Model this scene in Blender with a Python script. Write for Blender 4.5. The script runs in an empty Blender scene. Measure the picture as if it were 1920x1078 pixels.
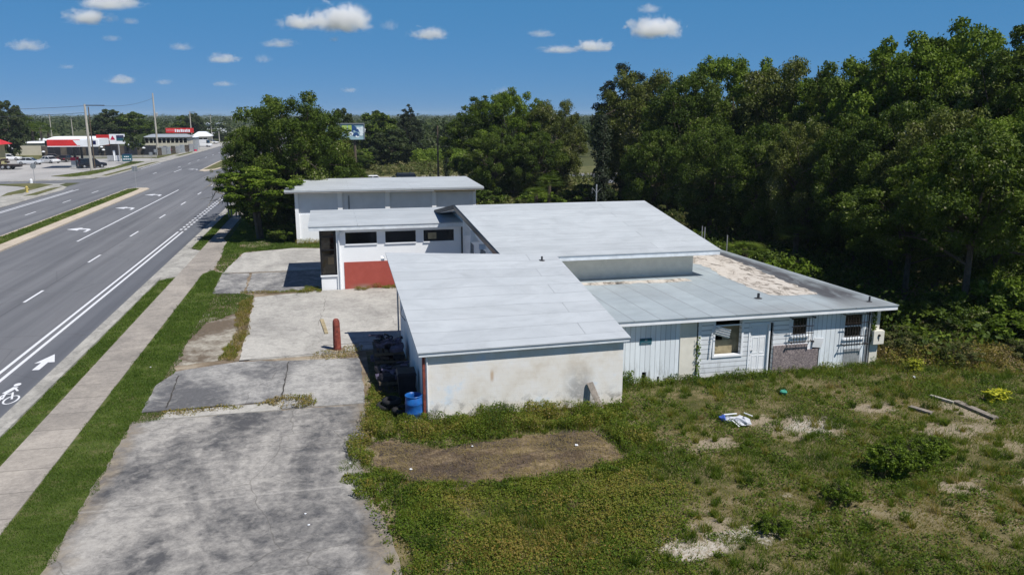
import bpy, math, random
import numpy as np
from mathutils import Vector, Matrix, noise as mnoise
R_ = math.radians
S = bpy.context.scene
C = S.collection
rng = np.random.default_rng(7)
random.seed(7)

# ---------------------------------------------------------------- camera, sky, sun, exposure
cam_d = bpy.data.cameras.new("camera"); cam = bpy.data.objects.new("camera", cam_d); C.objects.link(cam)
cam.location = (0, 0, 10.0)
cam.rotation_euler = (R_(90 - 12.31), 0, R_(-12.964))
cam_d.sensor_width = 36; cam_d.lens = 1481 / 1920 * 36
cam_d.clip_start = 0.2; cam_d.clip_end = 20000
S.camera = cam
SUN_EL, SUN_AZ = 56.5, 138.7            # azimuth clockwise from +Y
w = bpy.data.worlds.new("World"); S.world = w; w.use_nodes = True
nt = w.node_tree; nt.nodes.clear()
sky = nt.nodes.new("ShaderNodeTexSky"); sky.sky_type = 'NISHITA'; sky.sun_disc = False
sky.sun_elevation = R_(SUN_EL); sky.sun_rotation = R_(SUN_AZ)
sky.altitude = 0; sky.air_density = 0.6; sky.dust_density = 0.0; sky.ozone_density = 6.0
bg = nt.nodes.new("ShaderNodeBackground"); bg.inputs[1].default_value = 0.066
tint = nt.nodes.new("ShaderNodeMix"); tint.data_type = 'RGBA'; tint.blend_type = 'MULTIPLY'; tint.inputs[0].default_value = 1.0; tint.inputs[7].default_value = (0.9, 0.74, 1.05, 1)
# low haze layer of the sky: an even pale blue that thins out upwards
lowb = nt.nodes.new("ShaderNodeMix"); lowb.data_type = 'RGBA'; lowb.inputs[7].default_value = (0.75, 3.95, 7.5, 1)
tcw = nt.nodes.new("ShaderNodeTexCoord"); sxw = nt.nodes.new("ShaderNodeSeparateXYZ"); mrw = nt.nodes.new("ShaderNodeMapRange")
mrw.inputs[1].default_value = 0.22; mrw.inputs[2].default_value = 0.75; mrw.inputs[3].default_value = 0.68; mrw.inputs[4].default_value = 0.0
nt.links.new(tcw.outputs['Generated'], sxw.inputs[0]); nt.links.new(sxw.outputs[2], mrw.inputs[0]); nt.links.new(mrw.outputs[0], lowb.inputs[0])
wo = nt.nodes.new("ShaderNodeOutputWorld")
nt.links.new(sky.outputs[0], tint.inputs[6]); nt.links.new(tint.outputs[2], lowb.inputs[6]); nt.links.new(lowb.outputs[2], bg.inputs[0]); nt.links.new(bg.outputs[0], wo.inputs[0])
sd = bpy.data.lights.new("sun", 'SUN'); sd.energy = 5.0; sd.angle = R_(0.5); sd.color = (1.0, 0.965, 0.91)
sun = bpy.data.objects.new("sun", sd); C.objects.link(sun)
_e, _a = R_(SUN_EL), R_(SUN_AZ)
SUNV = Vector((math.cos(_e) * math.sin(_a), math.cos(_e) * math.cos(_a), math.sin(_e)))
sun.rotation_euler = SUNV.to_track_quat('Z', 'Y').to_euler(); sun.location = (30, -30, 60)
S.view_settings.view_transform = 'Standard'; S.view_settings.look = 'None'
S.view_settings.exposure = 0.10; S.view_settings.gamma = 1.0; S.view_settings.use_curve_mapping = False
S.cycles.max_bounces = 7; S.cycles.diffuse_bounces = 3; S.cycles.glossy_bounces = 3
S.cycles.transparent_max_bounces = 12; S.cycles.volume_bounces = 8; S.cycles.transmission_bounces = 4

# ---------------------------------------------------------------- materials
MAT = {}
def new_mat(name):
    m = bpy.data.materials.new(name); m.use_nodes = True; MAT[name] = m
    b = m.node_tree.nodes["Principled BSDF"]
    return m, m.node_tree, b
def N(t, typ, **kw):
    n = t.nodes.new(typ)
    for k, v in kw.items():
        if k.startswith('i_'): n.inputs[k[2:]].default_value = v
        else: setattr(n, k, v)
    return n
def gpos(t):
    return N(t, "ShaderNodeNewGeometry").outputs["Position"]
def mapping(t, vec, scale=(1, 1, 1), rot=(0, 0, 0), loc=(0, 0, 0)):
    m = N(t, "ShaderNodeMapping"); m.inputs["Scale"].default_value = scale
    m.inputs["Rotation"].default_value = rot; m.inputs["Location"].default_value = loc
    t.links.new(vec, m.inputs["Vector"]); return m.outputs[0]
def noise(t, vec, scale, detail=5, rough=0.55, dist=0.0):
    n = N(t, "ShaderNodeTexNoise"); n.inputs["Scale"].default_value = scale
    n.inputs["Detail"].default_value = detail; n.inputs["Roughness"].default_value = rough
    n.inputs["Distortion"].default_value = dist
    t.links.new(vec, n.inputs["Vector"]); return n.outputs["Fac"]
def ramp(t, fac, stops, interp='LINEAR'):
    r = N(t, "ShaderNodeValToRGB"); cr = r.color_ramp; cr.interpolation = interp
    while len(cr.elements) > 1: cr.elements.remove(cr.elements[-1])
    for i, (p, c) in enumerate(stops):
        e = cr.elements[0] if i == 0 else cr.elements.new(p)
        e.position = p; e.color = (c[0], c[1], c[2], 1) if isinstance(c, (tuple, list)) else (c, c, c, 1)
    t.links.new(fac, r.inputs[0]); return r.outputs[0]
def mix(t, fac, a, b, blend='MIX'):
    m = N(t, "ShaderNodeMix", data_type='RGBA', blend_type=blend)
    for sock, v in ((m.inputs[0], fac), (m.inputs[6], a), (m.inputs[7], b)):
        if hasattr(v, 'is_output'): t.links.new(v, sock)
        elif isinstance(v, (tuple, list)): sock.default_value = (v[0], v[1], v[2], 1)
        else: sock.default_value = v
    return m.outputs[2]
def math_(t, op, a, b=None, c=None):
    m = N(t, "ShaderNodeMath", operation=op)
    for i, v in enumerate((a, b, c)):
        if v is None: continue
        if hasattr(v, 'is_output'): t.links.new(v, m.inputs[i])
        else: m.inputs[i].default_value = v
    return m.outputs[0]
def bump(t, b, h, strength=0.3, dist=0.02):
    n = N(t, "ShaderNodeBump"); n.inputs["Strength"].default_value = strength; n.inputs["Distance"].default_value = dist
    t.links.new(h, n.inputs["Height"]); t.links.new(n.outputs[0], b.inputs["Normal"])
def xyz(t, vec):
    s = N(t, "ShaderNodeSeparateXYZ"); t.links.new(vec, s.inputs[0]); return s.outputs
def band(t, v, lo, hi, soft):          # 1 between lo and hi
    a = N(t, "ShaderNodeMapRange"); a.inputs[1].default_value = lo - soft; a.inputs[2].default_value = lo + soft
    b = N(t, "ShaderNodeMapRange"); b.inputs[1].default_value = hi + soft; b.inputs[2].default_value = hi - soft
    for n in (a, b): t.links.new(v, n.inputs[0])
    return math_(t, 'MULTIPLY', a.outputs[0], b.outputs[0])

def simple(name, col, rough=0.7, var=0.12, nscale=3.0, metal=0.0, spec=0.3, bumpy=0.0, bscale=30):
    m, t, b = new_mat(name)
    p = gpos(t)
    f = noise(t, p, nscale, 6, 0.6)
    lo = tuple(c * (1 - var) for c in col); hi = tuple(min(1, c * (1 + var)) for c in col)
    t.links.new(ramp(t, f, [(0.3, lo), (0.7, hi)]), b.inputs["Base Color"])
    b.inputs["Roughness"].default_value = rough; b.inputs["Metallic"].default_value = metal
    b.inputs["Specular IOR Level"].default_value = spec
    if bumpy: bump(t, b, noise(t, p, bscale, 4), bumpy)
    return m
simple('white_paint', (0.80, 0.81, 0.82), 0.6, 0.08, 2.0)
simple('white_trim', (0.82, 0.84, 0.86), 0.5, 0.08, 3.0)
simple('cream_paint', (0.72, 0.69, 0.60), 0.7, 0.08, 3.0)
simple('fascia_paint', (0.66, 0.70, 0.73), 0.6, 0.14, 2.5)
simple('grey_soffit', (0.42, 0.40, 0.38), 0.8, 0.2, 2)
simple('black_frame', (0.012, 0.012, 0.014), 0.35, 0.2, 3)
simple('dark_inside', (0.01, 0.01, 0.01), 0.9, 0.2, 3)
simple('iron', (0.03, 0.022, 0.02), 0.6, 0.5, 9)
simple('dark_pipe', (0.05, 0.05, 0.055), 0.6, 0.3, 8)
simple('galvanised', (0.42, 0.43, 0.44), 0.45, 0.2, 8, metal=0.4)
simple('tan_board', (0.34, 0.28, 0.17), 0.8, 0.3, 4)
simple('grey_wood', (0.24, 0.21, 0.18), 0.85, 0.35, 7)
simple('pole_concrete', (0.42, 0.39, 0.34), 0.85, 0.15, 1.0)
simple('pole_wood', (0.10, 0.075, 0.055), 0.9, 0.3, 2.0)
simple('wire', (0.05, 0.06, 0.08), 0.6)
simple('tyre', (0.02, 0.02, 0.022), 0.8)
simple('rim', (0.35, 0.36, 0.38), 0.35, 0.1, 5, metal=0.6)
simple('car_silver', (0.55, 0.58, 0.62), 0.3, 0.03, 1, spec=0.5)
simple('car_white', (0.75, 0.76, 0.77), 0.3, 0.03, 1, spec=0.5)
simple('car_black', (0.012, 0.012, 0.016), 0.25, 0.03, 1, spec=0.6)
simple('asphalt_crack', (0.06, 0.055, 0.05), 0.9, 0.3, 5)
simple('car_dark', (0.05, 0.035, 0.03), 0.5, 0.3, 3)
simple('car_glass', (0.01, 0.012, 0.015), 0.1, 0.0, 1, spec=0.7)
simple('red_canopy', (0.55, 0.03, 0.03), 0.5, 0.15, 0.6)
simple('sign_white', (0.75, 0.77, 0.80), 0.5, 0.04, 1)
simple('sign_navy', (0.012, 0.015, 0.07), 0.4, 0.1, 1)
simple('sign_teal', (0.02, 0.10, 0.13), 0.4, 0.1, 1)
simple('sign_red', (0.45, 0.01, 0.06), 0.4, 0.1, 1)
simple('yellow_wall', (0.42, 0.39, 0.20), 0.8, 0.1, 1)
simple('bay_panel', (0.66, 0.69, 0.73), 0.7, 0.06, 1.5)
simple('beige_wall', (0.50, 0.47, 0.38), 0.8, 0.08, 0.5)
simple('dark_fence', (0.018, 0.02, 0.028), 0.7, 0.5, 0.3)
simple('brown_shade', (0.09, 0.075, 0.06), 0.8, 0.5, 0.4)
simple('metal_roof', (0.30, 0.33, 0.36), 0.5, 0.1, 1)
simple('grey_road_sign', (0.20, 0.22, 0.24), 0.5)
simple('hydrant_yellow', (0.5, 0.4, 0.12), 0.6)
simple('red_trim', (0.5, 0.04, 0.04), 0.6)
simple('green_litter', (0.06, 0.28, 0.20), 0.4)
simple('blue_plastic_bag', (0.06, 0.12, 0.42), 0.4)
simple('clear_litter', (0.5, 0.52, 0.56), 0.35)
simple('junk_dark', (0.018, 0.016, 0.022), 0.55, 0.6, 4)
simple('junk_mauve', (0.10, 0.085, 0.13), 0.6, 0.6, 6)
simple('pallet_wood', (0.11, 0.085, 0.06), 0.9, 0.4, 4)
simple('bb_sky', (0.30, 0.45, 0.50), 0.6); simple('bb_blue', (0.02, 0.07, 0.20), 0.6); simple('bb_green', (0.35, 0.48, 0.12), 0.6); simple('bb_white', (0.7, 0.78, 0.8), 0.6)

def m_glass():
    m, t, b = new_mat('window_glass')
    out = t.nodes["Material Output"]
    tr = N(t, "ShaderNodeBsdfTransparent"); tr.inputs[0].default_value = (0.55, 0.52, 0.46, 1)
    gl = N(t, "ShaderNodeBsdfGlossy"); gl.inputs["Roughness"].default_value = 0.03
    mx = N(t, "ShaderNodeMixShader"); mx.inputs[0].default_value = 0.06
    t.links.new(tr.outputs[0], mx.inputs[1]); t.links.new(gl.outputs[0], mx.inputs[2]); t.links.new(mx.outputs[0], out.inputs[0])
m_glass()
simple('dark_glass', (0.008, 0.008, 0.009), 0.08, 0.0, 1, spec=0.5)

def m_barrel():
    m, t, b = new_mat('blue_plastic')
    f = noise(t, gpos(t), 5, 5)
    t.links.new(ramp(t, f, [(0.3, (0.008, 0.06, 0.24)), (0.7, (0.015, 0.13, 0.42))]), b.inputs["Base Color"])
    b.inputs["Roughness"].default_value = 0.35
m_barrel()

def m_rust():
    m, t, b = new_mat('red_rust')
    f = noise(t, gpos(t), 7, 8, 0.65)
    t.links.new(ramp(t, f, [(0.32, (0.06, 0.02, 0.015)), (0.5, (0.22, 0.045, 0.03)), (0.66, (0.30, 0.08, 0.05)), (0.75, (0.45, 0.32, 0.28))]), b.inputs["Base Color"])
    b.inputs["Roughness"].default_value = 0.8
m_rust()

def m_asphalt():
    m, t, b = new_mat('asphalt')
    p = gpos(t)
    big = noise(t, mapping(t, p, (0.25, 0.035, 1)), 1.0, 6, 0.6)
    base = ramp(t, big, [(0.3, (0.140, 0.145, 0.158)), (0.7, (0.192, 0.195, 0.206))])
    s = xyz(t, p)
    # tyre-worn darker tracks running along the lanes
    trk = noise(t, mapping(t, p, (1.1, 0.02, 1)), 1.0, 3, 0.5)
    trk2 = ramp(t, trk, [(0.42, 0.0), (0.62, 1.0)])
    c = mix(t, trk2, base, mix(t, 1.0, base, (0.80, 0.80, 0.81), 'MULTIPLY'))
    bl = band(t, s[0], -12.6, -11.2, 0.1)          # newer, darker bike lane
    c = mix(t, bl, c, mix(t, 1.0, c, (0.74, 0.76, 0.80), 'MULTIPLY'))
    st = ramp(t, noise(t, mapping(t, p, (0.9, 0.22, 1)), 0.8, 7, 0.7), [(0.60, 0.0), (0.74, 0.5)])
    c = mix(t, st, c, (0.085, 0.087, 0.095))
    # open joint between the lanes
    c = mix(t, math_(t, 'MULTIPLY', band(t, s[0], -16.66, -16.60, 0.02), 0.6), c, (0.05, 0.05, 0.055))
    c = mix(t, math_(t, 'MULTIPLY', math_(t, 'ADD', band(t, s[0], -15.6, -15.0, 0.35), band(t, s[0], -19.0, -18.2, 0.4)), ramp(t, noise(t, mapping(t, p, (1, 0.06, 1)), 1.5, 5, 0.6), [(0.4, 0.0), (0.62, 0.42)])), c, (0.075, 0.077, 0.085))
    # crack between lanes
    cr = N(t, "ShaderNodeTexVoronoi", feature='DISTANCE_TO_EDGE'); cr.inputs["Scale"].default_value = 0.16
    pj = mix(t, 0.06, p, N(t, "ShaderNodeTexNoise").outputs["Color"])
    t.links.new(pj, cr.inputs["Vector"])
    ck = ramp(t, cr.outputs["Distance"], [(0.0, 0.45), (0.006, 0.0)])
    c = mix(t, ck, c, (0.08, 0.08, 0.085))
    fine = noise(t, p, 60, 3, 0.7)
    c = mix(t, 0.5, c, mix(t, 1.0, c, ramp(t, fine, [(0.3, 0.72), (0.7, 1.28)]), 'MULTIPLY'))
    t.links.new(c, b.inputs["Base Color"]); b.inputs["Roughness"].default_value = 0.85
    b.inputs["Specular IOR Level"].default_value = 0.25
    bump(t, b, fine, 0.15, 0.01)
m_asphalt()

def m_concrete(name, light, dark, thresh=(0.42, 0.62), scale=0.28, warm=None, cracks=True, seed=0.0, joints=None, edges=None):
    m, t, b = new_mat(name)
    p = mapping(t, gpos(t), loc=(seed, seed * 1.7, 0))
    n1 = noise(t, mapping(t, p, (1, 0.55, 1)), scale, 8, 0.62, 0.8)
    n2 = noise(t, p, 2.2, 8, 0.7, 0.4)
    f = math_(t, 'MULTIPLY_ADD', n2, 0.42, math_(t, 'MULTIPLY', n1, 0.72))
    k = ramp(t, f, [(thresh[0], 1.0), (thresh[1], 0.0)])
    c = mix(t, k, light, dark)
    sp = ramp(t, noise(t, p, 9, 6, 0.75), [(0.35, 0.78), (0.65, 1.18)])
    c = mix(t, 0.8, c, mix(t, 1.0, c, sp, 'MULTIPLY'))
    gr = noise(t, p, 5.0, 12, 0.82, 0.3)                 # gritty black algae inside and round the stained areas
    gk = math_(t, 'MULTIPLY', ramp(t, gr, [(0.50, 0.0), (0.62, 0.75)]), ramp(t, f, [(thresh[0], 1.0), (thresh[1] + 0.06, 0.0)]))
    c = mix(t, gk, c, (dark[0] * 0.75, dark[1] * 0.75, dark[2] * 0.75))
    lt = ramp(t, noise(t, p, 0.9, 9, 0.7, 1.0), [(0.60, 0.0), (0.72, 0.45)])
    c = mix(t, lt, c, (min(1, light[0] * 1.18), min(1, light[1] * 1.16), min(1, light[2] * 1.12)))
    if warm:
        c = mix(t, ramp(t, noise(t, p, 0.7, 6, 0.6), [(0.52, 0.0), (0.7, 0.7)]), c, warm)
    if cracks:
        wv = N(t, "ShaderNodeTexNoise"); wv.inputs["Scale"].default_value = 1.3; t.links.new(p, wv.inputs["Vector"])
        cr = N(t, "ShaderNodeTexVoronoi", feature='DISTANCE_TO_EDGE'); cr.inputs["Scale"].default_value = 0.30
        t.links.new(mix(t, 0.25, p, wv.outputs["Color"]), cr.inputs["Vector"])
        c = mix(t, ramp(t, cr.outputs["Distance"], [(0.0, 0.55), (0.004, 0.0)]), c, (0.07, 0.065, 0.055))
    if edges:                                     # earth washed over the slab edges, one pale joint across
        s = xyz(t, gpos(t)); nz_ = noise(t, gpos(t), 2.3, 9, 0.75, 0.6)
        wx = math_(t, 'ADD', s[0], math_(t, 'MULTIPLY', math_(t, 'SUBTRACT', noise(t, gpos(t), 0.8, 4), 0.5), 1.3))
        e_ = math_(t, 'ADD', band(t, wx, edges[0] - 1.0, edges[0], 0.22), band(t, wx, edges[1], edges[1] + 1.5, 0.28))
        c = mix(t, math_(t, 'MULTIPLY', e_, ramp(t, nz_, [(0.36, 0.15), (0.56, 0.95)])), c, mix(t, ramp(t, nz_, [(0.4, 0.0), (0.65, 1.0)]), (0.15, 0.12, 0.09), (0.30, 0.26, 0.20)))
        wy = math_(t, 'ADD', s[1], math_(t, 'MULTIPLY', nz_, 0.16))
        c = mix(t, math_(t, 'MULTIPLY', band(t, wy, 20.62, 20.70, 0.03), math_(t, 'MULTIPLY', nz_, 0.6)), c, (0.45, 0.43, 0.40))
        c = mix(t, math_(t, 'MULTIPLY', band(t, wy, 23.9, 23.92, 0.012), 0.5), c, (0.08, 0.08, 0.08))
    if joints:                                    # tooled joints across (metres)
        s = xyz(t, gpos(t))
        fr = math_(t, 'FRACT', math_(t, 'DIVIDE', math_(t, 'ADD', s[1], 0.7), joints))
        j = ramp(t, fr, [(0.0, 1.0), (0.018, 1.0), (0.03, 0.0)])
        c = mix(t, math_(t, 'MULTIPLY', j, 0.65), c, (0.10, 0.09, 0.08))
        wn = N(t, "ShaderNodeTexWhiteNoise", noise_dimensions='1D')
        t.links.new(math_(t, 'FLOOR', math_(t, 'DIVIDE', math_(t, 'ADD', s[1], 0.7), joints)), wn.inputs["W"])
        c = mix(t, 1.0, c, ramp(t, wn.outputs["Value"], [(0, 0.9), (1, 1.06)]), 'MULTIPLY')
    t.links.new(c, b.inputs["Base Color"]); b.inputs["Roughness"].default_value = 0.9
    b.inputs["Specular IOR Level"].default_value = 0.2
    bump(t, b, n2, 0.25, 0.02)
m_concrete('lot_stained', (0.37, 0.352, 0.325), (0.085, 0.085, 0.089), (0.47, 0.67), 0.30, seed=3.0, edges=(-6.35, 0.55))
m_concrete('lot_mid', (0.39, 0.38, 0.36), (0.12, 0.12, 0.125), (0.47, 0.68), 0.30, seed=11.0)
m_concrete('lot_pale', (0.44, 0.425, 0.39), (0.25, 0.24, 0.225), (0.38, 0.64), 0.35, seed=5.0)
m_concrete('lot_tan', (0.38, 0.355, 0.30), (0.14, 0.11, 0.08), (0.50, 0.66), 0.5, seed=9.0)
m_concrete('sidewalk_concrete', (0.37, 0.335, 0.295), (0.23, 0.21, 0.19), (0.38, 0.66), 0.4, seed=2.0, joints=1.52, cracks=False)
m_concrete('kerb_concrete', (0.42, 0.405, 0.37), (0.21, 0.205, 0.19), (0.38, 0.66), 0.8, seed=4.0, cracks=False)
m_concrete('median_kerb', (0.52, 0.45, 0.36), (0.38, 0.33, 0.27), (0.35, 0.62), 0.5, seed=6.0, cracks=False)
m_concrete('far_lot', (0.40, 0.39, 0.38), (0.29, 0.285, 0.28), (0.35, 0.62), 0.12, seed=8.0, cracks=False)

def m_marking():
    m, t, b = new_mat('road_paint')
    p = gpos(t)
    f = noise(t, p, 14, 6, 0.75)
    t.links.new(ramp(t, f, [(0.28, (0.36, 0.37, 0.39)), (0.45, (0.70, 0.71, 0.74))]), b.inputs["Base Color"])
    b.inputs["Roughness"].default_value = 0.6
m_marking()

def m_ground():
    m, t, b = new_mat('yard_soil')
    p = gpos(t)
    n1 = noise(t, p, 0.35, 7, 0.6, 0.6)
    n2 = noise(t, p, 3.0, 7, 0.7)
    f = math_(t, 'MULTIPLY_ADD', n2, 0.5, math_(t, 'MULTIPLY', n1, 0.5))
    c = ramp(t, f, [(0.34, (0.050, 0.055, 0.018)), (0.45, (0.095, 0.088, 0.035)), (0.54, (0.17, 0.14, 0.075)), (0.68, (0.27, 0.23, 0.16))])
    s = ramp(t, noise(t, p, 0.55, 5, 0.6), [(0.66, 0.0), (0.74, 0.9)])
    c = mix(t, s, c, (0.42, 0.37, 0.29))
    # bare earth and pale sand showing through in ragged spots
    off = N(t, "ShaderNodeVectorMath", operation='MULTIPLY_ADD'); nn_ = N(t, "ShaderNodeTexNoise"); nn_.inputs["Scale"].default_value = 1.6; nn_.inputs["Detail"].default_value = 9; nn_.inputs["Roughness"].default_value = 0.75
    t.links.new(p, nn_.inputs["Vector"]); t.links.new(nn_.outputs["Color"], off.inputs[0]); off.inputs[1].default_value = (2.4, 2.4, 0); t.links.new(p, off.inputs[2])
    for (x_, y_, rx, ry, kind) in SPOTS:
        mp = mapping(t, off.outputs[0], (1 / rx, 1 / ry, 0), loc=(-(x_ + 1.2) / rx, -(y_ + 1.2) / ry, 0)); ln = N(t, "ShaderNodeVectorMath", operation='LENGTH'); t.links.new(mp, ln.inputs[0])
        k_ = ramp(t, ln.outputs["Value"], [(0.55, 0.95), (1.0, 0.0)])
        if kind: k_ = math_(t, 'MULTIPLY', k_, ramp(t, noise(t, p, 7, 8, 0.8), [(0.42, 0.0), (0.56, 1.0)]))
        c = mix(t, k_, c, (0.46, 0.43, 0.38) if kind else (0.27, 0.225, 0.165))
    t.links.new(c, b.inputs["Base Color"]); b.inputs["Roughness"].default_value = 0.95
    b.inputs["Specular IOR Level"].default_value = 0.1
    bump(t, b, n2, 0.6, 0.05)
SPOTS = [(19.5, 20.3, 1.7, 0.7, 0), (21.2, 21.6, 0.8, 1.3, 0), (18.2, 22.6, 1.1, 0.5, 0), (18.8, 16.6, 0.7, 0.4, 0), (8.9, 16.4, 0.8, 0.5, 0), (24.5, 20.5, 1.0, 0.9, 0), (11.4, 21.0, 0.9, 0.5, 0), (16.5, 16.8, 0.9, 0.5, 0), (14.8, 21.6, 1.6, 1.3, 0), (7.9, 15.6, 1.3, 0.8, 0), (8.0, 15.5, 1.0, 0.6, 1), (15.1, 21.6, 1.0, 0.8, 1), (9.6, 15.9, 1.0, 0.5, 1), (13.4, 22.4, 0.9, 0.5, 0)]
m_ground()
def m_dirt(name, a, bb, c3, scale=1.2):
    m, t, b = new_mat(name)
    p = gpos(t)
    n1 = noise(t, mapping(t, p, (0.6, 1.2, 1)), scale, 9, 0.72, 0.5)
    t.links.new(ramp(t, n1, [(0.38, a), (0.5, bb), (0.62, c3)]), b.inputs["Base Color"]); b.inputs["Roughness"].default_value = 0.95
    b.inputs["Specular IOR Level"].default_value = 0.1
    bump(t, b, noise(t, p, 12, 6, 0.7), 0.7, 0.04)
m_dirt('mulch', (0.045, 0.038, 0.036), (0.115, 0.088, 0.068), (0.32, 0.245, 0.15), 0.7)
m_dirt('bare_dirt', (0.13, 0.10, 0.07), (0.22, 0.175, 0.125), (0.36, 0.31, 0.24), 0.8)
m_dirt('pale_sand', (0.30, 0.26, 0.20), (0.45, 0.42, 0.36), (0.62, 0.60, 0.55), 2.5)
m_dirt('far_turf', (0.075, 0.085, 0.03), (0.11, 0.115, 0.045), (0.17, 0.15, 0.08), 0.6)
m_dirt('verge_soil', (0.045, 0.065, 0.015), (0.07, 0.10, 0.022), (0.12, 0.12, 0.05), 1.5)

def m_far_ground():
    m, t, b = new_mat('far_ground')
    p = gpos(t)
    c = ramp(t, noise(t, p, 0.02, 7, 0.6), [(0.35, (0.05, 0.065, 0.025)), (0.6, (0.085, 0.09, 0.04)), (0.7, (0.16, 0.14, 0.08))])
    t.links.new(c, b.inputs["Base Color"]); b.inputs["Roughness"].default_value = 0.95; b.inputs["Specular IOR Level"].default_value = 0.1
m_far_ground()

def m_roof(name, along_x=True, mildew=False, col=(0.46, 0.49, 0.515), col2=(0.415, 0.445, 0.47), width=0.95, seed=0, blen=13.0, seamk=1.0):
    m, t, b = new_mat(name)
    p = gpos(t)
    v = mapping(t, p, (1, 1, 1) if along_x else (1, 1, 1), (0, 0, 0) if along_x else (0, 0, R_(90)), (seed, 0.25 + seed * 0.13, 0))
    wob = N(t, "ShaderNodeTexNoise"); wob.inputs["Scale"].default_value = 0.8; t.links.new(p, wob.inputs["Vector"])
    v2 = mix(t, 0.035, v, wob.outputs["Color"])
    br = N(t, "ShaderNodeTexBrick", offset=0.37, offset_frequency=2, squash=1.0)
    br.inputs["Scale"].default_value = 1.0; br.inputs["Brick Width"].default_value = blen; br.inputs["Row Height"].default_value = width
    br.inputs["Mortar Size"].default_value = 0.014 if along_x else 0.022; br.inputs["Mortar Smooth"].default_value = 0.0
    br.inputs["Color1"].default_value = (0, 0, 0, 1); br.inputs["Color2"].default_value = (1, 1, 1, 1)
    t.links.new(v2, br.inputs["Vector"])
    n1 = noise(t, p, 0.5, 7, 0.6, 0.5)
    c = mix(t, ramp(t, n1, [(0.35, 0.0), (0.65, 1.0)]), col, col2)
    c = mix(t, 0.05, c, br.outputs["Color"], 'OVERLAY')
    # seam lines, worn so that they fade in and out
    seam = math_(t, 'MULTIPLY', br.outputs["Fac"], ramp(t, noise(t, p, 1.1, 4), [(0.34, 0.35 * seamk), (0.6, min(1.0, 0.9 * seamk))]))
    c = mix(t, seam, c, (0.22, 0.235, 0.25))
    scuff = ramp(t, noise(t, mapping(t, p, (1, 2.2, 1)), 1.6, 9, 0.78), [(0.66, 0.0), (0.78, 0.55)])
    c = mix(t, scuff, c, (0.28, 0.28, 0.28))
    mk = N(t, "ShaderNodeTexVoronoi"); mk.inputs["Scale"].default_value = 0.55; t.links.new(mix(t, 0.5, mapping(t, p, (0.5, 2.4, 1)), wob.outputs["Color"]), mk.inputs["Vector"])
    c = mix(t, ramp(t, mk.outputs["Distance"], [(0.0, 0.75), (0.045, 0.5), (0.06, 0.0)]), c, (0.13, 0.13, 0.14))
    drt = ramp(t, noise(t, mapping(t, p, (0.5, 0.9, 1)), 0.7, 10, 0.75, 1.5), [(0.46, 0.0), (0.70, 0.55)])
    c = mix(t, drt, c, (col[0] * 0.66, col[1] * 0.66, col[2] * 0.66))
    if mildew:
        s = xyz(t, p)
        nm = noise(t, mapping(t, p, (1.0, 0.35, 1)), 1.1, 8, 0.7, 0.6)
        reg = math_(t, 'MULTIPLY', band(t, s[0], 19.9, 21.75, 0.35), band(t, s[1], 27.3, 44, 1.3))
        k = math_(t, 'MULTIPLY', reg, ramp(t, nm, [(0.30, 0.25), (0.52, 1.0)]))
        c = mix(t, k, c, (0.085, 0.085, 0.09))
        reg2 = math_(t, 'MULTIPLY', band(t, s[0], 11.5, 14.5, 0.9), band(t, s[1], 30.0, 33.6, 0.9))
        c = mix(t, math_(t, 'MULTIPLY', reg2, ramp(t, nm, [(0.45, 0.0), (0.7, 0.55)])), c, (0.25, 0.26, 0.27))
        edge = math_(t, 'MULTIPLY', band(t, s[0], 15, 22.2, 1.5), band(t, s[1], 26.3, 27.6, 0.6))
        c = mix(t, math_(t, 'MULTIPLY', edge, ramp(t, nm, [(0.35, 0.1), (0.65, 0.55)])), c, (0.22, 0.22, 0.22))
    t.links.new(c, b.inputs["Base Color"]); b.inputs["Roughness"].default_value = 0.55; b.inputs["Specular IOR Level"].default_value = 0.3
    bump(t, b, math_(t, 'ADD', br.outputs["Fac"], math_(t, 'MULTIPLY', n1, 0.6)), 0.25, 0.02)
m_roof('rolled_roof', True)
m_roof('rolled_roof_flat', False, True, (0.38, 0.43, 0.45), (0.33, 0.375, 0.40), 1.0, 3, blen=40.0, seamk=1.6)
m_roof('rolled_roof_back', True, False, (0.47, 0.50, 0.52), (0.42, 0.45, 0.47), 0.9, 7)

def m_patch():
    m, t, b = new_mat('bare_roof_patch')
    p = gpos(t)
    n = noise(t, mapping(t, p, (1.6, 0.7, 1)), 1.3, 9, 0.75, 1.2)
    c = ramp(t, n, [(0.36, (0.06, 0.055, 0.05)), (0.44, (0.25, 0.22, 0.185)), (0.50, (0.50, 0.455, 0.40)), (0.62, (0.56, 0.525, 0.475)), (0.72, (0.42, 0.36, 0.24))])
    t.links.new(c, b.inputs["Base Color"]); b.inputs["Roughness"].default_value = 0.9
    bump(t, b, n, 0.4, 0.03)
m_patch()

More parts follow.
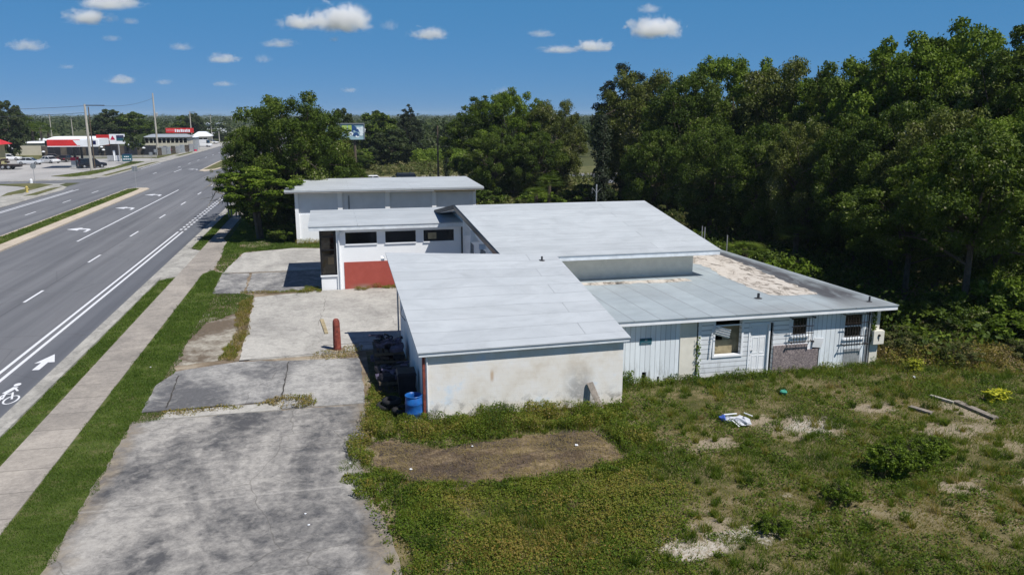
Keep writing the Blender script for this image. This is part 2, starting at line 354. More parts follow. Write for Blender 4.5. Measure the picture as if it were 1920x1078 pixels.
def m_block():
    m, t, b = new_mat('painted_block')
    p = gpos(t); s = xyz(t, p)
    cv = N(t, "ShaderNodeCombineXYZ"); t.links.new(math_(t, 'ADD', s[0], s[1]), cv.inputs[0]); t.links.new(s[2], cv.inputs[1])
    br = N(t, "ShaderNodeTexBrick"); br.inputs["Scale"].default_value = 1.0; br.inputs["Brick Width"].default_value = 0.4; br.inputs["Row Height"].default_value = 0.2
    br.inputs["Mortar Size"].default_value = 0.008; br.inputs["Mortar Smooth"].default_value = 0.5
    t.links.new(cv.outputs[0], br.inputs["Vector"])
    base = ramp(t, noise(t, p, 1.3, 7, 0.6), [(0.3, (0.70, 0.64, 0.55)), (0.45, (0.79, 0.75, 0.68)), (0.58, (0.82, 0.80, 0.76)), (0.68, (0.70, 0.77, 0.83))])
    c = mix(t, math_(t, 'MULTIPLY', br.outputs["Fac"], 0.07), base, (0.36, 0.33, 0.29))
    # soot: a smudge rising on the right, grime low down
    nz = noise(t, p, 2.2, 8, 0.7, 0.5)
    sm = math_(t, 'MULTIPLY', band(t, s[0], 7.95, 8.35, 0.45), band(t, s[2], 0.0, 1.25, 0.4))
    sm = math_(t, 'MULTIPLY', sm, ramp(t, nz, [(0.33, 0.0), (0.50, 1.0)]))
    c = mix(t, sm, c, (0.10, 0.10, 0.11))
    lowz = N(t, "ShaderNodeMapRange"); lowz.inputs[1].default_value = 0.75; lowz.inputs[2].default_value = 0.05; t.links.new(s[2], lowz.inputs[0])
    g = math_(t, 'MULTIPLY', lowz.outputs[0], ramp(t, nz, [(0.49, 0.0), (0.60, 0.9)]))
    c = mix(t, g, c, (0.16, 0.155, 0.15))
    rs = math_(t, 'MULTIPLY', band(t, s[0], 5.02, 5.1, 0.05), band(t, s[2], 1.2, 1.55, 0.08))
    c = mix(t, math_(t, 'MULTIPLY', rs, 0.8), c, (0.42, 0.22, 0.06))
    t.links.new(c, b.inputs["Base Color"]); b.inputs["Roughness"].default_value = 0.75
    hh = math_(t, 'SUBTRACT', math_(t, 'MULTIPLY', noise(t, p, 25, 4), 0.5), math_(t, 'MULTIPLY', br.outputs["Fac"], 0.5))
    bump(t, b, hh, 0.35, 0.010)
m_block()

def m_siding(name, vertical=True, pitch=0.2, col=(0.66, 0.70, 0.73), grime=0.5, seed=0):
    m, t, b = new_mat(name)
    p = gpos(t); s = xyz(t, p)
    ax = s[0] if vertical else s[2]
    fr = math_(t, 'FRACT', math_(t, 'DIVIDE', ax, pitch))
    if vertical: g = ramp(t, fr, [(0.0, 1.0), (0.07, 1.0), (0.10, 0.0)])
    else: g = ramp(t, fr, [(0.0, 1.0), (0.14, 0.9), (0.24, 0.0)])
    wn = N(t, "ShaderNodeTexWhiteNoise", noise_dimensions='1D'); t.links.new(math_(t, 'FLOOR', math_(t, 'DIVIDE', ax, pitch)), wn.inputs["W"])
    c = mix(t, 1.0, col, ramp(t, wn.outputs["Value"], [(0, 0.90), (1, 1.04)]), 'MULTIPLY')
    c = mix(t, math_(t, 'MULTIPLY', g, 0.62), c, (0.15, 0.16, 0.17))
    nz = noise(t, mapping(t, p, (3, 1, 0.7), loc=(seed, 0, 0)), 1.5, 8, 0.7)
    lowz = N(t, "ShaderNodeMapRange"); lowz.inputs[1].default_value = 0.9; lowz.inputs[2].default_value = 0.0; t.links.new(s[2], lowz.inputs[0])
    k = math_(t, 'MULTIPLY', math_(t, 'ADD', lowz.outputs[0], 0.12), ramp(t, nz, [(0.5, 0.0), (0.68, 1.0)]))
    c = mix(t, math_(t, 'MULTIPLY', k, grime), c, (0.20, 0.19, 0.16))
    t.links.new(c, b.inputs["Base Color"]); b.inputs["Roughness"].default_value = 0.6
    if vertical: bump(t, b, math_(t, 'SUBTRACT', 1.0, g), 0.5, 0.01)
    else: bump(t, b, fr, 0.7, 0.03)
m_siding('vertical_siding', True, 0.203, (0.76, 0.81, 0.84), 0.9)
m_siding('lap_siding', False, 0.19, (0.90, 0.92, 0.94), 0.5)

def m_osb():
    m, t, b = new_mat('strand_board')
    p = gpos(t)
    v = N(t, "ShaderNodeTexVoronoi"); v.inputs["Scale"].default_value = 22; t.links.new(mapping(t, p, (1, 1, 1.6), (0, 0.6, 0)), v.inputs["Vector"])
    n = noise(t, p, 3, 8, 0.75)
    c = ramp(t, v.outputs["Color"], [(0.1, (0.12, 0.10, 0.105)), (0.5, (0.23, 0.19, 0.19)), (0.9, (0.34, 0.28, 0.26))])
    c = mix(t, 0.6, c, mix(t, 1.0, c, ramp(t, n, [(0.3, 0.6), (0.7, 1.3)]), 'MULTIPLY'))
    t.links.new(c, b.inputs["Base Color"]); b.inputs["Roughness"].default_value = 0.9
m_osb()

def m_bwall():
    m, t, b = new_mat('stucco_white')
    p = gpos(t)
    c = ramp(t, noise(t, p, 0.8, 6, 0.6), [(0.3, (0.80, 0.815, 0.83)), (0.7, (0.85, 0.865, 0.88))])
    t.links.new(c, b.inputs["Base Color"]); b.inputs["Roughness"].default_value = 0.7
    bump(t, b, noise(t, p, 30, 4), 0.2, 0.01)
    m, t, b = new_mat('red_dado')
    p = gpos(t); s = xyz(t, p)
    c = ramp(t, noise(t, p, 2.5, 7, 0.65), [(0.3, (0.33, 0.058, 0.040)), (0.7, (0.39, 0.078, 0.055))])
    k = math_(t, 'MULTIPLY', math_(t, 'MULTIPLY', band(t, s[0], 1.2, 2.2, 0.4), band(t, s[2], -0.2, 0.25, 0.14)), ramp(t, noise(t, p, 3, 6), [(0.35, 0.4), (0.55, 1.0)]))
    c = mix(t, k, c, (0.30, 0.22, 0.17))
    t.links.new(c, b.inputs["Base Color"]); b.inputs["Roughness"].default_value = 0.7
m_bwall()

def m_leaf(name, cols, trans=0.2, rough=0.55):
    m, t, b = new_mat(name)
    at = N(t, "ShaderNodeAttribute", attribute_name='tint')
    c = ramp(t, at.outputs["Fac"], cols)
    out = t.nodes["Material Output"]
    b.inputs["Roughness"].default_value = rough; b.inputs["Specular IOR Level"].default_value = 0.12
    t.links.new(c, b.inputs["Base Color"])
    tr = N(t, "ShaderNodeBsdfTranslucent")
    t.links.new(mix(t, 1.0, c, (1.5, 1.7, 0.7), 'MULTIPLY'), tr.inputs[0])
    mx = N(t, "ShaderNodeMixShader"); mx.inputs[0].default_value = trans
    t.links.new(b.outputs[0], mx.inputs[1]); t.links.new(tr.outputs[0], mx.inputs[2]); t.links.new(mx.outputs[0], out.inputs[0])
G = lambda r, g, b, k=1.0: (r * k, g * k, b * k)
m_leaf('leaf_oak', [(0.0, G(.020, .038, .006)), (0.5, G(.064, .100, .012)), (0.85, G(.125, .168, .022)), (1.0, G(.26, .26, .14))])
m_leaf('leaf_olive', [(0.0, G(.032, .042, .010)), (0.5, G(.092, .112, .022)), (0.85, G(.155, .170, .042)), (1.0, G(.30, .28, .20))])
m_leaf('leaf_bright', [(0.0, G(.038, .066, .007)), (0.5, G(.096, .148, .013)), (0.85, G(.160, .222, .024)), (1.0, G(.26, .30, .08))])
m_leaf('leaf_dark', [(0.0, G(.018, .026, .014)), (0.5, G(.032, .045, .022)), (1.0, G(.060, .075, .038))], 0.15)
m_leaf('leaf_far', [(0.0, G(.028, .045, .016)), (0.5, G(.050, .070, .024)), (1.0, G(.085, .100, .042))], 0.2)
m_leaf('leaf_scrub', [(0.0, G(.040, .06, .014)), (0.5, G(.095, .115, .032)), (1.0, G(.23, .20, .10))], 0.25)
m_leaf('grass_blades', [(0.0, G(.035, .062, .010)), (0.20, G(.080, .128, .013)), (0.40, G(.130, .168, .020)), (0.54, G(.18, .18, .035)), (0.68, G(.24, .175, .040)), (0.82, G(.30, .24, .135)), (1.0, G(.17, .12, .078))], 0.3, 0.6)
m_leaf('lawn_blades', [(0.0, G(.060, .105, .016)), (0.5, G(.095, .150, .022)), (0.8, G(.140, .185, .035)), (1.0, G(.24, .22, .10))], 0.3, 0.6)
m_leaf('yellow_leaf', [(0.0, G(.16, .19, .02)), (1.0, G(.55, .52, .04))], 0.3)
simple('bark', (0.085, 0.068, 0.052), 0.9, 0.35, 4)
simple('pale_bark', (0.26, 0.24, 0.20), 0.9, 0.3, 4)

# ---------------------------------------------------------------- mesh helpers
ORG = {}
class MB:
    def __init__(s): s.v = []; s.f = []; s.m = []
    def face(s, pts, m=0):
        n = len(s.v); s.v += [tuple(p) for p in pts]; s.f.append(tuple(range(n, n + len(pts)))); s.m.append(m)
    def hexa(s, b, t, m=0):               # bottom ring, top ring (same winding, ccw from above)
        n = len(s.v); k = len(b); s.v += [tuple(p) for p in b] + [tuple(p) for p in t]
        s.f.append(tuple(n + i for i in reversed(range(k)))); s.m.append(m)
        s.f.append(tuple(n + k + i for i in range(k))); s.m.append(m)
        for i in range(k):
            j = (i + 1) % k; s.f.append((n + i, n + j, n + k + j, n + k + i)); s.m.append(m)
    def box(s, x0, y0, z0, x1, y1, z1, m=0):
        s.hexa([(x0, y0, z0), (x1, y0, z0), (x1, y1, z0), (x0, y1, z0)], [(x0, y0, z1), (x1, y0, z1), (x1, y1, z1), (x0, y1, z1)], m)
    def prism(s, pts, z0, z1, m=0):
        s.hexa([(p[0], p[1], z0) for p in pts], [(p[0], p[1], z1) for p in pts], m)
    def obox(s, c, size, rot=(0, 0, 0), m=0):     # rotated box about its centre
        M = Matrix.Rotation(rot[2], 3, 'Z') @ Matrix.Rotation(rot[1], 3, 'Y') @ Matrix.Rotation(rot[0], 3, 'X')
        a, b, d = size[0] / 2, size[1] / 2, size[2] / 2; c = Vector(c)
        P = [c + M @ Vector(q) for q in ((-a, -b, -d), (a, -b, -d), (a, b, -d), (-a, b, -d), (-a, -b, d), (a, -b, d), (a, b, d), (-a, b, d))]
        s.hexa(P[:4], P[4:], m)
    def tube(s, pts, rads, n=8, m=0, caps=True):
        pts = [Vector(p) for p in pts]; rings = []
        for i, p in enumerate(pts):
            d = (pts[min(i + 1, len(pts) - 1)] - pts[max(i - 1, 0)]).normalized()
            a = Vector((0, 0, 1)) if abs(d.z) < 0.9 else Vector((1, 0, 0))
            u = d.cross(a).normalized(); w_ = d.cross(u)
            b0 = len(s.v)
            for k in range(n):
                t = 2 * math.pi * k / n
                s.v.append(tuple(p + (u * math.cos(t) + w_ * math.sin(t)) * rads[i]))
            rings.append(b0)
        for i in range(len(rings) - 1):
            for k in range(n):
                j = (k + 1) % n
                s.f.append((rings[i] + k, rings[i + 1] + k, rings[i + 1] + j, rings[i] + j)); s.m.append(m)
        if caps:
            s.f.append(tuple(rings[0] + k for k in range(n))); s.m.append(m)
            s.f.append(tuple(rings[-1] + k for k in reversed(range(n)))); s.m.append(m)
    def lathe(s, c, prof, n=24, m=0, caps=True):  # prof: (r, z)
        s_ = []
        for r, z in prof:
            b0 = len(s.v)
            for k in range(n):
                t = 2 * math.pi * k / n; s.v.append((c[0] + r * math.cos(t), c[1] + r * math.sin(t), c[2] + z))
            s_.append(b0)
        for i in range(len(s_) - 1):
            for k in range(n):
                j = (k + 1) % n; s.f.append((s_[i] + k, s_[i] + j, s_[i + 1] + j, s_[i + 1] + k)); s.m.append(m)
        if caps:
            s.f.append(tuple(s_[0] + k for k in reversed(range(n)))); s.m.append(m)
            s.f.append(tuple(s_[-1] + k for k in range(n))); s.m.append(m)
    def build(s, name, mats, parent=None, origin=None, smooth=False):
        if isinstance(mats, str): mats = [mats]
        if parent is not None: o_ = ORG[parent.name]
        elif origin is not None: o_ = Vector(origin)
        else: o_ = Vector((0, 0, 0))
        me = bpy.data.meshes.new(name)
        me.from_pydata([(p[0] - o_.x, p[1] - o_.y, p[2] - o_.z) for p in s.v], [], s.f)
        for q in mats: me.materials.append(MAT[q])
        me.polygons.foreach_set('material_index', s.m)
        if smooth: me.polygons.foreach_set('use_smooth', [True] * len(me.polygons))
        me.update()
        ob = bpy.data.objects.new(name, me); C.objects.link(ob)
        if parent is not None: ob.parent = parent
        else: ob.location = o_
        ORG[ob.name] = o_
        return ob
def thing(name, label, cat, loc=(0, 0, 0), group=None):
    o = bpy.data.objects.new(name, None); C.objects.link(o); o.location = loc; o.empty_display_size = 0.3
    o['label'] = label; o['category'] = cat
    if group: o['group'] = group
    ORG[o.name] = Vector(loc)
    return o
def tag(o, label, cat, group=None):
    o['label'] = label; o['category'] = cat
    if group: o['group'] = group
    return o
def struct(o): o['kind'] = 'structure'; return o
def stuff(o, label=None, cat=None):
    o['kind'] = 'stuff'
    if label: o['label'] = label; o['category'] = cat
    return o
def copy_tree(o, parent=None):
    c = o.copy(); C.objects.link(c)
    if parent is not None: c.parent = parent
    for ch in list(o.children): copy_tree(ch, c)
    return c
def place(o, loc, rz=0.0, scale=None, label=None, cat=None, group=None):
    o.location = loc; o.rotation_euler = (0, 0, rz)
    if scale is not None: o.scale = scale
    if label: o['label'] = label
    if cat: o['category'] = cat
    if group: o['group'] = group
    return o

def jag(poly, step=0.35, amp=0.06, seed=0):
    """closed polygon with edges broken up and nibbled"""
    r = random.Random(seed); out = []
    for i, a in enumerate(poly):
        b = poly[(i + 1) % len(poly)]; L = math.dist(a, b); n = max(1, int(L / step))
        nx, ny = -(b[1] - a[1]) / max(L, 1e-6), (b[0] - a[0]) / max(L, 1e-6)
        for k in range(n):
            t = k / n; d = mnoise.noise(Vector((a[0] + (b[0] - a[0]) * t, a[1] + (b[1] - a[1]) * t, seed * 3.1)) * 1.7) * amp * 1.6 + r.uniform(-amp, amp) * 0.5
            if k == 0: d *= 0.3
            out.append((a[0] + (b[0] - a[0]) * t + nx * d, a[1] + (b[1] - a[1]) * t + ny * d))
    return out
def sheet(name, poly, z, mat, seed=0, amp=0.0, step=0.35, thick=0.0):
    mb = MB(); pts = jag(poly, step, amp, seed) if amp else poly
    area = sum(pts[i][0] * pts[(i + 1) % len(pts)][1] - pts[(i + 1) % len(pts)][0] * pts[i][1] for i in range(len(pts)))
    if area < 0: pts = pts[::-1]
    if thick: mb.prism(pts, z - thick, z)
    else: mb.face([(p[0], p[1], z) for p in pts])
    return struct(mb.build(name, mat))
def rect(x0, y0, x1, y1): return [(x0, y0), (x1, y0), (x1, y1), (x0, y1)]

# ---------------------------------------------------------------- the ground, road, pavements
sheet('ground', rect(-5000, -600, 5000, 9000), -0.012, 'far_ground')
sheet('yard', [(-0.4, 5), (70, 5), (80, 60), (60, 128), (-7, 128), (-7.0, 64), (-2.8, 63.5), (-2.8, 40), (0.4, 27)], -0.004, 'yard_soil')
sheet('road', rect(-36.6, -80, -11.15, 1400), 0.0, 'asphalt')
sheet('side_street', [(-90, 130.9), (-36.5, 131.5), (-36.5, 139.5), (-90, 135.9)], 0.002, 'asphalt')
sheet('cross_street', [(-11.2, 112.5), (-9.2, 112.5), (90, 114), (90, 131.5), (-9.2, 131.5), (-11.2, 135)], 0.002, 'asphalt')
sheet('cross_street_pavement', [(-8, 131.8), (90, 131.8), (90, 133.3), (-8, 133.3)], 0.02, 'sidewalk_concrete', thick=0.03)
# near side kerb and gutter, verge, sidewalk
def strip(name, x0, x1, y0, y1, z, mat, amp=0.0, seed=0, thick=0.0):
    return sheet(name, rect(x0, y0, x1, y1), z, mat, seed, amp, 0.4, thick)
strip('gutter', -11.2, -10.72, -40, 121, 0.012, 'kerb_concrete', thick=0.02)
strip('kerb', -10.72, -10.5, -40, 52.0, 0.11, 'kerb_concrete', thick=0.12)
strip('kerb', -10.72, -10.5, 63.5, 121, 0.11, 'kerb_concrete', thick=0.12)
sheet('verge', jag([(-10.5, -40), (-9.68, -40), (-9.68, 52.2), (-10.5, 51.3)], 0.5, 0.04, 3), 0.05, 'verge_soil', thick=0.06)
sheet('verge', [(-10.5, 63.8), (-9.68, 62.4), (-9.68, 118), (-10.5, 118)], 0.05, 'verge_soil', thick=0.06)
sheet('sidewalk', [(-9.68, -40), (-8.2, -40), (-8.2, 53), (-8.2, 66), (-8.7, 68), (-8.7, 120), (-9.68, 120)], 0.062, 'sidewalk_concrete', thick=0.07)
sheet('driveway_apron', [(-10.72, 51.3), (-9.9, 52.3), (-9.68, 52.3), (-9.68, 62.4), (-9.9, 62.6), (-10.72, 63.6)], 0.05, 'kerb_concrete', thick=0.06)
sheet('verge', [(-8.2, -40), (-6.7, -40), (-6.6, 60), (-5, 66), (-2.8, 66.5), (-2.8, 120), (-8.7, 120), (-8.7, 68), (-8.2, 66)], 0.03, 'verge_soil', thick=0.04)
sheet('driveway_apron', [(-8.2, 53), (-7.7, 54.2), (-7.9, 61), (-8.2, 64)], 0.05, 'sidewalk_concrete', thick=0.06)
# the parking slab pieces
LOT = [(-6.75, 5), (1.6, 5), (1.25, 14), (1.1, 17), (0.95, 18.5), (0.6, 20.1), (0.55, 22.4), (0.75, 24.5), (0.85, 26.9), (-6.75, 26.9), (-6.65, 21)]
sheet('parking_slab', LOT, 0.045, 'lot_stained', 1, 0.07, 0.3, thick=0.05)
sheet('parking_slab', [(-6.0, 26.96), (-2.0, 26.96), (-1.95, 27.75), (-5.8, 27.6)], 0.049, 'lot_pale', 2, 0.03, 0.3, thick=0.05)
sheet('parking_slab', [(-6.65, 27.75), (-6.2, 27.8), (-2.15, 27.85), (-2.05, 27.05), (0.85, 27.0), (0.9, 29), (0.85, 32.4), (-1, 32.6), (-4.0, 33.0), (-6.3, 32.2), (-6.75, 30.5)], 0.047, 'lot_mid', 3, 0.05, 0.3, thick=0.05)
sheet('parking_slab', [(-4.0, 33.15), (-0.8, 33.25), (2.9, 33.9), (7.5, 34.4), (7.5, 46.0), (0.6, 46.15), (-0.7, 46.1), (-4.35, 45.2)], 0.052, 'lot_pale', 4, 0.05, 0.3, thick=0.05)
sheet('parking_slab', [(-6.8, 46.7), (-5.1, 46.3), (-5.3, 52.4), (-7.0, 52.6)], 0.05, 'lot_mid', 5, 0.06, 0.3, thick=0.05)
sheet('parking_slab', [(-4.95, 46.5), (-0.72, 46.5), (-0.72, 52.45), (-5.1, 52.4)], 0.048, 'lot_mid', 6, 0.05, 0.3, thick=0.05)
sheet('parking_slab', [(-7.0, 52.9), (-0.6, 52.75), (-0.6, 61.3), (-2.9, 61.9), (-6.4, 60.6)], 0.053, 'lot_pale', 7, 0.06, 0.3, thick=0.05)
sheet('sunken_slab', [(-6.65, 33.0), (-4.5, 33.5), (-4.75, 42.0), (-6.6, 42.2)], 0.022, 'lot_tan', 8, 0.12, 0.3, thick=0.03)
sheet('driveway_strip', [(-6.9, 52.9), (-7.9, 54.2), (-7.9, 60.5), (-6.7, 60.8)], 0.036, 'bare_dirt', 9, 0.2, 0.3, thick=0.02)
# bare earth
sheet('mulch_bed', [(0.9, 21.4), (2.0, 20.4), (3.9, 19.9), (6.6, 20.0), (8.3, 20.6), (8.2, 21.8), (8.0, 22.9), (5.8, 23.0), (3.1, 22.5), (1.5, 23.7), (0.8, 23.2)], 0.012, 'mulch', 13, 0.25, 0.3)
sheet('dirt_patch', jag([(-7.0, 63.4), (-5.2, 63.2), (-4.4, 65.0), (-5.6, 66.4), (-7.0, 65.6)], .4, .3, 3), 0.05, 'bare_dirt', 37, 0.2, 0.3)
# median of our road, with its wide tan kerb; the far carriageway; the next median
def median(y0, y1, xa=-27.1, xb=-24.2, nose=True):
    out = [(xb, y0), (xb, y1 - 1.5), (xb - 0.5, y1 - 0.4), (xb - 1.4, y1), (xa + 0.6, y1 - 0.1), (xa, y1 - 1.5), (xa, y0)]
    sheet('median_kerb', out[::-1], 0.10, 'median_kerb', thick=0.1)
    sheet('median_grass', [(xa + 0.28, y0), (xa + 0.28, y1 - 1.6), (xa + 0.7, y1 - 0.6), (-25.6, y1 - 0.9), (-25.35, y1 - 3), (-25.35, y0)], 0.105, 'far_turf', thick=0.05)
median(-60, 119.3)
sheet('median_kerb', [(-20.6, 156.5), (-19.8, 164), (-19.8, 420), (-23.3, 420), (-23.3, 178), (-23.0, 153.8), (-22, 152.6)], 0.10, 'median_kerb', thick=0.1)
sheet('median_grass', [(-20.9, 158.5), (-20.2, 166), (-20.2, 420), (-22.9, 420), (-22.9, 178), (-22.7, 157)], 0.105, 'far_turf', thick=0.05)
# far side of the road, before the side street
sheet('far_parking_lot', rect(-160, 60, -38.5, 131), -0.001, 'far_lot')
sheet('far_parking_lot', [(-160, 136.5), (-41.5, 136.8), (-37.4, 142), (-37.2, 200), (-41.5, 204), (-160, 204)], 0.003, 'far_lot')
sheet('far_pavement', [(-35.4, 60), (-35.4, 119), (-36.2, 123.5), (-39, 128.6), (-39.4, 127.4), (-39.4, 112), (-44, 108), (-44, 60)], 0.06, 'kerb_concrete', thick=0.07)
sheet('far_grass', [(-37.5, 110.3), (-36.3, 111.6), (-36.9, 124.2), (-37.8, 122)], 0.07, 'far_turf', thick=0.02)
sheet('far_grass', [(-48, 130.0), (-43.1, 131.2), (-39.4, 128.2), (-39.5, 118), (-38.9, 114.8), (-40, 110.4), (-41, 115.4), (-40.9, 123.6), (-43.5, 126.5)], 0.07, 'far_turf', thick=0.07)
sheet('far_pavement', [(-48, 136.1), (-41.5, 136.6), (-37.7, 139.9), (-35.6, 143.5), (-35.1, 185), (-34.2, 229), (-33.4, 420), (-38.2, 420), (-38.2, 239), (-38.9, 190), (-39.2, 150), (-41.5, 141), (-48, 137.2)], 0.06, 'kerb_concrete', thick=0.07)
sheet('far_grass', [(-37.2, 145.5), (-36.2, 144.8), (-35.9, 188), (-36.9, 184)], 0.07, 'far_turf', thick=0.02)
sheet('far_grass', [(-45, 146), (-41.5, 144), (-39.4, 147), (-39.1, 188), (-41.9, 189), (-40.7, 168), (-42.6, 156)], 0.07, 'far_turf', thick=0.07)
sheet('far_grass', [(-160, 204.5), (-40, 204.5), (-38.6, 214), (-38.4, 246), (-41, 250), (-160, 222)], 0.05, 'far_turf', thick=0.06)
sheet('far_grass', [(-37.4, 214), (-36, 212), (-35.6, 232), (-36.8, 236)], 0.07, 'far_turf', thick=0.02)
sheet('far_parking_lot', [(-44, 262), (-34.5, 262), (-34.3, 300), (-60, 300), (-60, 262)], 0.07, 'far_lot', thick=0.05)
sheet('lot_soil', [(-7.2, 18), (1.1, 18), (1.2, 33.4), (7.5, 34.4), (7.5, 46.0), (-0.6, 46.3), (-0.6, 61.5), (-7.0, 61.5)], 0.004, 'bare_dirt')
for a_, b_ in [((-2.05, 27.9), (-2.0, 32.5)), ((-5.9, 28.0), (-6.1, 31.6)), ((-4.2, 33.12), (0.8, 33.55)), ((-6.6, 27.72), (-2.2, 27.82)), ((-7.0, 52.62), (-2.9, 52.6)), ((-0.6, 34.6), (7.4, 34.9))]:
    d_ = Vector((b_[0] - a_[0], b_[1] - a_[1])).normalized(); n_ = Vector((-d_.y, d_.x)); mb = MB(); K_ = 14
    L_ = [Vector(a_).lerp(Vector(b_), k / K_) + n_ * random.uniform(-0.03, 0.03) for k in range(K_ + 1)]; w_ = [random.uniform(0.012, 0.035) for _ in L_]
    for k in range(K_): mb.face([(*(L_[k] - n_ * w_[k]), 0.0575), (*(L_[k + 1] - n_ * w_[k + 1]), 0.0575), (*(L_[k + 1] + n_ * w_[k + 1]), 0.0575), (*(L_[k] + n_ * w_[k]), 0.0575)])
    struct(mb.build('slab_joint', 'asphalt_crack'))
# ---- painted markings
ZM = 0.006
def line(x, y0, y1, wd=0.15, x1=None, name='lane_line'):
    x1 = x if x1 is None else x1
    mb = MB(); mb.face([(x - wd / 2, y0, ZM), (x + wd / 2, y0, ZM), (x1 + wd / 2, y1, ZM), (x1 - wd / 2, y1, ZM)])
    return struct(mb.build(name, 'road_paint'))
line(-13.1, -40, 73.5); line(-12.72, -40, 73.5)
def dashes(name, rows):
    mb = MB()
    for x, y0, y1, wd in rows: mb.face([(x - wd / 2, y0, ZM), (x + wd / 2, y0, ZM), (x + wd / 2, y1, ZM), (x - wd / 2, y1, ZM)])
    return struct(mb.build(name, 'road_paint'))
dashes('dotted_line', [(x, 74.6 + k * 1.62, 75.3 + k * 1.62, 0.2) for k in range(29) for x in (-13.1, -12.72)])
dashes('lane_dashes', [(-16.57, y, y + 3.1, 0.15) for y in [46.9 - 12.3 * 3 + 12.3 * k for k in range(10)] if y < 126] + [(-16.57, y, y + 3.1, 0.15) for y in [150 + 12.3 * k for k in range(14)]])
line(-20.1, 69.5, 115.8)
dashes('lane_dashes', [(-30.4, y, y + 3.1, 0.15) for y in [41 + 12.1 * k for k in range(7)]] + [(-29.8, 149, 152, 0.18), (-27.0, 152.6, 160.5, 0.18)] + [(-28.6, y, y + 3.1, 0.15) for y in [166 + 12.2 * k for k in range(12)]])
line(-33.6, 60, 119.5, 0.16); line(-34.0, 60, 118.5, 0.16)
struct(dashes('dotted_line', [(-34.6, 163 + k * 1.6, 163.8 + k * 1.6, 0.3) for k in range(12)]))
def turn_arrow(x, y, s=1.0):              # left-turn arrow, head pointing left
    P = [(1.1, 0.0), (1.25, 0.0), (1.25, 2.0), (0.95, 2.55), (0.3, 2.75), (0.3, 3.5), (-0.9, 2.45), (0.3, 1.3), (0.3, 2.15), (0.75, 2.0), (0.95, 1.7), (1.0, 0.0)]
    P = [(1.0, 0.0), (1.28, 0.0), (1.28, 1.6), (0.9, 2.3), (0.2, 2.5), (0.2, 3.2), (-1.0, 2.2), (0.2, 1.1), (0.2, 1.85), (0.75, 1.7), (1.0, 1.3)]
    mb = MB(); mb.face([(x + p[0] * s, y + p[1] * s, ZM) for p in P]); return struct(mb.build('turn_arrow', 'road_paint'))
turn_arrow(-22.15, 75.2, 0.95); turn_arrow(-22.15, 92.2, 0.95); turn_arrow(-22.15, 107.2, 0.95); turn_arrow(-25.0, 158, 0.85)
mb = MB()
mb.face([(-11.99, 33.8, ZM), (-11.72, 33.8, ZM), (-11.70, 34.8, ZM), (-11.45, 34.8, ZM), (-11.80, 36.0, ZM), (-12.2, 34.75, ZM), (-11.96, 34.8, ZM)])
struct(mb.build('straight_arrow', 'road_paint'))
mb = MB()                                  # bicycle symbol: two wheels, frame, rider
def ring(mb, cx, cy, rx, ry, wd):
    n = 20
    for k in range(n):
        a, b_ = 2 * math.pi * k / n, 2 * math.pi * (k + 1) / n
        mb.face([(cx + rx * math.cos(a), cy + ry * math.sin(a), ZM), (cx + rx * math.cos(b_), cy + ry * math.sin(b_), ZM), (cx + (rx - wd) * math.cos(b_), cy + (ry - wd) * math.sin(b_), ZM), (cx + (rx - wd) * math.cos(a), cy + (ry - wd) * math.sin(a), ZM)][::-1])
ring(mb, -11.52, 30.25, 0.25, 0.48, 0.07); ring(mb, -12.12, 30.25, 0.25, 0.48, 0.07)
def bar(mb, a, b_, wd, z=ZM):
    a = Vector(a); b_ = Vector(b_); d = (b_ - a).normalized(); n = Vector((-d.y, d.x)) * wd / 2
    mb.face([(*(a - n), z), (*(b_ - n), z), (*(b_ + n), z), (*(a + n), z)])
z2 = ZM + 0.002
bar(mb, (-12.1, 30.3), (-11.95, 30.95), 0.07, z2); bar(mb, (-11.52, 30.3), (-11.75, 31.1), 0.07, z2 + .001); bar(mb, (-11.97, 30.9), (-11.7, 30.95), 0.07, z2 + .002)
bar(mb, (-11.85, 30.35), (-11.95, 31.0), 0.07, z2 + .003); bar(mb, (-12.0, 31.0), (-11.85, 31.7), 0.2, z2 + .004); bar(mb, (-11.85, 31.6), (-11.62, 31.2), 0.08, z2 + .005)
mb.face([(-11.9 + 0.12 * math.cos(k * math.pi / 5), 32.0 + 0.2 * math.sin(k * math.pi / 5), z2) for k in range(10)])
struct(mb.build('bicycle_symbol', 'road_paint'))

# ---------------------------------------------------------------- main building
B0 = (2.8, 25.0, 0.0)
bld = thing('commercial_building', 'long low white commercial building with sloping grey-white rolled roofs and barred windows', 'building', B0)
def holes_wall(mb, x0, x1, z0, z1, y0, y1, holes, m=0, axis='x'):
    """wall slab with real openings; holes = (a0,a1,z0,z1)"""
    xs = sorted({x0, x1, *[h[0] for h in holes], *[h[1] for h in holes]}); xs = [x for x in xs if x0 <= x <= x1]
    for a, b_ in zip(xs, xs[1:]):
        cz = [(z0, z1)]
        for h in holes:
            if h[0] <= a + 1e-6 and h[1] >= b_ - 1e-6:
                nz = []
                for lo, hi in cz:
                    if h[2] > lo: nz.append((lo, min(hi, h[2])))
                    if h[3] < hi: nz.append((max(lo, h[3]), hi))
                cz = [q for q in nz if q[1] > q[0]]
        for lo, hi in cz:
            if axis == 'x': mb.box(a, y0, lo, b_, y1, hi, m)
            else: mb.box(y0, a, lo, y1, b_, hi, m)
TH = 0.16
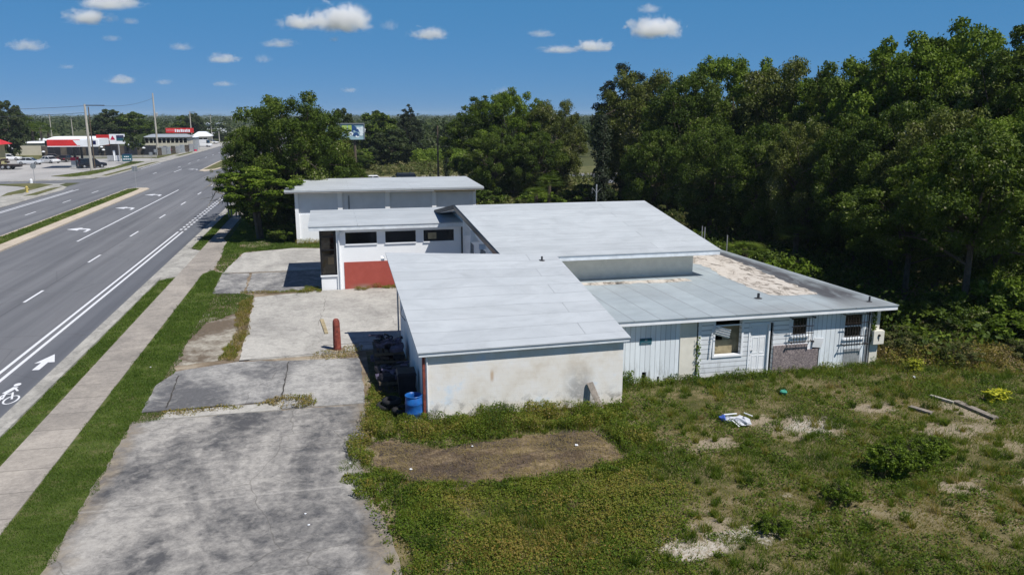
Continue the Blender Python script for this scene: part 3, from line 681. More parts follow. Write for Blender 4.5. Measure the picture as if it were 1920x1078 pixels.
# --- roofs
def slab_roof(name, top, mat, fascia='fascia_paint', th=TH, parent=bld, lip=0.03):
    mb = MB(); b_ = [(p[0], p[1], p[2] - 0.04) for p in top]
    mb.hexa(b_, top); r_ = mb.build(name, mat, parent)
    cx = sum(p[0] for p in top) / len(top); cy = sum(p[1] for p in top) / len(top)
    ins = [(p[0] + (0.03 if p[0] < cx else -0.03), p[1] + (0.03 if p[1] < cy else -0.03), p[2] - 0.043) for p in top]
    mb = MB(); mb.hexa([(p[0], p[1], p[2] - th + 0.04) for p in ins], ins)
    mb.build('fascia', fascia, r_); return r_
A_FL, A_FR, A_BR, A_BL = (2.55, 24.8, 2.41), (9.94, 24.8, 2.48), (9.83, 33.9, 3.83), (2.25, 34.6, 4.10)
ra = slab_roof('roof', [A_FL, A_FR, A_BR, A_BL], 'rolled_roof')
ra['label'] = 'lowest front roof sloping up towards the back, pale grey rolled felt'
C_FL, C_FR, C_R2, C_R1 = (7.39, 33.64, 3.80), (17.87, 33.64, 3.80), (17.87, 43.2, 5.12), (6.72, 43.2, 5.12)
rc = slab_roof('roof', [C_FL, C_FR, C_R2, C_R1], 'rolled_roof_back', th=0.24)
rc['label'] = 'highest roof, pale grey, sloping up to the ridge'
slab_roof('roof', [(6.72, 43.25, 5.115), (17.87, 43.25, 5.115), (17.87, 51.5, 3.9), (6.72, 51.5, 3.9)], 'rolled_roof_back', th=0.24)
rd = slab_roof('roof', [(9.2, 26.5, 2.57), (22.02, 26.5, 2.57), (22.02, 43.0, 2.33), (9.2, 43.0, 2.33)], 'rolled_roof_flat', 'white_trim', 0.2)
rd['label'] = 'flat grey-green roof with black mildew and a bare tan patch'
rb = slab_roof('roof', [(-1.3, 45.7, 3.84), (7.62, 45.7, 3.84), (7.62, 53.6, 3.86), (-1.3, 53.6, 3.86)], 'rolled_roof_back', th=0.26)
rb['label'] = 'flat roof over the red and white wing'
zD = lambda y: 2.57 + (y - 26.5) * (2.33 - 2.57) / 16.5
mb = MB(); mb.hexa([(6.62, 43.2, 4.90), (6.70, 43.2, 4.90), (7.36, 33.72, 3.58), (7.28, 33.72, 3.58)][::-1], [(6.62, 43.2, 5.135), (6.70, 43.2, 5.135), (7.36, 33.72, 3.815), (7.28, 33.72, 3.815)][::-1]); mb.build('rake_shade_board', 'black_frame', rc)  # rake fascia's shade put into the board's near-black colour
mb = MB(); mb.hexa([(6.60, 43.26, 4.90), (6.70, 43.26, 4.90), (6.70, 51.4, 3.70), (6.60, 51.4, 3.70)], [(6.60, 43.26, 5.135), (6.70, 43.26, 5.135), (6.70, 51.4, 3.93), (6.60, 51.4, 3.93)]); mb.build('rake_shade_board', 'dark_pipe', rc)  # same shaded edge down the back slope, given by a dark board colour
mb = MB(); mb.hexa([(7.35, 35.0, 3.30), (7.42, 35.0, 3.30), (7.15, 43.0, 4.35), (7.08, 43.0, 4.35)], [(7.35, 35.0, 3.52), (7.42, 35.0, 3.52), (7.15, 43.0, 4.60), (7.08, 43.0, 4.60)]); mb.build('barge_board', 'white_paint', rc)
# bare tan patch on the flat roof, following its slope
P = jag([(18.1, 34.0), (18.0, 29.5), (18.6, 29.2), (20.1, 29.1), (20.35, 31), (20.55, 34), (21.0, 39.2), (20.6, 41.5), (17.9, 41.5), (17.4, 38.5), (18.6, 37), (18.4, 35)], 0.3, 0.12, 5)
mb = MB(); mb.face([(p[0], p[1], zD(p[1]) + 0.005) for p in P]); mb.build('bare_patch', 'bare_roof_patch', rd)
P = jag([(9.95, 33.35), (16.9, 33.1), (16.9, 33.6), (10, 34.4)], 0.3, 0.1, 6)
P = jag([(10.6, 33.25), (16.2, 33.05), (16.2, 33.75), (10.6, 33.9)], 0.25, 0.12, 6)
mb = MB(); mb.face([(p[0], p[1], zD(p[1]) + 0.004) for p in P]); mb.build('bare_patch', 'bare_roof_patch', rd)
def vent(x, y, z, h=0.3, r=0.055, par=rd):
    mb = MB(); mb.lathe((x, y, z - 0.02), [(r, 0), (r, h), (r * 0.8, h), (r * 0.8, h * 0.6)], 12); mb.lathe((x, y, z - 0.02), [(r * 3, 0), (r * 3, 0.03), (r * 1.6, 0.05)], 12)
    mb.build('vent_pipe', 'dark_pipe', par)
vent(17.2, 28.95, zD(29), 0.24); vent(21.25, 27.3, zD(27.3), 0.24, 0.04); vent(9.0, 33.2, 3.72, 0.2, 0.045, ra)
# --- front block (A) walls
def zA(y): return 2.46 + (y - 24.8) * 0.148 - TH
mb = MB(); mb.hexa([(2.8, 25.0, 0), (9.76, 25.0, 0), (9.76, 25.2, 0), (2.8, 25.2, 0)], [(2.8, 25.0, 2.29), (9.76, 25.0, 2.36), (9.76, 25.2, 2.385), (2.8, 25.2, 2.32)])
w1 = mb.build('front_wall', 'painted_block', bld); w1['label'] = 'cream painted block wall with a soot smudge'
mb = MB(); mb.hexa([(2.8, 25.2, 0), (3.0, 25.2, 0), (3.0, 34.3, 0), (2.8, 34.3, 0)], [(2.8, 25.2, 2.31), (3.0, 25.2, 2.31), (3.0, 34.3, 3.86), (2.8, 34.3, 3.86)])
wl = mb.build('side_wall', 'white_paint', bld)
mb = MB(); mb.hexa([(9.56, 25.2, 0), (9.76, 25.2, 0), (9.76, 33.9, 0), (9.56, 33.9, 0)], [(9.56, 25.2, 2.37), (9.76, 25.2, 2.37), (9.76, 33.9, 3.64), (9.56, 33.9, 3.64)])
mb.build('side_wall', 'white_paint', bld)
mb = MB(); mb.box(3.0, 34.1, 0, 9.56, 34.3, 3.6); mb.build('rear_wall', 'white_paint', bld)
mb = MB(); mb.box(2.66, 24.93, 0, 2.79, 25.12, 1.6); 
mb = MB(); mb.tube([(2.86, 24.96, 0.0), (2.86, 24.96, 2.2)], [0.022, 0.022], 8); mb.build('wall_pipe', 'white_trim', bld)
mb = MB(); mb.box(2.72, 24.975, 0.0, 2.797, 25.2, 2.24); ec = mb.build('corner_board', 'red_rust', bld)
mb = MB(); mb.tube([(2.70, 34.25, 0.0), (2.70, 34.25, 3.7)], [0.035, 0.035], 8); mb.build('downpipe', 'galvanised', bld)
mb = MB(); mb.tube([(2.76, 32.0, 2.9), (2.7, 31.9, 2.4), (2.6, 31.7, 2.0), (2.76, 31.4, 1.8)], [0.015] * 4, 6); mb.build('cable', 'dark_pipe', bld)
# flood lamp on the left corner of the block
mb = MB(); mb.obox((2.12, 34.55, 3.85), (0.14, 0.2, 0.12), (0.4, 0, 0)); mb.tube([(2.2, 34.55, 4.0), (2.14, 34.55, 3.9)], [0.02, 0.02], 6); mb.build('flood_lamp', 'white_trim', bld)
# --- raised middle block (C)
mb = MB(); mb.hexa([(9.8, 34.75, 0), (17.0, 34.75, 0), (17.0, 34.95, 0), (9.8, 34.95, 0)], [(9.8, 34.75, 3.70), (17.0, 34.75, 3.70), (17.0, 34.95, 3.73), (9.8, 34.95, 3.73)])
mb.build('clerestory_wall', 'cream_paint', bld)
mb = MB(); mb.hexa([(16.8, 34.95, 0), (17.0, 34.95, 0), (17.0, 43.2, 0), (16.8, 43.2, 0)], [(16.8, 34.95, 3.73), (17.0, 34.95, 3.73), (17.0, 43.2, 4.86), (16.8, 43.2, 4.86)])
mb.build('side_wall', 'cream_paint', bld)
mb = MB(); mb.box(16.8, 43.2, 0, 17.0, 51.3, 3.7); mb.build('side_wall', 'cream_paint', bld)
mb = MB(); mb.box(7.8, 51.1, 0, 16.8, 51.3, 3.68); mb.build('rear_wall', 'cream_paint', bld)
# left gable wall of C with its windows, seen in the angle
gw = MB(); holes_wall(gw, 34.5, 53.0, 0, 3.55, 7.6, 7.8, [(36.6, 38.2, 2.1, 3.2), (39.0, 40.6, 2.1, 3.2), (42.4, 43.6, 0.1, 3.0)], axis='y')
gw.hexa([(7.6, 34.5, 3.55), (7.8, 34.5, 3.55), (7.8, 43.2, 3.55), (7.6, 43.2, 3.55)], [(7.6, 34.5, 3.66), (7.8, 34.5, 3.66), (7.8, 43.2, 4.86), (7.6, 43.2, 4.86)])
gw.hexa([(7.6, 43.2, 3.55), (7.8, 43.2, 3.55), (7.8, 51, 3.55), (7.6, 51, 3.55)], [(7.6, 43.2, 4.86), (7.8, 43.2, 4.86), (7.8, 51, 3.70), (7.6, 51, 3.70)])
gwo = gw.build('gable_wall', 'white_paint', bld)
for (a, b_, lo, hi) in ((36.6, 38.2, 2.1, 3.2), (39.0, 40.6, 2.1, 3.2), (42.4, 43.6, 0.1, 3.0)):
    mb = MB(); mb.box(7.66, a, lo, 7.70, b_, hi); wn_ = mb.build('window', 'dark_glass', bld)
for y in (37.4, 39.8, 42.0):
    mb = MB(); mb.hexa([(6.95, y - .06, 3.6), (7.6, y - .06, 3.6), (7.6, y + .06, 3.6), (6.95, y + .06, 3.6)], [(6.95, y - .06, 3.8 + (y - 37) * .13), (7.6, y - .06, 3.8 + (y - 37) * .13), (7.6, y + .06, 3.8 + (y - 37) * .13), (6.95, y + .06, 3.8 + (y - 37) * .13)]); mb.build('rafter_end', 'white_paint', bld)
# --- right wing (D), front wall in sections
Y0 = 26.9
def sect(name, x0, x1, mat, holes=(), y0=Y0, y1=Y0 + 0.15, z1=2.38, label=None):
    mb = MB(); holes_wall(mb, x0, x1, 0, z1, y0, y1, list(holes)); o = mb.build(name, mat, bld)
    if label: o['label'] = label
    return o
sect('vertical_siding', 9.77, 12.78, 'vertical_siding', [(10.35, 10.62, 0.0, 0.22), (11.28, 11.46, 0.0, 0.42), (11.9, 12.0, 0, 0.2)], label='white grooved siding, rotted through at its foot')
sect('block_pillar', 12.78, 13.46, 'cream_paint', y0=Y0 - 0.03)
mb = MB(); mb.box(13.462, Y0 + 0.03, 0, 13.52, Y0 + 0.12, 2.38); mb.build('dark_gap', 'dark_inside', bld)
sect('lap_siding', 13.522, 15.72, 'lap_siding', [(14.22, 15.34, 0.88, 2.34)], y0=Y0 - 0.02, label='white horizontal lap siding round the open window')
mb = MB(); mb.box(13.522, Y0 - 0.045, 0.0, 13.64, Y0 - 0.022, 2.3); mb.build('corner_board', 'white_trim', bld)
mb = MB(); mb.box(15.66, Y0 - 0.045, 0.0, 15.72, Y0 - 0.022, 2.1); mb.build('corner_board', 'white_trim', bld)
# open window
wo_ = MB(); wo_.box(14.14, Y0 - 0.06, 0.80, 15.42, Y0 - 0.022, 0.88); wo_.box(14.14, Y0 - 0.06, 0.88, 14.22, Y0 - 0.022, 2.30); wo_.box(15.34, Y0 - 0.06, 0.88, 15.42, Y0 - 0.022, 2.38)
wo_.box(14.22, Y0 - 0.05, 2.05, 15.34, Y0 - 0.02, 2.10)
win1 = wo_.build('window', 'white_trim', bld); win1['label'] = 'open window hole with white frame and hanging slats'
mb = MB(); mb.box(14.1, Y0 + 0.22, 0.5, 15.1, Y0 + 0.26, 1.42); mb.box(14.7, Y0 + 0.28, 0.5, 15.5, Y0 + 0.32, 1.95); mb.build('inner_board', 'tan_board', win1)
mb = MB()
for k in range(4): mb.obox((14.50 - k * 0.025, Y0 - 0.14 - 0.02 * k, 1.98 - k * 0.085), (0.66, 0.012, 0.080), (0.5, 0.30, 0))
mb.build('slat_panel', 'white_trim', win1)
mb = MB(); mb.obox((14.06, Y0 - 0.085, 1.45), (0.05, 0.02, 1.15), (0, 0.05, 0)); mb.build('loose_trim', 'white_trim', win1)
# door
sect('door_head', 15.722, 16.78, 'lap_siding', [(15.78, 16.75, 0.0, 2.06)])
dm = MB(); dm.box(15.80, Y0 + 0.03, 0.02, 16.50, Y0 + 0.07, 2.04)
door = dm.build('door', 'white_paint', bld); door['label'] = 'white six panel door'
mb = MB()
for (a, b_) in ((15.88, 16.12), (16.18, 16.42)):
    for (lo, hi) in ((0.2, 0.75), (0.85, 1.5), (1.6, 1.9)):
        mb.box(a, Y0 + 0.020, lo, b_, Y0 + 0.029, lo + 0.02); mb.box(a, Y0 + 0.020, hi - 0.02, b_, Y0 + 0.029, hi); mb.box(a, Y0 + 0.020, lo + 0.02, a + 0.02, Y0 + 0.029, hi - 0.02); mb.box(b_ - 0.02, Y0 + 0.020, lo + 0.02, b_, Y0 + 0.029, hi - 0.02)
mb.build('door_panels', 'white_trim', door)
mb = MB(); mb.lathe((15.86, Y0 - 0.0, 0.98), [(0.0, -0.03), (0.03, -0.015), (0.03, 0.015), (0.0, 0.03)], 10); mb.build('door_knob', 'galvanised', door)
mb = MB(); mb.box(16.51, Y0 - 0.06, 0.0, 16.57, Y0 + 0.1, 2.06); mb.box(15.78, Y0 - 0.03, 2.0, 16.51, Y0 + 0.02, 2.06); mb.build('door_frame', 'white_trim', bld)
mb = MB(); mb.box(16.575, Y0 + 0.10, 0.0, 16.75, Y0 + 0.14, 2.06); mb.build('door_gap_shade', 'dark_inside', bld)  # near-black panel: the gap's shadow is put into its colour
# board and siding right of the door
mb = MB(); mb.box(16.78, Y0 - 0.03, 0, 18.28, Y0 + 0.02, 1.10); mb.box(18.28, Y0 - 0.03, 0, 18.78, Y0 + 0.02, 0.86); ob_ = mb.build('strand_board', 'strand_board', bld); ob_['label'] = 'weathered brown strand board nailed over the wall'
sect('lap_siding', 16.782, 17.42, 'lap_siding', y0=Y0 + 0.022, label='cream lap siding right of the door')
sect('window_wall', 17.422, 18.52, 'white_trim', [(17.56, 18.26, 1.46, 2.18)], y0=Y0 + 0.022)
sect('backing_wall', 18.522, 18.84, 'dark_inside', y0=Y0 + 0.022, z1=1.12)
mb = MB(); mb.obox((18.72, Y0 - 0.05, 1.12), (0.42, 0.02, 0.40), (0.1, 0.12, 0)); mb.build('loose_panel', 'white_paint', bld)
mb = MB(); holes_wall(mb, 18.522, 18.84, 1.122, 2.38, Y0 + 0.0, Y0 + 0.15, []); mb.build('vertical_siding', 'vertical_siding', bld)
sect('vertical_siding', 18.842, 20.98, 'vertical_siding', [(19.90, 20.76, 1.20, 2.18)], label='white grooved siding round the right barred window')
mb = MB(); mb.box(19.95, Y0 - 0.012, 0, 20.7, Y0 - 0.003, 0.75); mb.build('stained_panel', 'galvanised', bld)
def barred_window(x0, x1, z0, z1, nbar, out, ext, lab):
    mb = MB(); mb.box(x0 - 0.0, Y0 + 0.08, z0, x1, Y0 + 0.10, z1)
    wd = mb.build('window', 'dark_glass', bld); wd['label'] = lab
    fr = MB(); fr.box(x0, Y0 + 0.03, z0, x0 + 0.05, Y0 + 0.078, z1); fr.box(x1 - 0.05, Y0 + 0.03, z0, x1, Y0 + 0.078, z1); fr.box(x0 + 0.05, Y0 + 0.03, z0, x1 - 0.05, Y0 + 0.078, z0 + 0.05); fr.box(x0 + 0.05, Y0 + 0.03, (z0 + z1) / 2 - 0.02, x1 - 0.05, Y0 + 0.078, (z0 + z1) / 2 + 0.02)
    fr.build('frame', 'white_trim', wd)
    sl = MB(); sl.box(x0 - 0.06, Y0 - 0.06, z0 - 0.07, x1 + 0.06, Y0 + 0.02, z0 - 0.005); sl.build('sill', 'white_trim', wd)
    b_ = MB(); yb = Y0 - out; xa, xb = x0 - ext, x1 + ext
    for z in (z1 + 0.04, z1 - 0.3, z0 + 0.12, z0 - 0.22): b_.box(xa, yb - 0.012, z - 0.012, xb, yb + 0.012, z + 0.012)
    for k in range(nbar):
        x = xa + 0.1 + (xb - xa - 0.2) * k / (nbar - 1); b_.box(x - 0.009, yb - 0.024, z0 - 0.26, x + 0.009, yb - 0.0125, z1 + 0.06)
    for x in (xa, xb):
        for z in (z1 + 0.04, z0 - 0.22):
            b_.box(x - 0.012, yb, z - 0.012, x + 0.012, Y0, z + 0.012)
            b_.lathe((x, yb - 0.03, z), [(0.0, -0.045), (0.04, -0.02), (0.04, 0.02), (0.0, 0.045)], 8)
    b_.build('security_bars', 'iron', wd)
barred_window(17.56, 18.26, 1.46, 2.18, 7, 0.18, 0.14, 'small window behind dark iron bars')
barred_window(19.90, 20.76, 1.20, 2.18, 8, 0.20, 0.10, 'larger window behind dark iron bars')
mb = MB(); mb.box(20.98, Y0 - 0.0, 0, 21.14, Y0 + 0.1, 2.38); mb.build('wall_gap', 'dark_pipe', bld)
mb = MB(); mb.tube([(21.03, Y0 - 0.06, 0), (21.03, Y0 - 0.06, 2.36)], [0.03, 0.03], 8); mb.tube([(20.93, Y0 - 0.05, 0.1), (20.93, Y0 - 0.05, 1.6)], [0.02, 0.02], 8); mb.build('conduit', 'galvanised', bld)
mb = MB(); mb.box(21.142, Y0 - 0.03, 0, 21.5, Y0 + 0.3, 2.38); mb.build('corner_pillar', 'cream_paint', bld)
mb = MB(); mb.box(21.14, Y0 - 0.22, 0.93, 21.62, Y0 - 0.032, 1.47); mb.box(21.17, Y0 - 0.2, 1.47, 21.59, Y0 - 0.05, 1.50); mx_ = mb.build('meter_box', 'cream_paint', bld)
mb = MB(); mb.lathe((21.38, Y0 - 0.235, 1.3), [(0.0, -0.06), (0.05, -0.03), (0.05, 0.03), (0.0, 0.06)], 10); mb.box(21.36, Y0 - 0.235, 1.08, 21.39, Y0 - 0.223, 1.22); mb.build('meter_dial', 'iron', mx_)
mb = MB(); mb.box(21.30, Y0 + 0.3, 0, 21.5, 42.8, 2.12); mb.build('side_wall', 'cream_paint', bld)
mb = MB(); mb.box(17.0, 42.6, 0, 21.3, 42.8, 2.1); mb.build('rear_wall', 'cream_paint', bld)
# sign on the grooved siding
mb = MB(); mb.box(11.14, Y0 - 0.02, 1.52, 11.62, Y0 - 0.003, 1.76); sg = mb.build('wall_sign', 'sign_teal', bld); sg['label'] = 'small dark rectangular sign'
mb = MB(); mb.box(11.34, Y0 - 0.024, 1.66, 11.44, Y0 - 0.021, 1.72); mb.box(11.18, Y0 - 0.024, 1.585, 11.58, Y0 - 0.021, 1.60); mb.box(11.18, Y0 - 0.024, 1.545, 11.50, Y0 - 0.021, 1.555); mb.build('sign_marks', 'grey_road_sign', sg)
# --- left wing (B): red dado, three black windows, glazed corner entrance
mb = MB(); holes_wall(mb, 0.42, 7.6, 0.0, 3.58, 46.2, 46.35, [(0.75, 2.55, 2.70, 3.37), (3.04, 4.82, 2.70, 3.37), (5.28, 7.08, 2.70, 3.37)])
wb = mb.build('wing_wall', 'stucco_white', bld)
mb = MB(); mb.box(0.62, 46.17, 0.0, 6.2, 46.197, 1.64); dd = mb.build('red_dado', 'red_dado', bld); dd['label'] = 'brick red painted lower wall'
for k, (a, b_) in enumerate(((0.75, 2.55), (3.04, 4.82), (5.28, 7.08))):
    mb = MB(); mb.box(a, 46.30, 2.70, b_, 46.33, 3.37); wd = mb.build('window', 'dark_glass', bld)
    mb = MB(); mb.box(a - 0.02, 46.13, 2.63, b_ + 0.02, 46.22, 2.697); mb.build('sill', 'white_trim', wd)
    mb = MB(); mb.box(a, 46.22, 3.34, b_, 46.298, 3.37); mb.box(a, 46.22, 2.70, a + .03, 46.298, 3.34); mb.box(b_ - .03, 46.22, 2.70, b_, 46.298, 3.34); mb.build('frame', 'black_frame', wd)
mb = MB(); mb.box(5.55, 46.29, 2.82, 6.05, 46.298, 3.2); mb.build('window_notice', 'tan_board', bld)
mb = MB(); mb.box(0.22, 46.12, 0.0, 0.42, 46.34, 3.58); mb.build('white_column', 'stucco_white', bld)
mb = MB(); mb.tube([(0.36, 46.07, 0.0), (0.36, 46.07, 3.3)], [0.035, 0.035], 8); mb.build('downpipe', 'fascia_paint', bld)
mb = MB(); mb.lathe((0.5, 46.1, 3.36), [(0.0, -0.09), (0.07, -0.06), (0.09, 0.0), (0.07, 0.06), (0.0, 0.09)], 12); mb.build('globe_lamp', 'white_trim', bld)
mb = MB(); mb.box(-0.7, 46.2, 0.0, 0.22, 46.36, 0.84); mb.box(-0.7, 46.36, 0, -0.55, 48.6, 0.84); en = mb.build('entrance_base', 'stucco_white', bld)
mb = MB(); mb.box(-0.74, 46.12, 0.84, 0.22, 46.4, 0.92); mb.box(-0.74, 46.4, 0.84, -0.5, 48.6, 0.92); mb.build('entrance_sill', 'white_trim', bld)
fr = MB()
for (x, y) in ((-0.66, 46.24), (0.14, 46.24), (-0.66, 48.5), (0.14, 48.5)): fr.box(x - 0.05, y - 0.05, 0.92, x + 0.05, y + 0.05, 3.6)
for z in (0.92, 2.35, 3.12, 3.5):
    fr.box(-0.61, 46.2, z, 0.09, 46.28, z + 0.08); fr.box(-0.70, 46.29, z, -0.62, 48.45, z + 0.08); fr.box(-0.61, 48.46, z, 0.09, 48.54, z + 0.08)
fr.box(-0.61, 48.46, 1.0, 0.09, 48.5, 1.9)
entf = fr.build('entrance_frame', 'black_frame', bld); entf['label'] = 'black metal framed glazed corner entrance'
gl = MB(); gl.box(-0.61, 46.23, 1.0, 0.09, 46.24, 3.5); gl.box(-0.66, 46.29, 1.0, -0.65, 48.45, 3.5); gl.box(-0.61, 48.52, 1.0, 0.09, 48.53, 3.5); gl.build('glass_pane', 'window_glass', entf)
mb = MB(); mb.box(-0.28, 46.245, 1.55, 0.05, 46.25, 1.95); mb.build('door_notice', 'tan_board', entf)
mb = MB(); mb.box(0.20, 46.36, 0, 0.42, 53.2, 3.58); mb.build('wing_side_wall', 'dark_inside', bld)
mb = MB(); mb.box(-0.7, 48.6, 0, -0.5, 53.2, 3.58); mb.box(-0.5, 53.0, 0, 7.6, 53.2, 3.58); mb.build('wing_rear_wall', 'stucco_white', bld)
mb = MB(); mb.box(-0.5, 50.2, 0, 0.2, 50.3, 1.9); mb.build('inner_partition', 'dark_inside', bld)
mb = MB(); mb.box(7.52, 46.12, 0.0, 7.6, 46.19, 3.5); mb.build('dark_corner_strip', 'dark_pipe', bld)  # dark vertical strip at the right end of the wing wall
# ---------------------------------------------------------------- second building behind
b2 = thing('block_building', 'plain white rectangular building with shallow bays standing behind the red and white wing', 'building', (-2.7, 64.4, 0))
mb = MB(); mb.box(-2.7, 64.5, 0, 11.75, 64.7, 4.05); mb.box(-2.7, 64.7, 0, -2.5, 73, 4.05); mb.box(11.55, 64.7, 0, 11.75, 73, 4.05); mb.box(-2.5, 72.8, 0, 11.55, 73, 4.05); mb.build('wall', 'bay_panel', b2)
for a, b_ in ((-2.7, -2.45), (0.58, 0.95), (4.32, 4.70), (8.11, 8.46), (11.5, 11.75)):
    mb = MB(); mb.box(a, 64.32, 0, b_, 64.497, 4.04); mb.build('pilaster', 'stucco_white', b2)
mb = MB(); mb.box(-2.72, 64.3, 0, -2.705, 72.9, 4.04); mb.build('end_wall', 'stucco_white', b2)
mb = MB(); mb.box(-2.45, 64.44, 0, 0.575, 64.496, 2.3); mb.build('lower_wall', 'stucco_white', b2)
mb = MB(); mb.hexa([(-3.45, 63.65, 4.14), (12.3, 63.65, 4.14), (12.5, 73.6, 4.2), (-3.45, 73.6, 4.2)], [(-3.45, 63.65, 4.28), (12.3, 63.65, 4.28), (12.5, 73.6, 4.4), (-3.45, 73.6, 4.4)])
r2 = mb.build('roof', 'rolled_roof_back', b2)
mb = MB(); mb.box(-3.42, 63.68, 4.05, 12.27, 73.5, 4.137); mb.build('soffit', 'grey_soffit', r2)
mb = MB(); mb.box(4.35, 63.75, 3.98, 8.2, 63.9, 4.048); mb.build('board', 'white_trim', b2)
mb = MB(); mb.box(8.3, 63.9, 3.93, 11.6, 64.3, 4.048); mb.build('board', 'tan_board', b2)
mb = MB(); mb.tube([(1.45, 64.45, 0), (1.45, 64.45, 3.7)], [0.05, 0.05], 8); mb.build('downpipe', 'grey_road_sign', b2)

# ---------------------------------------------------------------- camera ray helper (where a feature of the photo stands in the place)
_f, _P, _Y = 1481.0, R_(12.31), R_(12.964)
_F = Vector((math.sin(_Y) * math.cos(_P), math.cos(_Y) * math.cos(_P), -math.sin(_P))); _R = Vector((math.cos(_Y), -math.sin(_Y), 0)); _U = _R.cross(_F)
def at(px, py, Y):
    d = _F * _f + _R * (px - 960) + _U * (539 - py); return d * (Y / d.y) + Vector((0, 0, 10))
def gnd(px, py, z=0.0):
    d = _F * _f + _R * (px - 960) + _U * (539 - py); return d * ((z - 10) / d.z) + Vector((0, 0, 10))

# ---------------------------------------------------------------- foliage
def leaf_mesh(name, P, Nn, L, W, tint, mat):
    n = len(P)
    Nn = Nn / (np.linalg.norm(Nn, axis=1, keepdims=True) + 1e-9)
    r = rng.normal(size=(n, 3)); a = r - (r * Nn).sum(1, keepdims=True) * Nn; a /= (np.linalg.norm(a, axis=1, keepdims=True) + 1e-9)
    b = np.cross(Nn, a)
    L = L[:, None] / 2; W = W[:, None] / 2
    V = np.stack([P - a * L, P + b * W - Nn * L * 0.25, P + a * L, P - b * W - Nn * L * 0.25], 1).reshape(-1, 3)
    me = bpy.data.meshes.new(name); me.vertices.add(4 * n); me.vertices.foreach_set('co', V.astype(np.float32).ravel())
    me.loops.add(4 * n); me.loops.foreach_set('vertex_index', np.arange(4 * n, dtype=np.int32))
    me.polygons.add(n); me.polygons.foreach_set('loop_start', np.arange(0, 4 * n, 4, dtype=np.int32)); me.polygons.foreach_set('loop_total', np.full(n, 4, dtype=np.int32))
    me.update(calc_edges=True); me.materials.append(MAT[mat])
    at_ = me.attributes.new('tint', 'FLOAT', 'POINT'); at_.data.foreach_set('value', np.repeat(np.clip(tint, 0, 1), 4).astype(np.float32))
    return me
def blade_mesh(name, P, H, W, lean, tint, mat):
    n = len(P); th = rng.uniform(0, 2 * np.pi, n); d = np.stack([np.cos(th), np.sin(th), 0 * th], 1)
    th2 = rng.uniform(0, 2 * np.pi, n); e = np.stack([np.cos(th2) * lean * H, np.sin(th2) * lean * H, H], 1)
    V = np.stack([P - d * W[:, None] / 2, P + d * W[:, None] / 2, P + e], 1).reshape(-1, 3)
    me = bpy.data.meshes.new(name); me.vertices.add(3 * n); me.vertices.foreach_set('co', V.astype(np.float32).ravel())
    me.loops.add(3 * n); me.loops.foreach_set('vertex_index', np.arange(3 * n, dtype=np.int32))
    me.polygons.add(n); me.polygons.foreach_set('loop_start', np.arange(0, 3 * n, 3, dtype=np.int32)); me.polygons.foreach_set('loop_total', np.full(n, 3, dtype=np.int32))
    me.update(calc_edges=True); me.materials.append(MAT[mat])
    at_ = me.attributes.new('tint', 'FLOAT', 'POINT'); at_.data.foreach_set('value', np.repeat(np.clip(tint, 0, 1), 3).astype(np.float32))
    return me
def mesh_ob(name, me, parent=None):
    o = bpy.data.objects.new(name, me); C.objects.link(o)
    if parent is not None: o.parent = parent; ORG[o.name] = ORG[parent.name]
    else: ORG[o.name] = Vector((0, 0, 0))
    return o
def unit(n, up=0.0):
    v = rng.normal(size=(n, 3)); v[:, 2] += up; return v / np.linalg.norm(v, axis=1, keepdims=True)
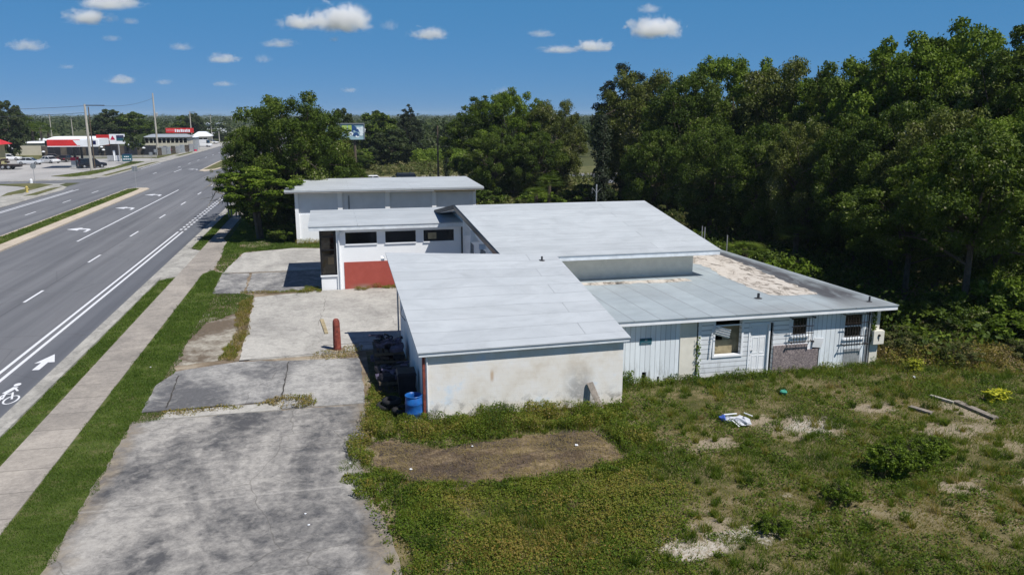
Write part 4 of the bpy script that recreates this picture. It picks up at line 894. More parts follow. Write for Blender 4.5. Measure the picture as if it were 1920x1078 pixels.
def tree(name, seed, H=12.0, R=5.8, low=0.06, nl=95, lr=(1.0, 2.1), nleaf=70000, leaf=(0.20, 0.12), mat='leaf_oak', bark='bark', shell=0.55, flat=1.0, taper=0.0, trunk_r=0.28, stems=1, bare=0, upn=0.25, ragged=3):
    global rng
    rng = np.random.default_rng(seed); rr = random.Random(seed)
    zc = H * (low + 1) / 2; rz = H * (1 - low) / 2
    cs = []; rs = []; tries = 0
    while len(cs) < nl and tries < nl * 60:
        tries += 1
        d = unit(1)[0]; q = (shell + (1.06 - shell) * rr.random() ** 0.7)
        r = rr.uniform(*lr)
        k = 1.0 - taper * max(0, d[2])
        ax, ay, az = max(0.3, R - r * 0.7), max(0.3, R - r * 0.7), max(0.3, rz - r * 0.7 * flat)
        c = np.array([d[0] * ax * q * k, d[1] * ay * q * k, zc + d[2] * az * q])
        bump_ = 1 + 0.22 * mnoise.noise(Vector((c[0] * 0.35 + seed, c[1] * 0.35, c[2] * 0.35)))
        c[:2] *= bump_
        if all(np.linalg.norm(c - o) > (r + s) * 0.52 for o, s in zip(cs, rs)): cs.append(c); rs.append(r)
    for _ in range(ragged):                        # sprigs that break the outline
        d = unit(1, 0.6)[0]; cs.append(np.array([d[0] * R * 0.9, d[1] * R * 0.9, zc + d[2] * rz * 0.93])); rs.append(rr.uniform(0.45, 0.75) * lr[0])
    cs = np.array(cs); rs = np.array(rs)
    wts = rs ** 2.1; cnt = np.maximum(8, (nleaf * wts / wts.sum()).astype(int))
    idx = np.repeat(np.arange(len(cs)), cnt); n = len(idx)
    d = unit(n, 0.30); rad = 0.45 + 0.60 * rng.random(n) ** 0.55
    sub = 1 + 0.22 * np.sin(d[:, 0] * 5 + idx) * np.cos(d[:, 1] * 6 + idx * 2) + 0.12 * np.sin(d[:, 2] * 9 + idx)
    # every lobe is itself a handful of leafy sprays
    K = 17; ds = unit(len(cs) * K, 0.25).reshape(len(cs), K, 3); kk = rng.integers(0, K, n)
    sc_ = ds[idx, kk] * (0.62 + 0.30 * rng.random(n)[:, None] * 0)
    off = unit(n) * (rng.random(n) ** 0.5)[:, None] * (0.26 + 0.16 * ((idx * 7 + kk * 3) % 5) / 4)[:, None]
    q_ = sc_ * 0.72 + off
    Pp = cs[idx] + q_ * rs[idx][:, None] * np.array([1, 1, 0.80 * flat]) * 1.05
    d = q_ / (np.linalg.norm(q_, axis=1, keepdims=True) + 1e-6)
    spray = rng.normal(0, 0.09, (len(cs), K))
    Nn = d * 0.5 + rng.normal(size=(n, 3)) * 0.55 + np.array([0, 0, upn])
    sz = rng.uniform(0.6, 1.25, n)
    lob = rng.uniform(0.22, 0.72, len(cs))
    tint = lob[idx] + spray[idx, kk] + rng.normal(size=n) * 0.12 + (rng.random(n) > 0.985) * 0.5
    root = thing(name, '', 'tree')
    crown = mesh_ob('crown', leaf_mesh('crown', Pp, Nn, leaf[0] * sz, leaf[1] * sz, tint, mat), root)
    mb = MB()
    for s_ in range(stems):
        ox, oy = (rr.uniform(-0.5, 0.5), rr.uniform(-0.5, 0.5)) if stems > 1 else (0, 0)
        top = Vector((ox * 2 + rr.uniform(-0.4, 0.4), oy * 2 + rr.uniform(-.4, .4), H * 0.62)); fork = Vector((ox * 1.4, oy * 1.4, H * max(low, 0.16) + 0.4))
        mb.tube([(ox, oy, -0.1), (ox, oy, 0.25), fork * 0.5 + Vector((ox, oy, 0)) * 0.5, fork, (fork + top) / 2 + Vector((rr.uniform(-.3, .3), rr.uniform(-.3, .3), 0)), top], [trunk_r * 1.5, trunk_r * 1.1, trunk_r, trunk_r * 0.85, trunk_r * 0.5, trunk_r * 0.2], 8)
        order = list(range(len(cs))); rr.shuffle(order)
        for i in order[: max(10, len(cs) // (3 * stems))]:
            c = Vector(cs[i]); t = rr.uniform(0, 0.8); p0 = fork.lerp(top, t); mid = p0.lerp(c, 0.5) + Vector((rr.uniform(-.4, .4), rr.uniform(-.4, .4), rr.uniform(-0.1, 0.6)))
            r0 = trunk_r * (0.42 - 0.2 * t); mb.tube([p0, mid, c], [r0, r0 * 0.6, r0 * 0.2], 5, caps=False)
    for _ in range(bare):                          # bare dead limbs that stick out of the foliage
        d = unit(1)[0]; p0 = Vector((0, 0, H * rr.uniform(0.3, 0.6))); e = Vector((d[0] * R * 1.05, d[1] * R * 1.05, H * rr.uniform(0.2, 0.65)))
        mid = p0.lerp(e, 0.6) + Vector((0, 0, rr.uniform(0.3, 1.2))); mb.tube([p0, mid, e], [0.09, 0.06, 0.015], 5)
        for k in range(3):
            q = mid.lerp(e, rr.random()); mb.tube([q, q + Vector((rr.uniform(-1, 1), rr.uniform(-1, 1), rr.uniform(-0.6, 0.8)))], [0.025, 0.008], 4)
    mb.build('trunk', bark, root)
    return root, H, R
def put(proto, x, y, h, r, rz, name, label, cat, group=None, first=False, z=0.0):
    root, H, R = proto
    o = root if not root.get('used') else copy_tree(root)
    root['used'] = 1
    o.name = name
    place(o, (x, y, z), rz, (r / R, r / R, h / H), label, cat, group)
    return o
oak = [tree('oak_tree', 11, bare=5), tree('oak_tree', 12, lr=(0.9, 1.8), nl=110, bare=9, mat='leaf_olive'), tree('oak_tree', 13, mat='leaf_oak', low=0.03, bare=7)]
bright = [tree('broadleaf_tree', 21, mat='leaf_bright', nl=90, lr=(0.8, 1.6), low=0.08, bare=2), tree('broadleaf_tree', 22, mat='leaf_bright', nl=100, low=0.04, lr=(0.9, 1.8), shell=0.6, ragged=5)]
tallt = [tree('tall_tree', 31, H=14, R=4.6, low=0.05, nl=90, lr=(0.7, 1.5), mat='leaf_oak', nleaf=52000, leaf=(0.2, 0.11), bare=3, taper=0.3), tree('tall_tree', 32, H=14, R=3.2, low=0.1, nl=60, lr=(0.7, 1.4), mat='leaf_dark', nleaf=30000, taper=0.5, leaf=(0.22, 0.10), ragged=10)]
# right-hand wood: each tree by its place along the edge of the lot   (px, top py, Y, width px, proto, rot, label)
WOOD = [
 (1172, 128, 84, 95, tallt[1], 0.3, 'slender ragged tree at the left end of the wood, against the sky'),
 (1215, 132, 78, 150, oak[1], 1.1, 'dark oak second from the left end of the wood'),
 (1300, 150, 70, 190, oak[0], 2.0, 'dark oak with pale dead twigs left of the rounded treetop'),
 (1385, 104, 72, 230, bright[0], 0.4, 'tree with the rounded high top behind the middle of the grey roof'),
 (1480, 112, 66, 190, oak[1], 2.7, 'oak just right of the rounded treetop'),
 (1545, 150, 62, 160, bright[1], 3.3, 'lighter green tree in the dip of the skyline'),
 (1620, 108, 56, 220, oak[2], 0.9, 'oak on the rising skyline left of the tallest trees'),
 (1700, 72, 52, 250, bright[0], 4.0, 'bright green tall tree left of the highest treetop'),
 (1785, 46, 50, 250, bright[1], 5.2, 'tallest tree of the wood with the highest crown in view'),
 (1880, 110, 44, 230, oak[0], 3.9, 'oak between the tallest crown and the right edge'),
 (1935, 50, 42, 110, tallt[0], 1.4, 'tree cut by the upper right edge of the view'),
 (1340, 235, 60, 200, oak[2], 5.0, 'low dark oak in front of the rounded treetop'),
 (1440, 240, 54, 190, oak[0], 4.4, 'dark oak behind the right end of the highest roof'),
 (1530, 230, 50, 200, oak[1], 0.2, 'shaded oak with arching bare limbs'),
 (1625, 215, 46, 210, oak[2], 2.4, 'deeply shaded oak behind the mildewed roof corner'),
 (1730, 200, 42.5, 230, oak[0], 0.9, 'dark oak standing over the far right roof corner'),
 (1905, 205, 36, 170, bright[1], 1.0, 'vine covered bright tree near the right edge'),
 (1790, 205, 37, 240, oak[1], 2.0, 'big dark oak whose shaded left side fills the view right of the flat roof'),
 (1690, 300, 41, 200, oak[0], 5.0, 'black shaded oak low behind the mildewed roof edge'),
 (1230, 250, 66, 150, oak[0], 3.1, 'low oak filling the gap under the dark skyline oak'),
]
for px, ty, Y, wpx, pr_, rz, lab in WOOD:
    p = at(px, ty, Y); r = wpx * Y / 1481 / 2 * 1.0; r = max(r, 0.40 * p.z) if pr_ not in tallt else max(r, 0.27 * p.z)
    put(pr_, p.x, Y, p.z * 1.05, r, rz, 'oak_tree' if pr_ in oak else ('tall_tree' if pr_ in tallt else 'broadleaf_tree'), lab, 'tree', 'trees of the wood right of the lot')
# a second row that closes the wood behind
for i, (px, ty, Y, wpx) in enumerate([(1260, 190, 92, 170), (1350, 180, 90, 180), (1450, 170, 86, 180), (1560, 185, 80, 190), (1660, 150, 76, 200), (1760, 140, 70, 220), (1860, 130, 62, 240), (1940, 160, 56, 200)]):
    p = at(px, ty, Y); put(oak[i % 3], p.x, Y, p.z, max(wpx * Y / 1481 / 2, .42 * p.z), i * 1.3, 'oak_tree', 'oak of the hidden second row, showing only %s' % ['behind the slender tree at the left end', 'behind the pale dead twigs', 'below the rounded high top', 'in the dip of the skyline', 'left of the bright tall tree', 'below the tallest crown', 'between tallest crown and right edge', 'at the right edge of the view'][i], 'tree', 'hidden second row of the wood')
# centre group, right of the gap
for px, ty, Y, wpx, pr_, rz, lab in [
 (893, 172, 98, 110, tallt[0], 0.2, 'ragged tree with thin outer twigs at the left end of the middle clump'),
 (960, 156, 96, 150, bright[1], 2.2, 'tree with the highest top of the middle clump'),
 (1035, 178, 94, 130, oak[1], 4.1, 'open crowned tree at the right end of the middle clump'),
 (925, 235, 90, 130, oak[2], 1.0, 'dark low oak at the foot of the middle clump'),
 (1010, 245, 88, 130, oak[0], 3.0, 'low oak right of centre at the foot of the middle clump')]:
    p = at(px, ty, Y); put(pr_, p.x, Y, p.z, max(wpx * Y / 1481 / 2, .36 * p.z), rz, 'broadleaf_tree', lab, 'tree', 'middle clump of trees')
canopy = tree('broadleaf_tree', 91, H=12, R=5.5, low=0.34, mat='leaf_oak', nl=80, lr=(0.9, 1.8), nleaf=56000, trunk_r=0.2, bare=3)
p = at(1850, 225, 31); put(canopy, p.x, 31, p.z, 4.2, 0.7, 'broadleaf_tree', 'tree on a bare trunk overhanging the vines near the right edge', 'tree')
p = at(1720, 330, 36); put(canopy, p.x, 36, p.z, 4.2, 2.7, 'broadleaf_tree', 'shaded lower tree behind the far right roof corner', 'tree')
# the big tree by the road
p = at(540, 160, 76); put(oak[2], p.x, 76, p.z, 5.6, 0.6, 'oak_tree', 'big round oak by the road, its crown over the sidewalk', 'tree')
p = at(470, 232, 74); put(oak[0], p.x, 74, p.z, 3.1, 2.6, 'oak_tree', 'left shoulder crown of the roadside oaks, hanging over the road', 'tree')
p = at(606, 226, 80); put(oak[1], p.x, 80, p.z, 3.2, 4.6, 'oak_tree', 'oak right of the big roadside oak, behind the white block building', 'tree')
p = at(640, 288, 80); put(oak[2], p.x, 79, p.z, 2.9, 5.6, 'oak_tree', 'low oak at the right foot of the roadside oaks, below the billboard', 'tree')
small = tree('small_tree', 41, H=7.0, R=3.2, low=0.34, nl=46, lr=(0.5, 0.95), nleaf=26000, leaf=(0.22, 0.12), mat='leaf_bright', flat=0.55, trunk_r=0.13, stems=2, shell=0.35, upn=0.5)
p = at(488, 306, 67); put(small, p.x, 67, p.z, 4.2, 0.3, 'small_tree', 'small bright green flat topped tree on the verge by the white block building', 'tree')
thin = tree('twiggy_tree', 42, H=5.0, R=2.2, low=0.3, nl=30, lr=(0.25, 0.55), nleaf=2600, leaf=(0.12, 0.07), mat='leaf_scrub', trunk_r=0.06, stems=3, shell=0.3, bare=14, bark='pale_bark')
p = at(425, 280, 82); put(thin, p.x, 82, 5.6, 2.6, 0.3, 'twiggy_tree', 'thin half bare tree reaching over the road', 'tree')
# middle distance
far1 = tree('distant_tree', 51, H=12, R=5.5, nl=60, nleaf=14000, leaf=(0.55, 0.34), mat='leaf_far', low=0.02)
far2 = tree('distant_tree', 52, H=12, R=5.0, nl=50, nleaf=12000, leaf=(0.55, 0.34), mat='leaf_oak', low=0.12)
casu = tree('casuarina_tree', 53, H=14, R=3.6, low=0.12, nl=70, lr=(0.6, 1.3), nleaf=16000, leaf=(0.5, 0.12), mat='leaf_dark', taper=0.6, ragged=14)
for px, ty, Y, wpx, pr_, lab in [
 (640, 200, 150, 60, far1, 'dark tree peeping over the billboard'),
 (702, 205, 165, 90, far2, 'round tree right of the billboard'),
 (735, 240, 150, 90, far1, 'low tree below the round one, right of the billboard'),
 (766, 197, 170, 56, casu, 'dark feathery casuarina beyond the billboard'),
 (668, 278, 140, 70, far2, 'bushy tree below the billboard'),
 (790, 262, 200, 60, far1, 'small tree in the scrub between casuarina and poles'),
 (845, 245, 190, 60, far2, 'tree in the gap left of the middle clump')]:
    p = at(px, ty, Y); put(pr_, p.x, Y, p.z, wpx * Y / 1481 / 2, px * 0.7, 'casuarina_tree' if pr_ is casu else 'distant_tree', lab, 'tree', 'trees beyond the cross street')
# left, beyond the fuel station
for px, ty, Y, wpx, pr_, lab in [
 (8, 186, 212, 60, far1, 'dark tree at the left edge of the view'),
 (40, 212, 240, 46, far2, 'tree right of the one at the left edge'),
 (205, 203, 262, 70, far1, 'left half of the broad dark tree behind the fuel station'),
 (248, 208, 262, 70, far2, 'right half of the broad dark tree behind the fuel station'),
 (285, 240, 270, 50, far1, 'low tree right of the broad dark one'),
 (338, 215, 330, 34, far2, 'tree left of the umbrella shaped pair by the highway'),
 (362, 211, 330, 40, far1, 'umbrella shaped tree above the red signboard'),
 (398, 242, 340, 50, far2, 'tree in front of the far white building'),
 (420, 248, 330, 34, far1, 'tree beside the far bend of the highway'),
 (330, 238, 320, 50, far1, 'low tree behind the red signboard')]:
    p = at(px, ty, Y); put(pr_, p.x, Y, max(3, p.z), wpx * Y / 1481 / 2, px * 0.3, 'distant_tree', lab, 'tree', 'trees beyond the fuel station')
# palms
def fan_palm(seed, H=6.0, Rf=1.7, nf=34):
    global rng
    rng = np.random.default_rng(seed); rr = random.Random(seed)
    P = []; Nn = []; 
    V = []; F_ = []; T = []
    root = thing('fan_palm', '', 'palm')
    for k in range(nf):
        az = k * 2.4; el = R_(80 - 110 * (k / nf) + rr.uniform(-14, 14)); d = Vector((math.cos(az) * math.cos(el), math.sin(az) * math.cos(el), math.sin(el)))
        base = Vector((0, 0, H)); hub = base + d * Rf * 0.5; side = d.cross(Vector((0, 0, 1))).normalized() if abs(d.z) < 0.98 else Vector((1, 0, 0)); t = 0.3 + 0.5 * rr.random()
        for j in range(13):
            a = R_(-75 + 150 * j / 12); q = (d * math.cos(a) + side * math.sin(a)); q.z -= 0.25; L = Rf * 0.62; nrm = q.cross(side.cross(d)).normalized() * 0.032
            n0 = len(V); V += [hub - nrm, hub + q * L, hub + nrm]; F_.append((n0, n0 + 1, n0 + 2)); T += [t, t + 0.1, t]
        n0 = len(V); V += [base - side * 0.02, hub, base + side * 0.02]; F_.append((n0, n0 + 1, n0 + 2)); T += [0.8] * 3
    me = bpy.data.meshes.new('fronds'); me.from_pydata([tuple(v) for v in V], [], F_); me.materials.append(MAT['leaf_oak'])
    a_ = me.attributes.new('tint', 'FLOAT', 'POINT'); a_.data.foreach_set('value', T)
    mesh_ob('fronds', me, root)
    mb = MB(); mb.tube([(0, 0, -0.1), (0.05, 0, H * 0.5), (0, 0, H)], [0.22, 0.18, 0.2], 8); mb.build('trunk', 'bark', root)
    return root, H + 1.0, Rf
palm = fan_palm(61)
for px, py, Y, h, lab in [(1395, 500, 44, 2.2, 'fan palm in the undergrowth behind the right end of the highest roof'), (1030, 372, 74, 4.2, 'fan palm with spread fronds behind the highest roof'), (1005, 380, 72, 3.2, 'shorter fan palm left of the other behind the highest roof'), (1490, 480, 47, 2.6, 'low fan palm half buried in the shaded wood'),
                   (78, 262, 232, 8.0, 'tall fan palm behind the long beige wall'), (62, 262, 236, 7.4, 'fan palm left of the tall one behind the beige wall'), (92, 262, 234, 6.6, 'fan palm right of the tall one behind the beige wall')]:
    p = at(px, py, Y); sc = h / 7.0
    o = put(palm, p.x, Y, h, 1.7 * (0.95 if Y < 100 else 1.6), px * 0.1, 'fan_palm', lab, 'palm', 'fan palms')
# bushes and undergrowth
bush = [tree('bush', 71, H=2.2, R=1.5, low=0.0, nl=34, lr=(0.35, 0.7), nleaf=9000, leaf=(0.17, 0.10), mat='leaf_bright', trunk_r=0.05, shell=0.4, ragged=10),
        tree('bush', 72, H=2.2, R=1.5, low=0.0, nl=30, lr=(0.35, 0.75), nleaf=9000, leaf=(0.16, 0.08), mat='leaf_oak', trunk_r=0.05, shell=0.4, ragged=10),
        tree('bush', 73, H=2.2, R=1.6, low=0.0, nl=36, lr=(0.3, 0.6), nleaf=7000, leaf=(0.16, 0.05), mat='leaf_scrub', trunk_r=0.04, shell=0.3, ragged=16, upn=0.1)]
BUSH = [(24.2, 37.5, 2.5, 2.0, 0, 'round bright green bush against the far right roof edge'), (25.3, 33.5, 1.7, 1.8, 1, 'dark bush beside the right roof edge'), (26.6, 31.0, 1.5, 1.6, 0, 'bright bush low beyond the right roof corner'), (28.8, 31.6, 1.6, 1.7, 0, 'bright bush second beyond the right roof corner'),
 (24.6, 41.0, 2.2, 1.8, 1, 'dark bush behind the steel mast'), (31.5, 30.2, 2.2, 2.2, 0, 'bright bush in the sun near the right edge, farther one'), (34.0, 30.5, 2.6, 2.4, 0, 'large bright bush at the right edge of the view'), (29.6, 27.6, 1.5, 1.8, 0, 'leafy bright green bush right of the dead grass bank'), (32.0, 26.6, 1.5, 1.8, 1, 'darker bush at the right edge below the bright ones'),
 (27.4, 30.0, 2.0, 2.0, 1, 'dark bush in the shade beyond the brown bank'), (30.6, 30.8, 2.4, 2.2, 0, 'bright bush under the overhanging tree'), (26.5, 28.8, 1.1, 1.5, 2, 'dry brown bush beyond the meter box'), (23.4, 27.9, 1.2, 1.4, 2, 'dry brown and olive bush next to the building corner'), (24.8, 26.4, 0.9, 1.3, 2, 'dry grassy bush in front of the dark wood, nearer one'), (28.0, 26.2, 0.8, 1.3, 2, 'dry bush on the brown bank'), (30.2, 24.6, 0.9, 1.4, 2, 'dry bush lowest on the brown bank'),
 (-3.6, 65.6, 1.5, 1.5, 1, 'dark bush at the left end of the white block building'), (-5.2, 71.5, 2.6, 2.4, 1, 'dark bush under the big roadside oak, left one'), (-1.5, 75.5, 3.0, 2.6, 1, 'dark bush under the big roadside oak, right one'), (14.5, 56, 2.2, 2.0, 1, 'bush behind the middle of the highest roof ridge'), (18.0, 58, 2.6, 2.2, 1, 'bush behind the right part of the roof ridge'), (21.0, 52, 2.6, 2.2, 1, 'bush behind the right end of the roof ridge'), (23.5, 48, 2.6, 2.0, 1, 'bush right of the end of the roof ridge'),
 (14.0, 70, 1.8, 2.6, 2, 'olive bush right of the white block building'), (17.5, 74, 2.0, 2.8, 2, 'olive bush second right of the white block building'), (21.0, 78, 2.4, 2.8, 0, 'bush right of the block building below the middle clump'), (16.0, 84, 2.2, 3.0, 1, 'bush below the left end of the middle clump'),
 (26.5, 80, 3.0, 3.0, 1, 'bush below the right end of the middle clump'), (28.0, 66, 3.0, 2.8, 1, 'bush at the foot of the vine covered snag'), (25.6, 58, 3.0, 2.6, 2, 'olive bush in the gap before the wood'), (0.8, 82, 2.2, 2.6, 1, 'bush behind the white block building, left one'), (5.5, 84, 2.4, 2.8, 0, 'bush behind the white block building, right one')]
for x, y, h, r, k, lab in BUSH: put(bush[k], x, y, h, r, x * 3.3, 'bush', lab, 'bush', 'bushes along the wood and behind the buildings')
weedy = [tree('weed_bush', 81, H=0.9, R=0.85, low=0.0, nl=46, lr=(0.14, 0.30), nleaf=7000, leaf=(0.085, 0.05), mat='leaf_bright', trunk_r=0.012, shell=0.15, ragged=12, flat=1.2, upn=0.1),
         tree('weed_bush', 82, H=0.9, R=0.85, low=0.0, nl=34, lr=(0.12, 0.30), nleaf=4600, leaf=(0.09, 0.035), mat='leaf_bright', trunk_r=0.012, shell=0.1, ragged=16, flat=1.4, upn=0.0)]
for x, y, h, r, k, lab in [(12.8, 16.8, 0.55, 0.62, 1, 'leafy green weed clump low in the middle of the yard'), (15.2, 17.9, 0.85, 0.8, 0, 'largest leafy weed bush standing in the yard'), (16.2, 18.4, 0.75, 0.85, 1, 'weed bush right behind the largest one'), (17.3, 18.9, 0.5, 0.7, 0, 'lower weed bush farthest right behind the largest one'), (10.2, 15.8, 0.4, 0.5, 1, 'small green weed clump left of the pale sand')]:
    put(weedy[k], x, y, h, r, x * 2.1, 'weed_bush', lab, 'weed', 'leafy weed clumps in the yard')
# scrub: uncountable ground vegetation in middle distance
def scatter_clumps(name, pts, size, nper, leaf, mat, tint0=0.5, spread_z=0.6):
    cs = np.array(pts); n = len(cs) * nper; idx = np.repeat(np.arange(len(cs)), nper)
    sz = np.array([size(p) for p in pts]); d = unit(n, 0.35)
    Pp = cs[idx] + d * (sz[idx] * (0.5 + 0.5 * rng.random(n)))[:, None] * np.array([1, 1, spread_z])
    Pp[:, 2] = np.maximum(Pp[:, 2], 0.02)
    lob = rng.uniform(0.15, 0.8, len(cs))
    me = leaf_mesh(name, Pp, d * 0.6 + rng.normal(size=(n, 3)) * 0.5 + np.array([0, 0, .3]), leaf * rng.uniform(.6, 1.3, n), leaf * 0.6 * rng.uniform(.6, 1.3, n), lob[idx] * 0.7 + tint0 - 0.25 + rng.normal(size=n) * 0.12, mat)
    return mesh_ob(name, me)
rng = np.random.default_rng(5)
rr = random.Random(3)
# shaded floor of the wood
pts = []
for _ in range(1500):
    y = rr.uniform(27, 100); x0 = 23.0 + max(0, (y - 42)) * 0.08; x = rr.uniform(x0, x0 + 26); pts.append((x, y, rr.uniform(0.1, 0.8)))
stuff(scatter_clumps('undergrowth', pts, lambda p: rr.uniform(0.6, 1.4), 60, 0.26, 'leaf_oak', 0.4, 0.8), 'dark undergrowth on the floor of the wood right of the lot', 'undergrowth')
pts = [(rr.uniform(-6, 40), rr.uniform(135, 175), rr.uniform(0.1, 1.0)) for _ in range(500)] + [(rr.uniform(9, 27), rr.uniform(64, 122), rr.uniform(0, 0.4)) for _ in range(420)] + [(rr.uniform(-3, 12), rr.uniform(76, 110), rr.uniform(0, 0.4)) for _ in range(180)] + [(rr.uniform(24, 34), rr.uniform(92, 111), rr.uniform(0.3, 1.6)) for _ in range(120)]
stuff(scatter_clumps('scrub', pts, lambda p: rr.uniform(0.8, 1.8), 70, 0.4, 'leaf_scrub', 0.5, 0.7), 'tangled olive and brown scrub beyond the white block building', 'scrub')
pts = [(rr.uniform(-2, 34), rr.uniform(150, 172), rr.uniform(0.6, 2.6)) for _ in range(260)]
stuff(scatter_clumps('green_scrub', pts, lambda p: rr.uniform(1.0, 2.2), 90, 0.42, 'leaf_bright', 0.45, 0.8), 'bright green thicket beyond the cross street', 'scrub')
sheet('dry_field', [(-8, 133.4), (95, 133.4), (95, 152), (-8, 152)], 0.015, 'far_turf')
# far woodland to the horizon
pts = []
def add_wood(n, y0, y1, xf0, xf1, h):
    for _ in range(n):
        y = y0 * (y1 / y0) ** rr.random(); x = y * rr.uniform(xf0, xf1)
        if -0.168 * y - 8 < x < -0.0 and y < 420: 
            if -42 < x < -4: continue
        if y < 330 and x < -40: continue
        pts.append((x, y, h * rr.uniform(0.55, 0.95)))
add_wood(5200, 180, 3200, -0.62, 1.2, 6.5)
stuff(scatter_clumps('distant_woodland', pts, lambda p: (2.2 + p[1] * 0.0035) * rr.uniform(0.7, 1.4), 46, 1.5, 'leaf_far', 0.5, 0.75), 'flat wooded country stretching to the horizon', 'woodland')

# ---------------------------------------------------------------- grass (real blades, uncountable)
def inpoly(X, Y, poly):
    c = np.zeros(len(X), bool); j = len(poly) - 1
    for i in range(len(poly)):
        xi, yi = poly[i]; xj, yj = poly[j]
        c ^= ((yi > Y) != (yj > Y)) & (X < (xj - xi) * (Y - yi) / (yj - yi + 1e-12) + xi); j = i
    return c
_g = np.random.default_rng(99).random((256, 256))
def vnoise(x, y, s):
    x = x / s + 40; y = y / s + 40; xi = np.floor(x).astype(int); yi = np.floor(y).astype(int); fx = x - xi; fy = y - yi
    fx = fx * fx * (3 - 2 * fx); fy = fy * fy * (3 - 2 * fy); g = lambda a, b: _g[a % 256, b % 256]
    return (g(xi, yi) * (1 - fx) + g(xi + 1, yi) * fx) * (1 - fy) + (g(xi, yi + 1) * (1 - fx) + g(xi + 1, yi + 1) * fx) * fy
def fbm(x, y, s): return 0.5 * vnoise(x, y, s) + 0.3 * vnoise(x + 9, y + 4, s / 2.3) + 0.2 * vnoise(x + 3, y + 7, s / 5.1)
def sample(poly, dens):
    xs = [p[0] for p in poly]; ys = [p[1] for p in poly]; A = (max(xs) - min(xs)) * (max(ys) - min(ys)); n = int(A * dens)
    X = rng.uniform(min(xs), max(xs), n); Y = rng.uniform(min(ys), max(ys), n); k = inpoly(X, Y, poly); return X[k], Y[k]
YARD = [(1.05, 12.5), (0.9, 17.0), (0.6, 18.7), (0.25, 20.3), (-0.1, 21.5), (0.0, 22.4), (0.7, 24.5), (0.85, 26.8), (1.0, 30), (2.7, 30), (2.7, 24.9), (9.75, 24.9), (9.75, 26.8), (21.6, 26.8), (21.7, 34), (40, 34), (40, 12.5)]
BED = [(0.9, 21.4), (2.0, 20.4), (3.9, 19.9), (6.6, 20.0), (8.2, 20.6), (8.1, 21.8), (7.9, 22.7), (5.8, 22.9), (3.1, 22.4), (1.5, 23.4), (0.8, 23.2)]
BARE = [(7.9, 15.5, 0.8, 0.45), (15.0, 21.6, 0.9, 0.8), (15.6, 20.9, .5, .4), (9.0, 15.2, .5, .25), (19.5, 20.3, 1.5, .6), (21.2, 21.6, .6, 1.1), (18.2, 22.6, .9, .4), (18.8, 16.6, .6, .3), (8.9, 16.4, .7, .4), (24.5, 20.5, .9, .9), (11.4, 21.0, .9, .4), (16.5, 16.8, .8, .4), (13.4, 22.4, .7, .4)]
def frust(X, Y, m=2.5):
    return (X < Y * 0.96 + m + 1.5) & (X > -0.45 * Y - m)
Xs, Ys = [], []
for y0, y1, d in ((12.5, 17, 760), (17, 21, 620), (21, 25, 480), (25, 34, 260)):
    X, Y = sample([(-1, y0), (40, y0), (40, y1), (-1, y1)], d); k = inpoly(X, Y, YARD) & frust(X, Y); Xs.append(X[k]); Ys.append(Y[k])
X = np.concatenate(Xs); Y = np.concatenate(Ys)
keep = np.ones(len(X), bool)
inb = inpoly(X, Y, BED); keep &= ~inb | (rng.random(len(X)) < 0.30)
for (cx, cy, rx, ry) in BARE:
    q = ((X - cx) / rx) ** 2 + ((Y - cy) / ry) ** 2; q = q + (fbm(X, Y, 0.5) - 0.5) * 2.0; keep &= (q > 1.0) | (rng.random(len(X)) < 0.22)
F1 = fbm(X, Y, 2.2); F2 = fbm(X + 50, Y, 0.9); F3 = fbm(X, Y + 80, 5.0)
keep &= rng.random(len(X)) < np.clip(0.30 + (F2 - 0.28) * 3.2, 0.12, 1)
X, Y, F1, F2, F3, inb = X[keep], Y[keep], F1[keep], F2[keep], F3[keep], inb[keep]
n = len(X)
keep2 = (X > 1.15 + 0.7 * (fbm(X * 0 + 3, Y, 0.8) - 0.5)) | (Y > 21.5) | (rng.random(len(X)) < 0.25); X, Y, F1, F2, F3, inb = X[keep2], Y[keep2], F1[keep2], F2[keep2], F3[keep2], inb[keep2]; n = len(X)
lush = np.clip((F1 - 0.42) * 3.2 + 0.35, 0, 1)
Hh = (0.045 + 0.11 * lush * F2 * 1.5) * rng.uniform(0.6, 1.5, n) * np.where(Y < 20, 1.0, 0.95)
tint = 0.57 - 0.40 * lush + (F3 - 0.5) * 0.55 + rng.normal(size=n) * 0.11
warm = np.exp(-(((X - 4.3) / 2.6) ** 2 + ((Y - 16.3) / 1.3) ** 2)); tint = np.where(rng.random(n) < warm * 0.75, rng.uniform(0.50, 0.74, n), tint)
near_wall = (Y > 25.2) & (X > 9.7); tint = np.where(near_wall, tint - 0.12, tint); Hh = np.where(near_wall, Hh * 1.8 + 0.03, Hh)
right_g = (X > 20.5) & (Y > 23.5); tint = np.where(right_g & (fbm(X, Y, 1.2) > 0.45), rng.uniform(0.35, 0.75, n), tint)
tint = np.where(inb, np.clip(0.80 + (fbm(X + 5, Y * 1.6, 1.3) < 0.47) * 0.17 + rng.normal(size=n) * 0.05, 0.7, 1.0), tint); Hh = np.where(inb, rng.uniform(0.03, 0.12, n), Hh)
me = blade_mesh('grass', np.stack([X, Y, np.full(n, 0.0)], 1), Hh, rng.uniform(0.012, 0.026, n), rng.uniform(0.2, 1.3, n), tint, 'grass_blades')
stuff(mesh_ob('grass', me), 'patchy green, olive and straw coloured rough grass of the yard', 'grass')
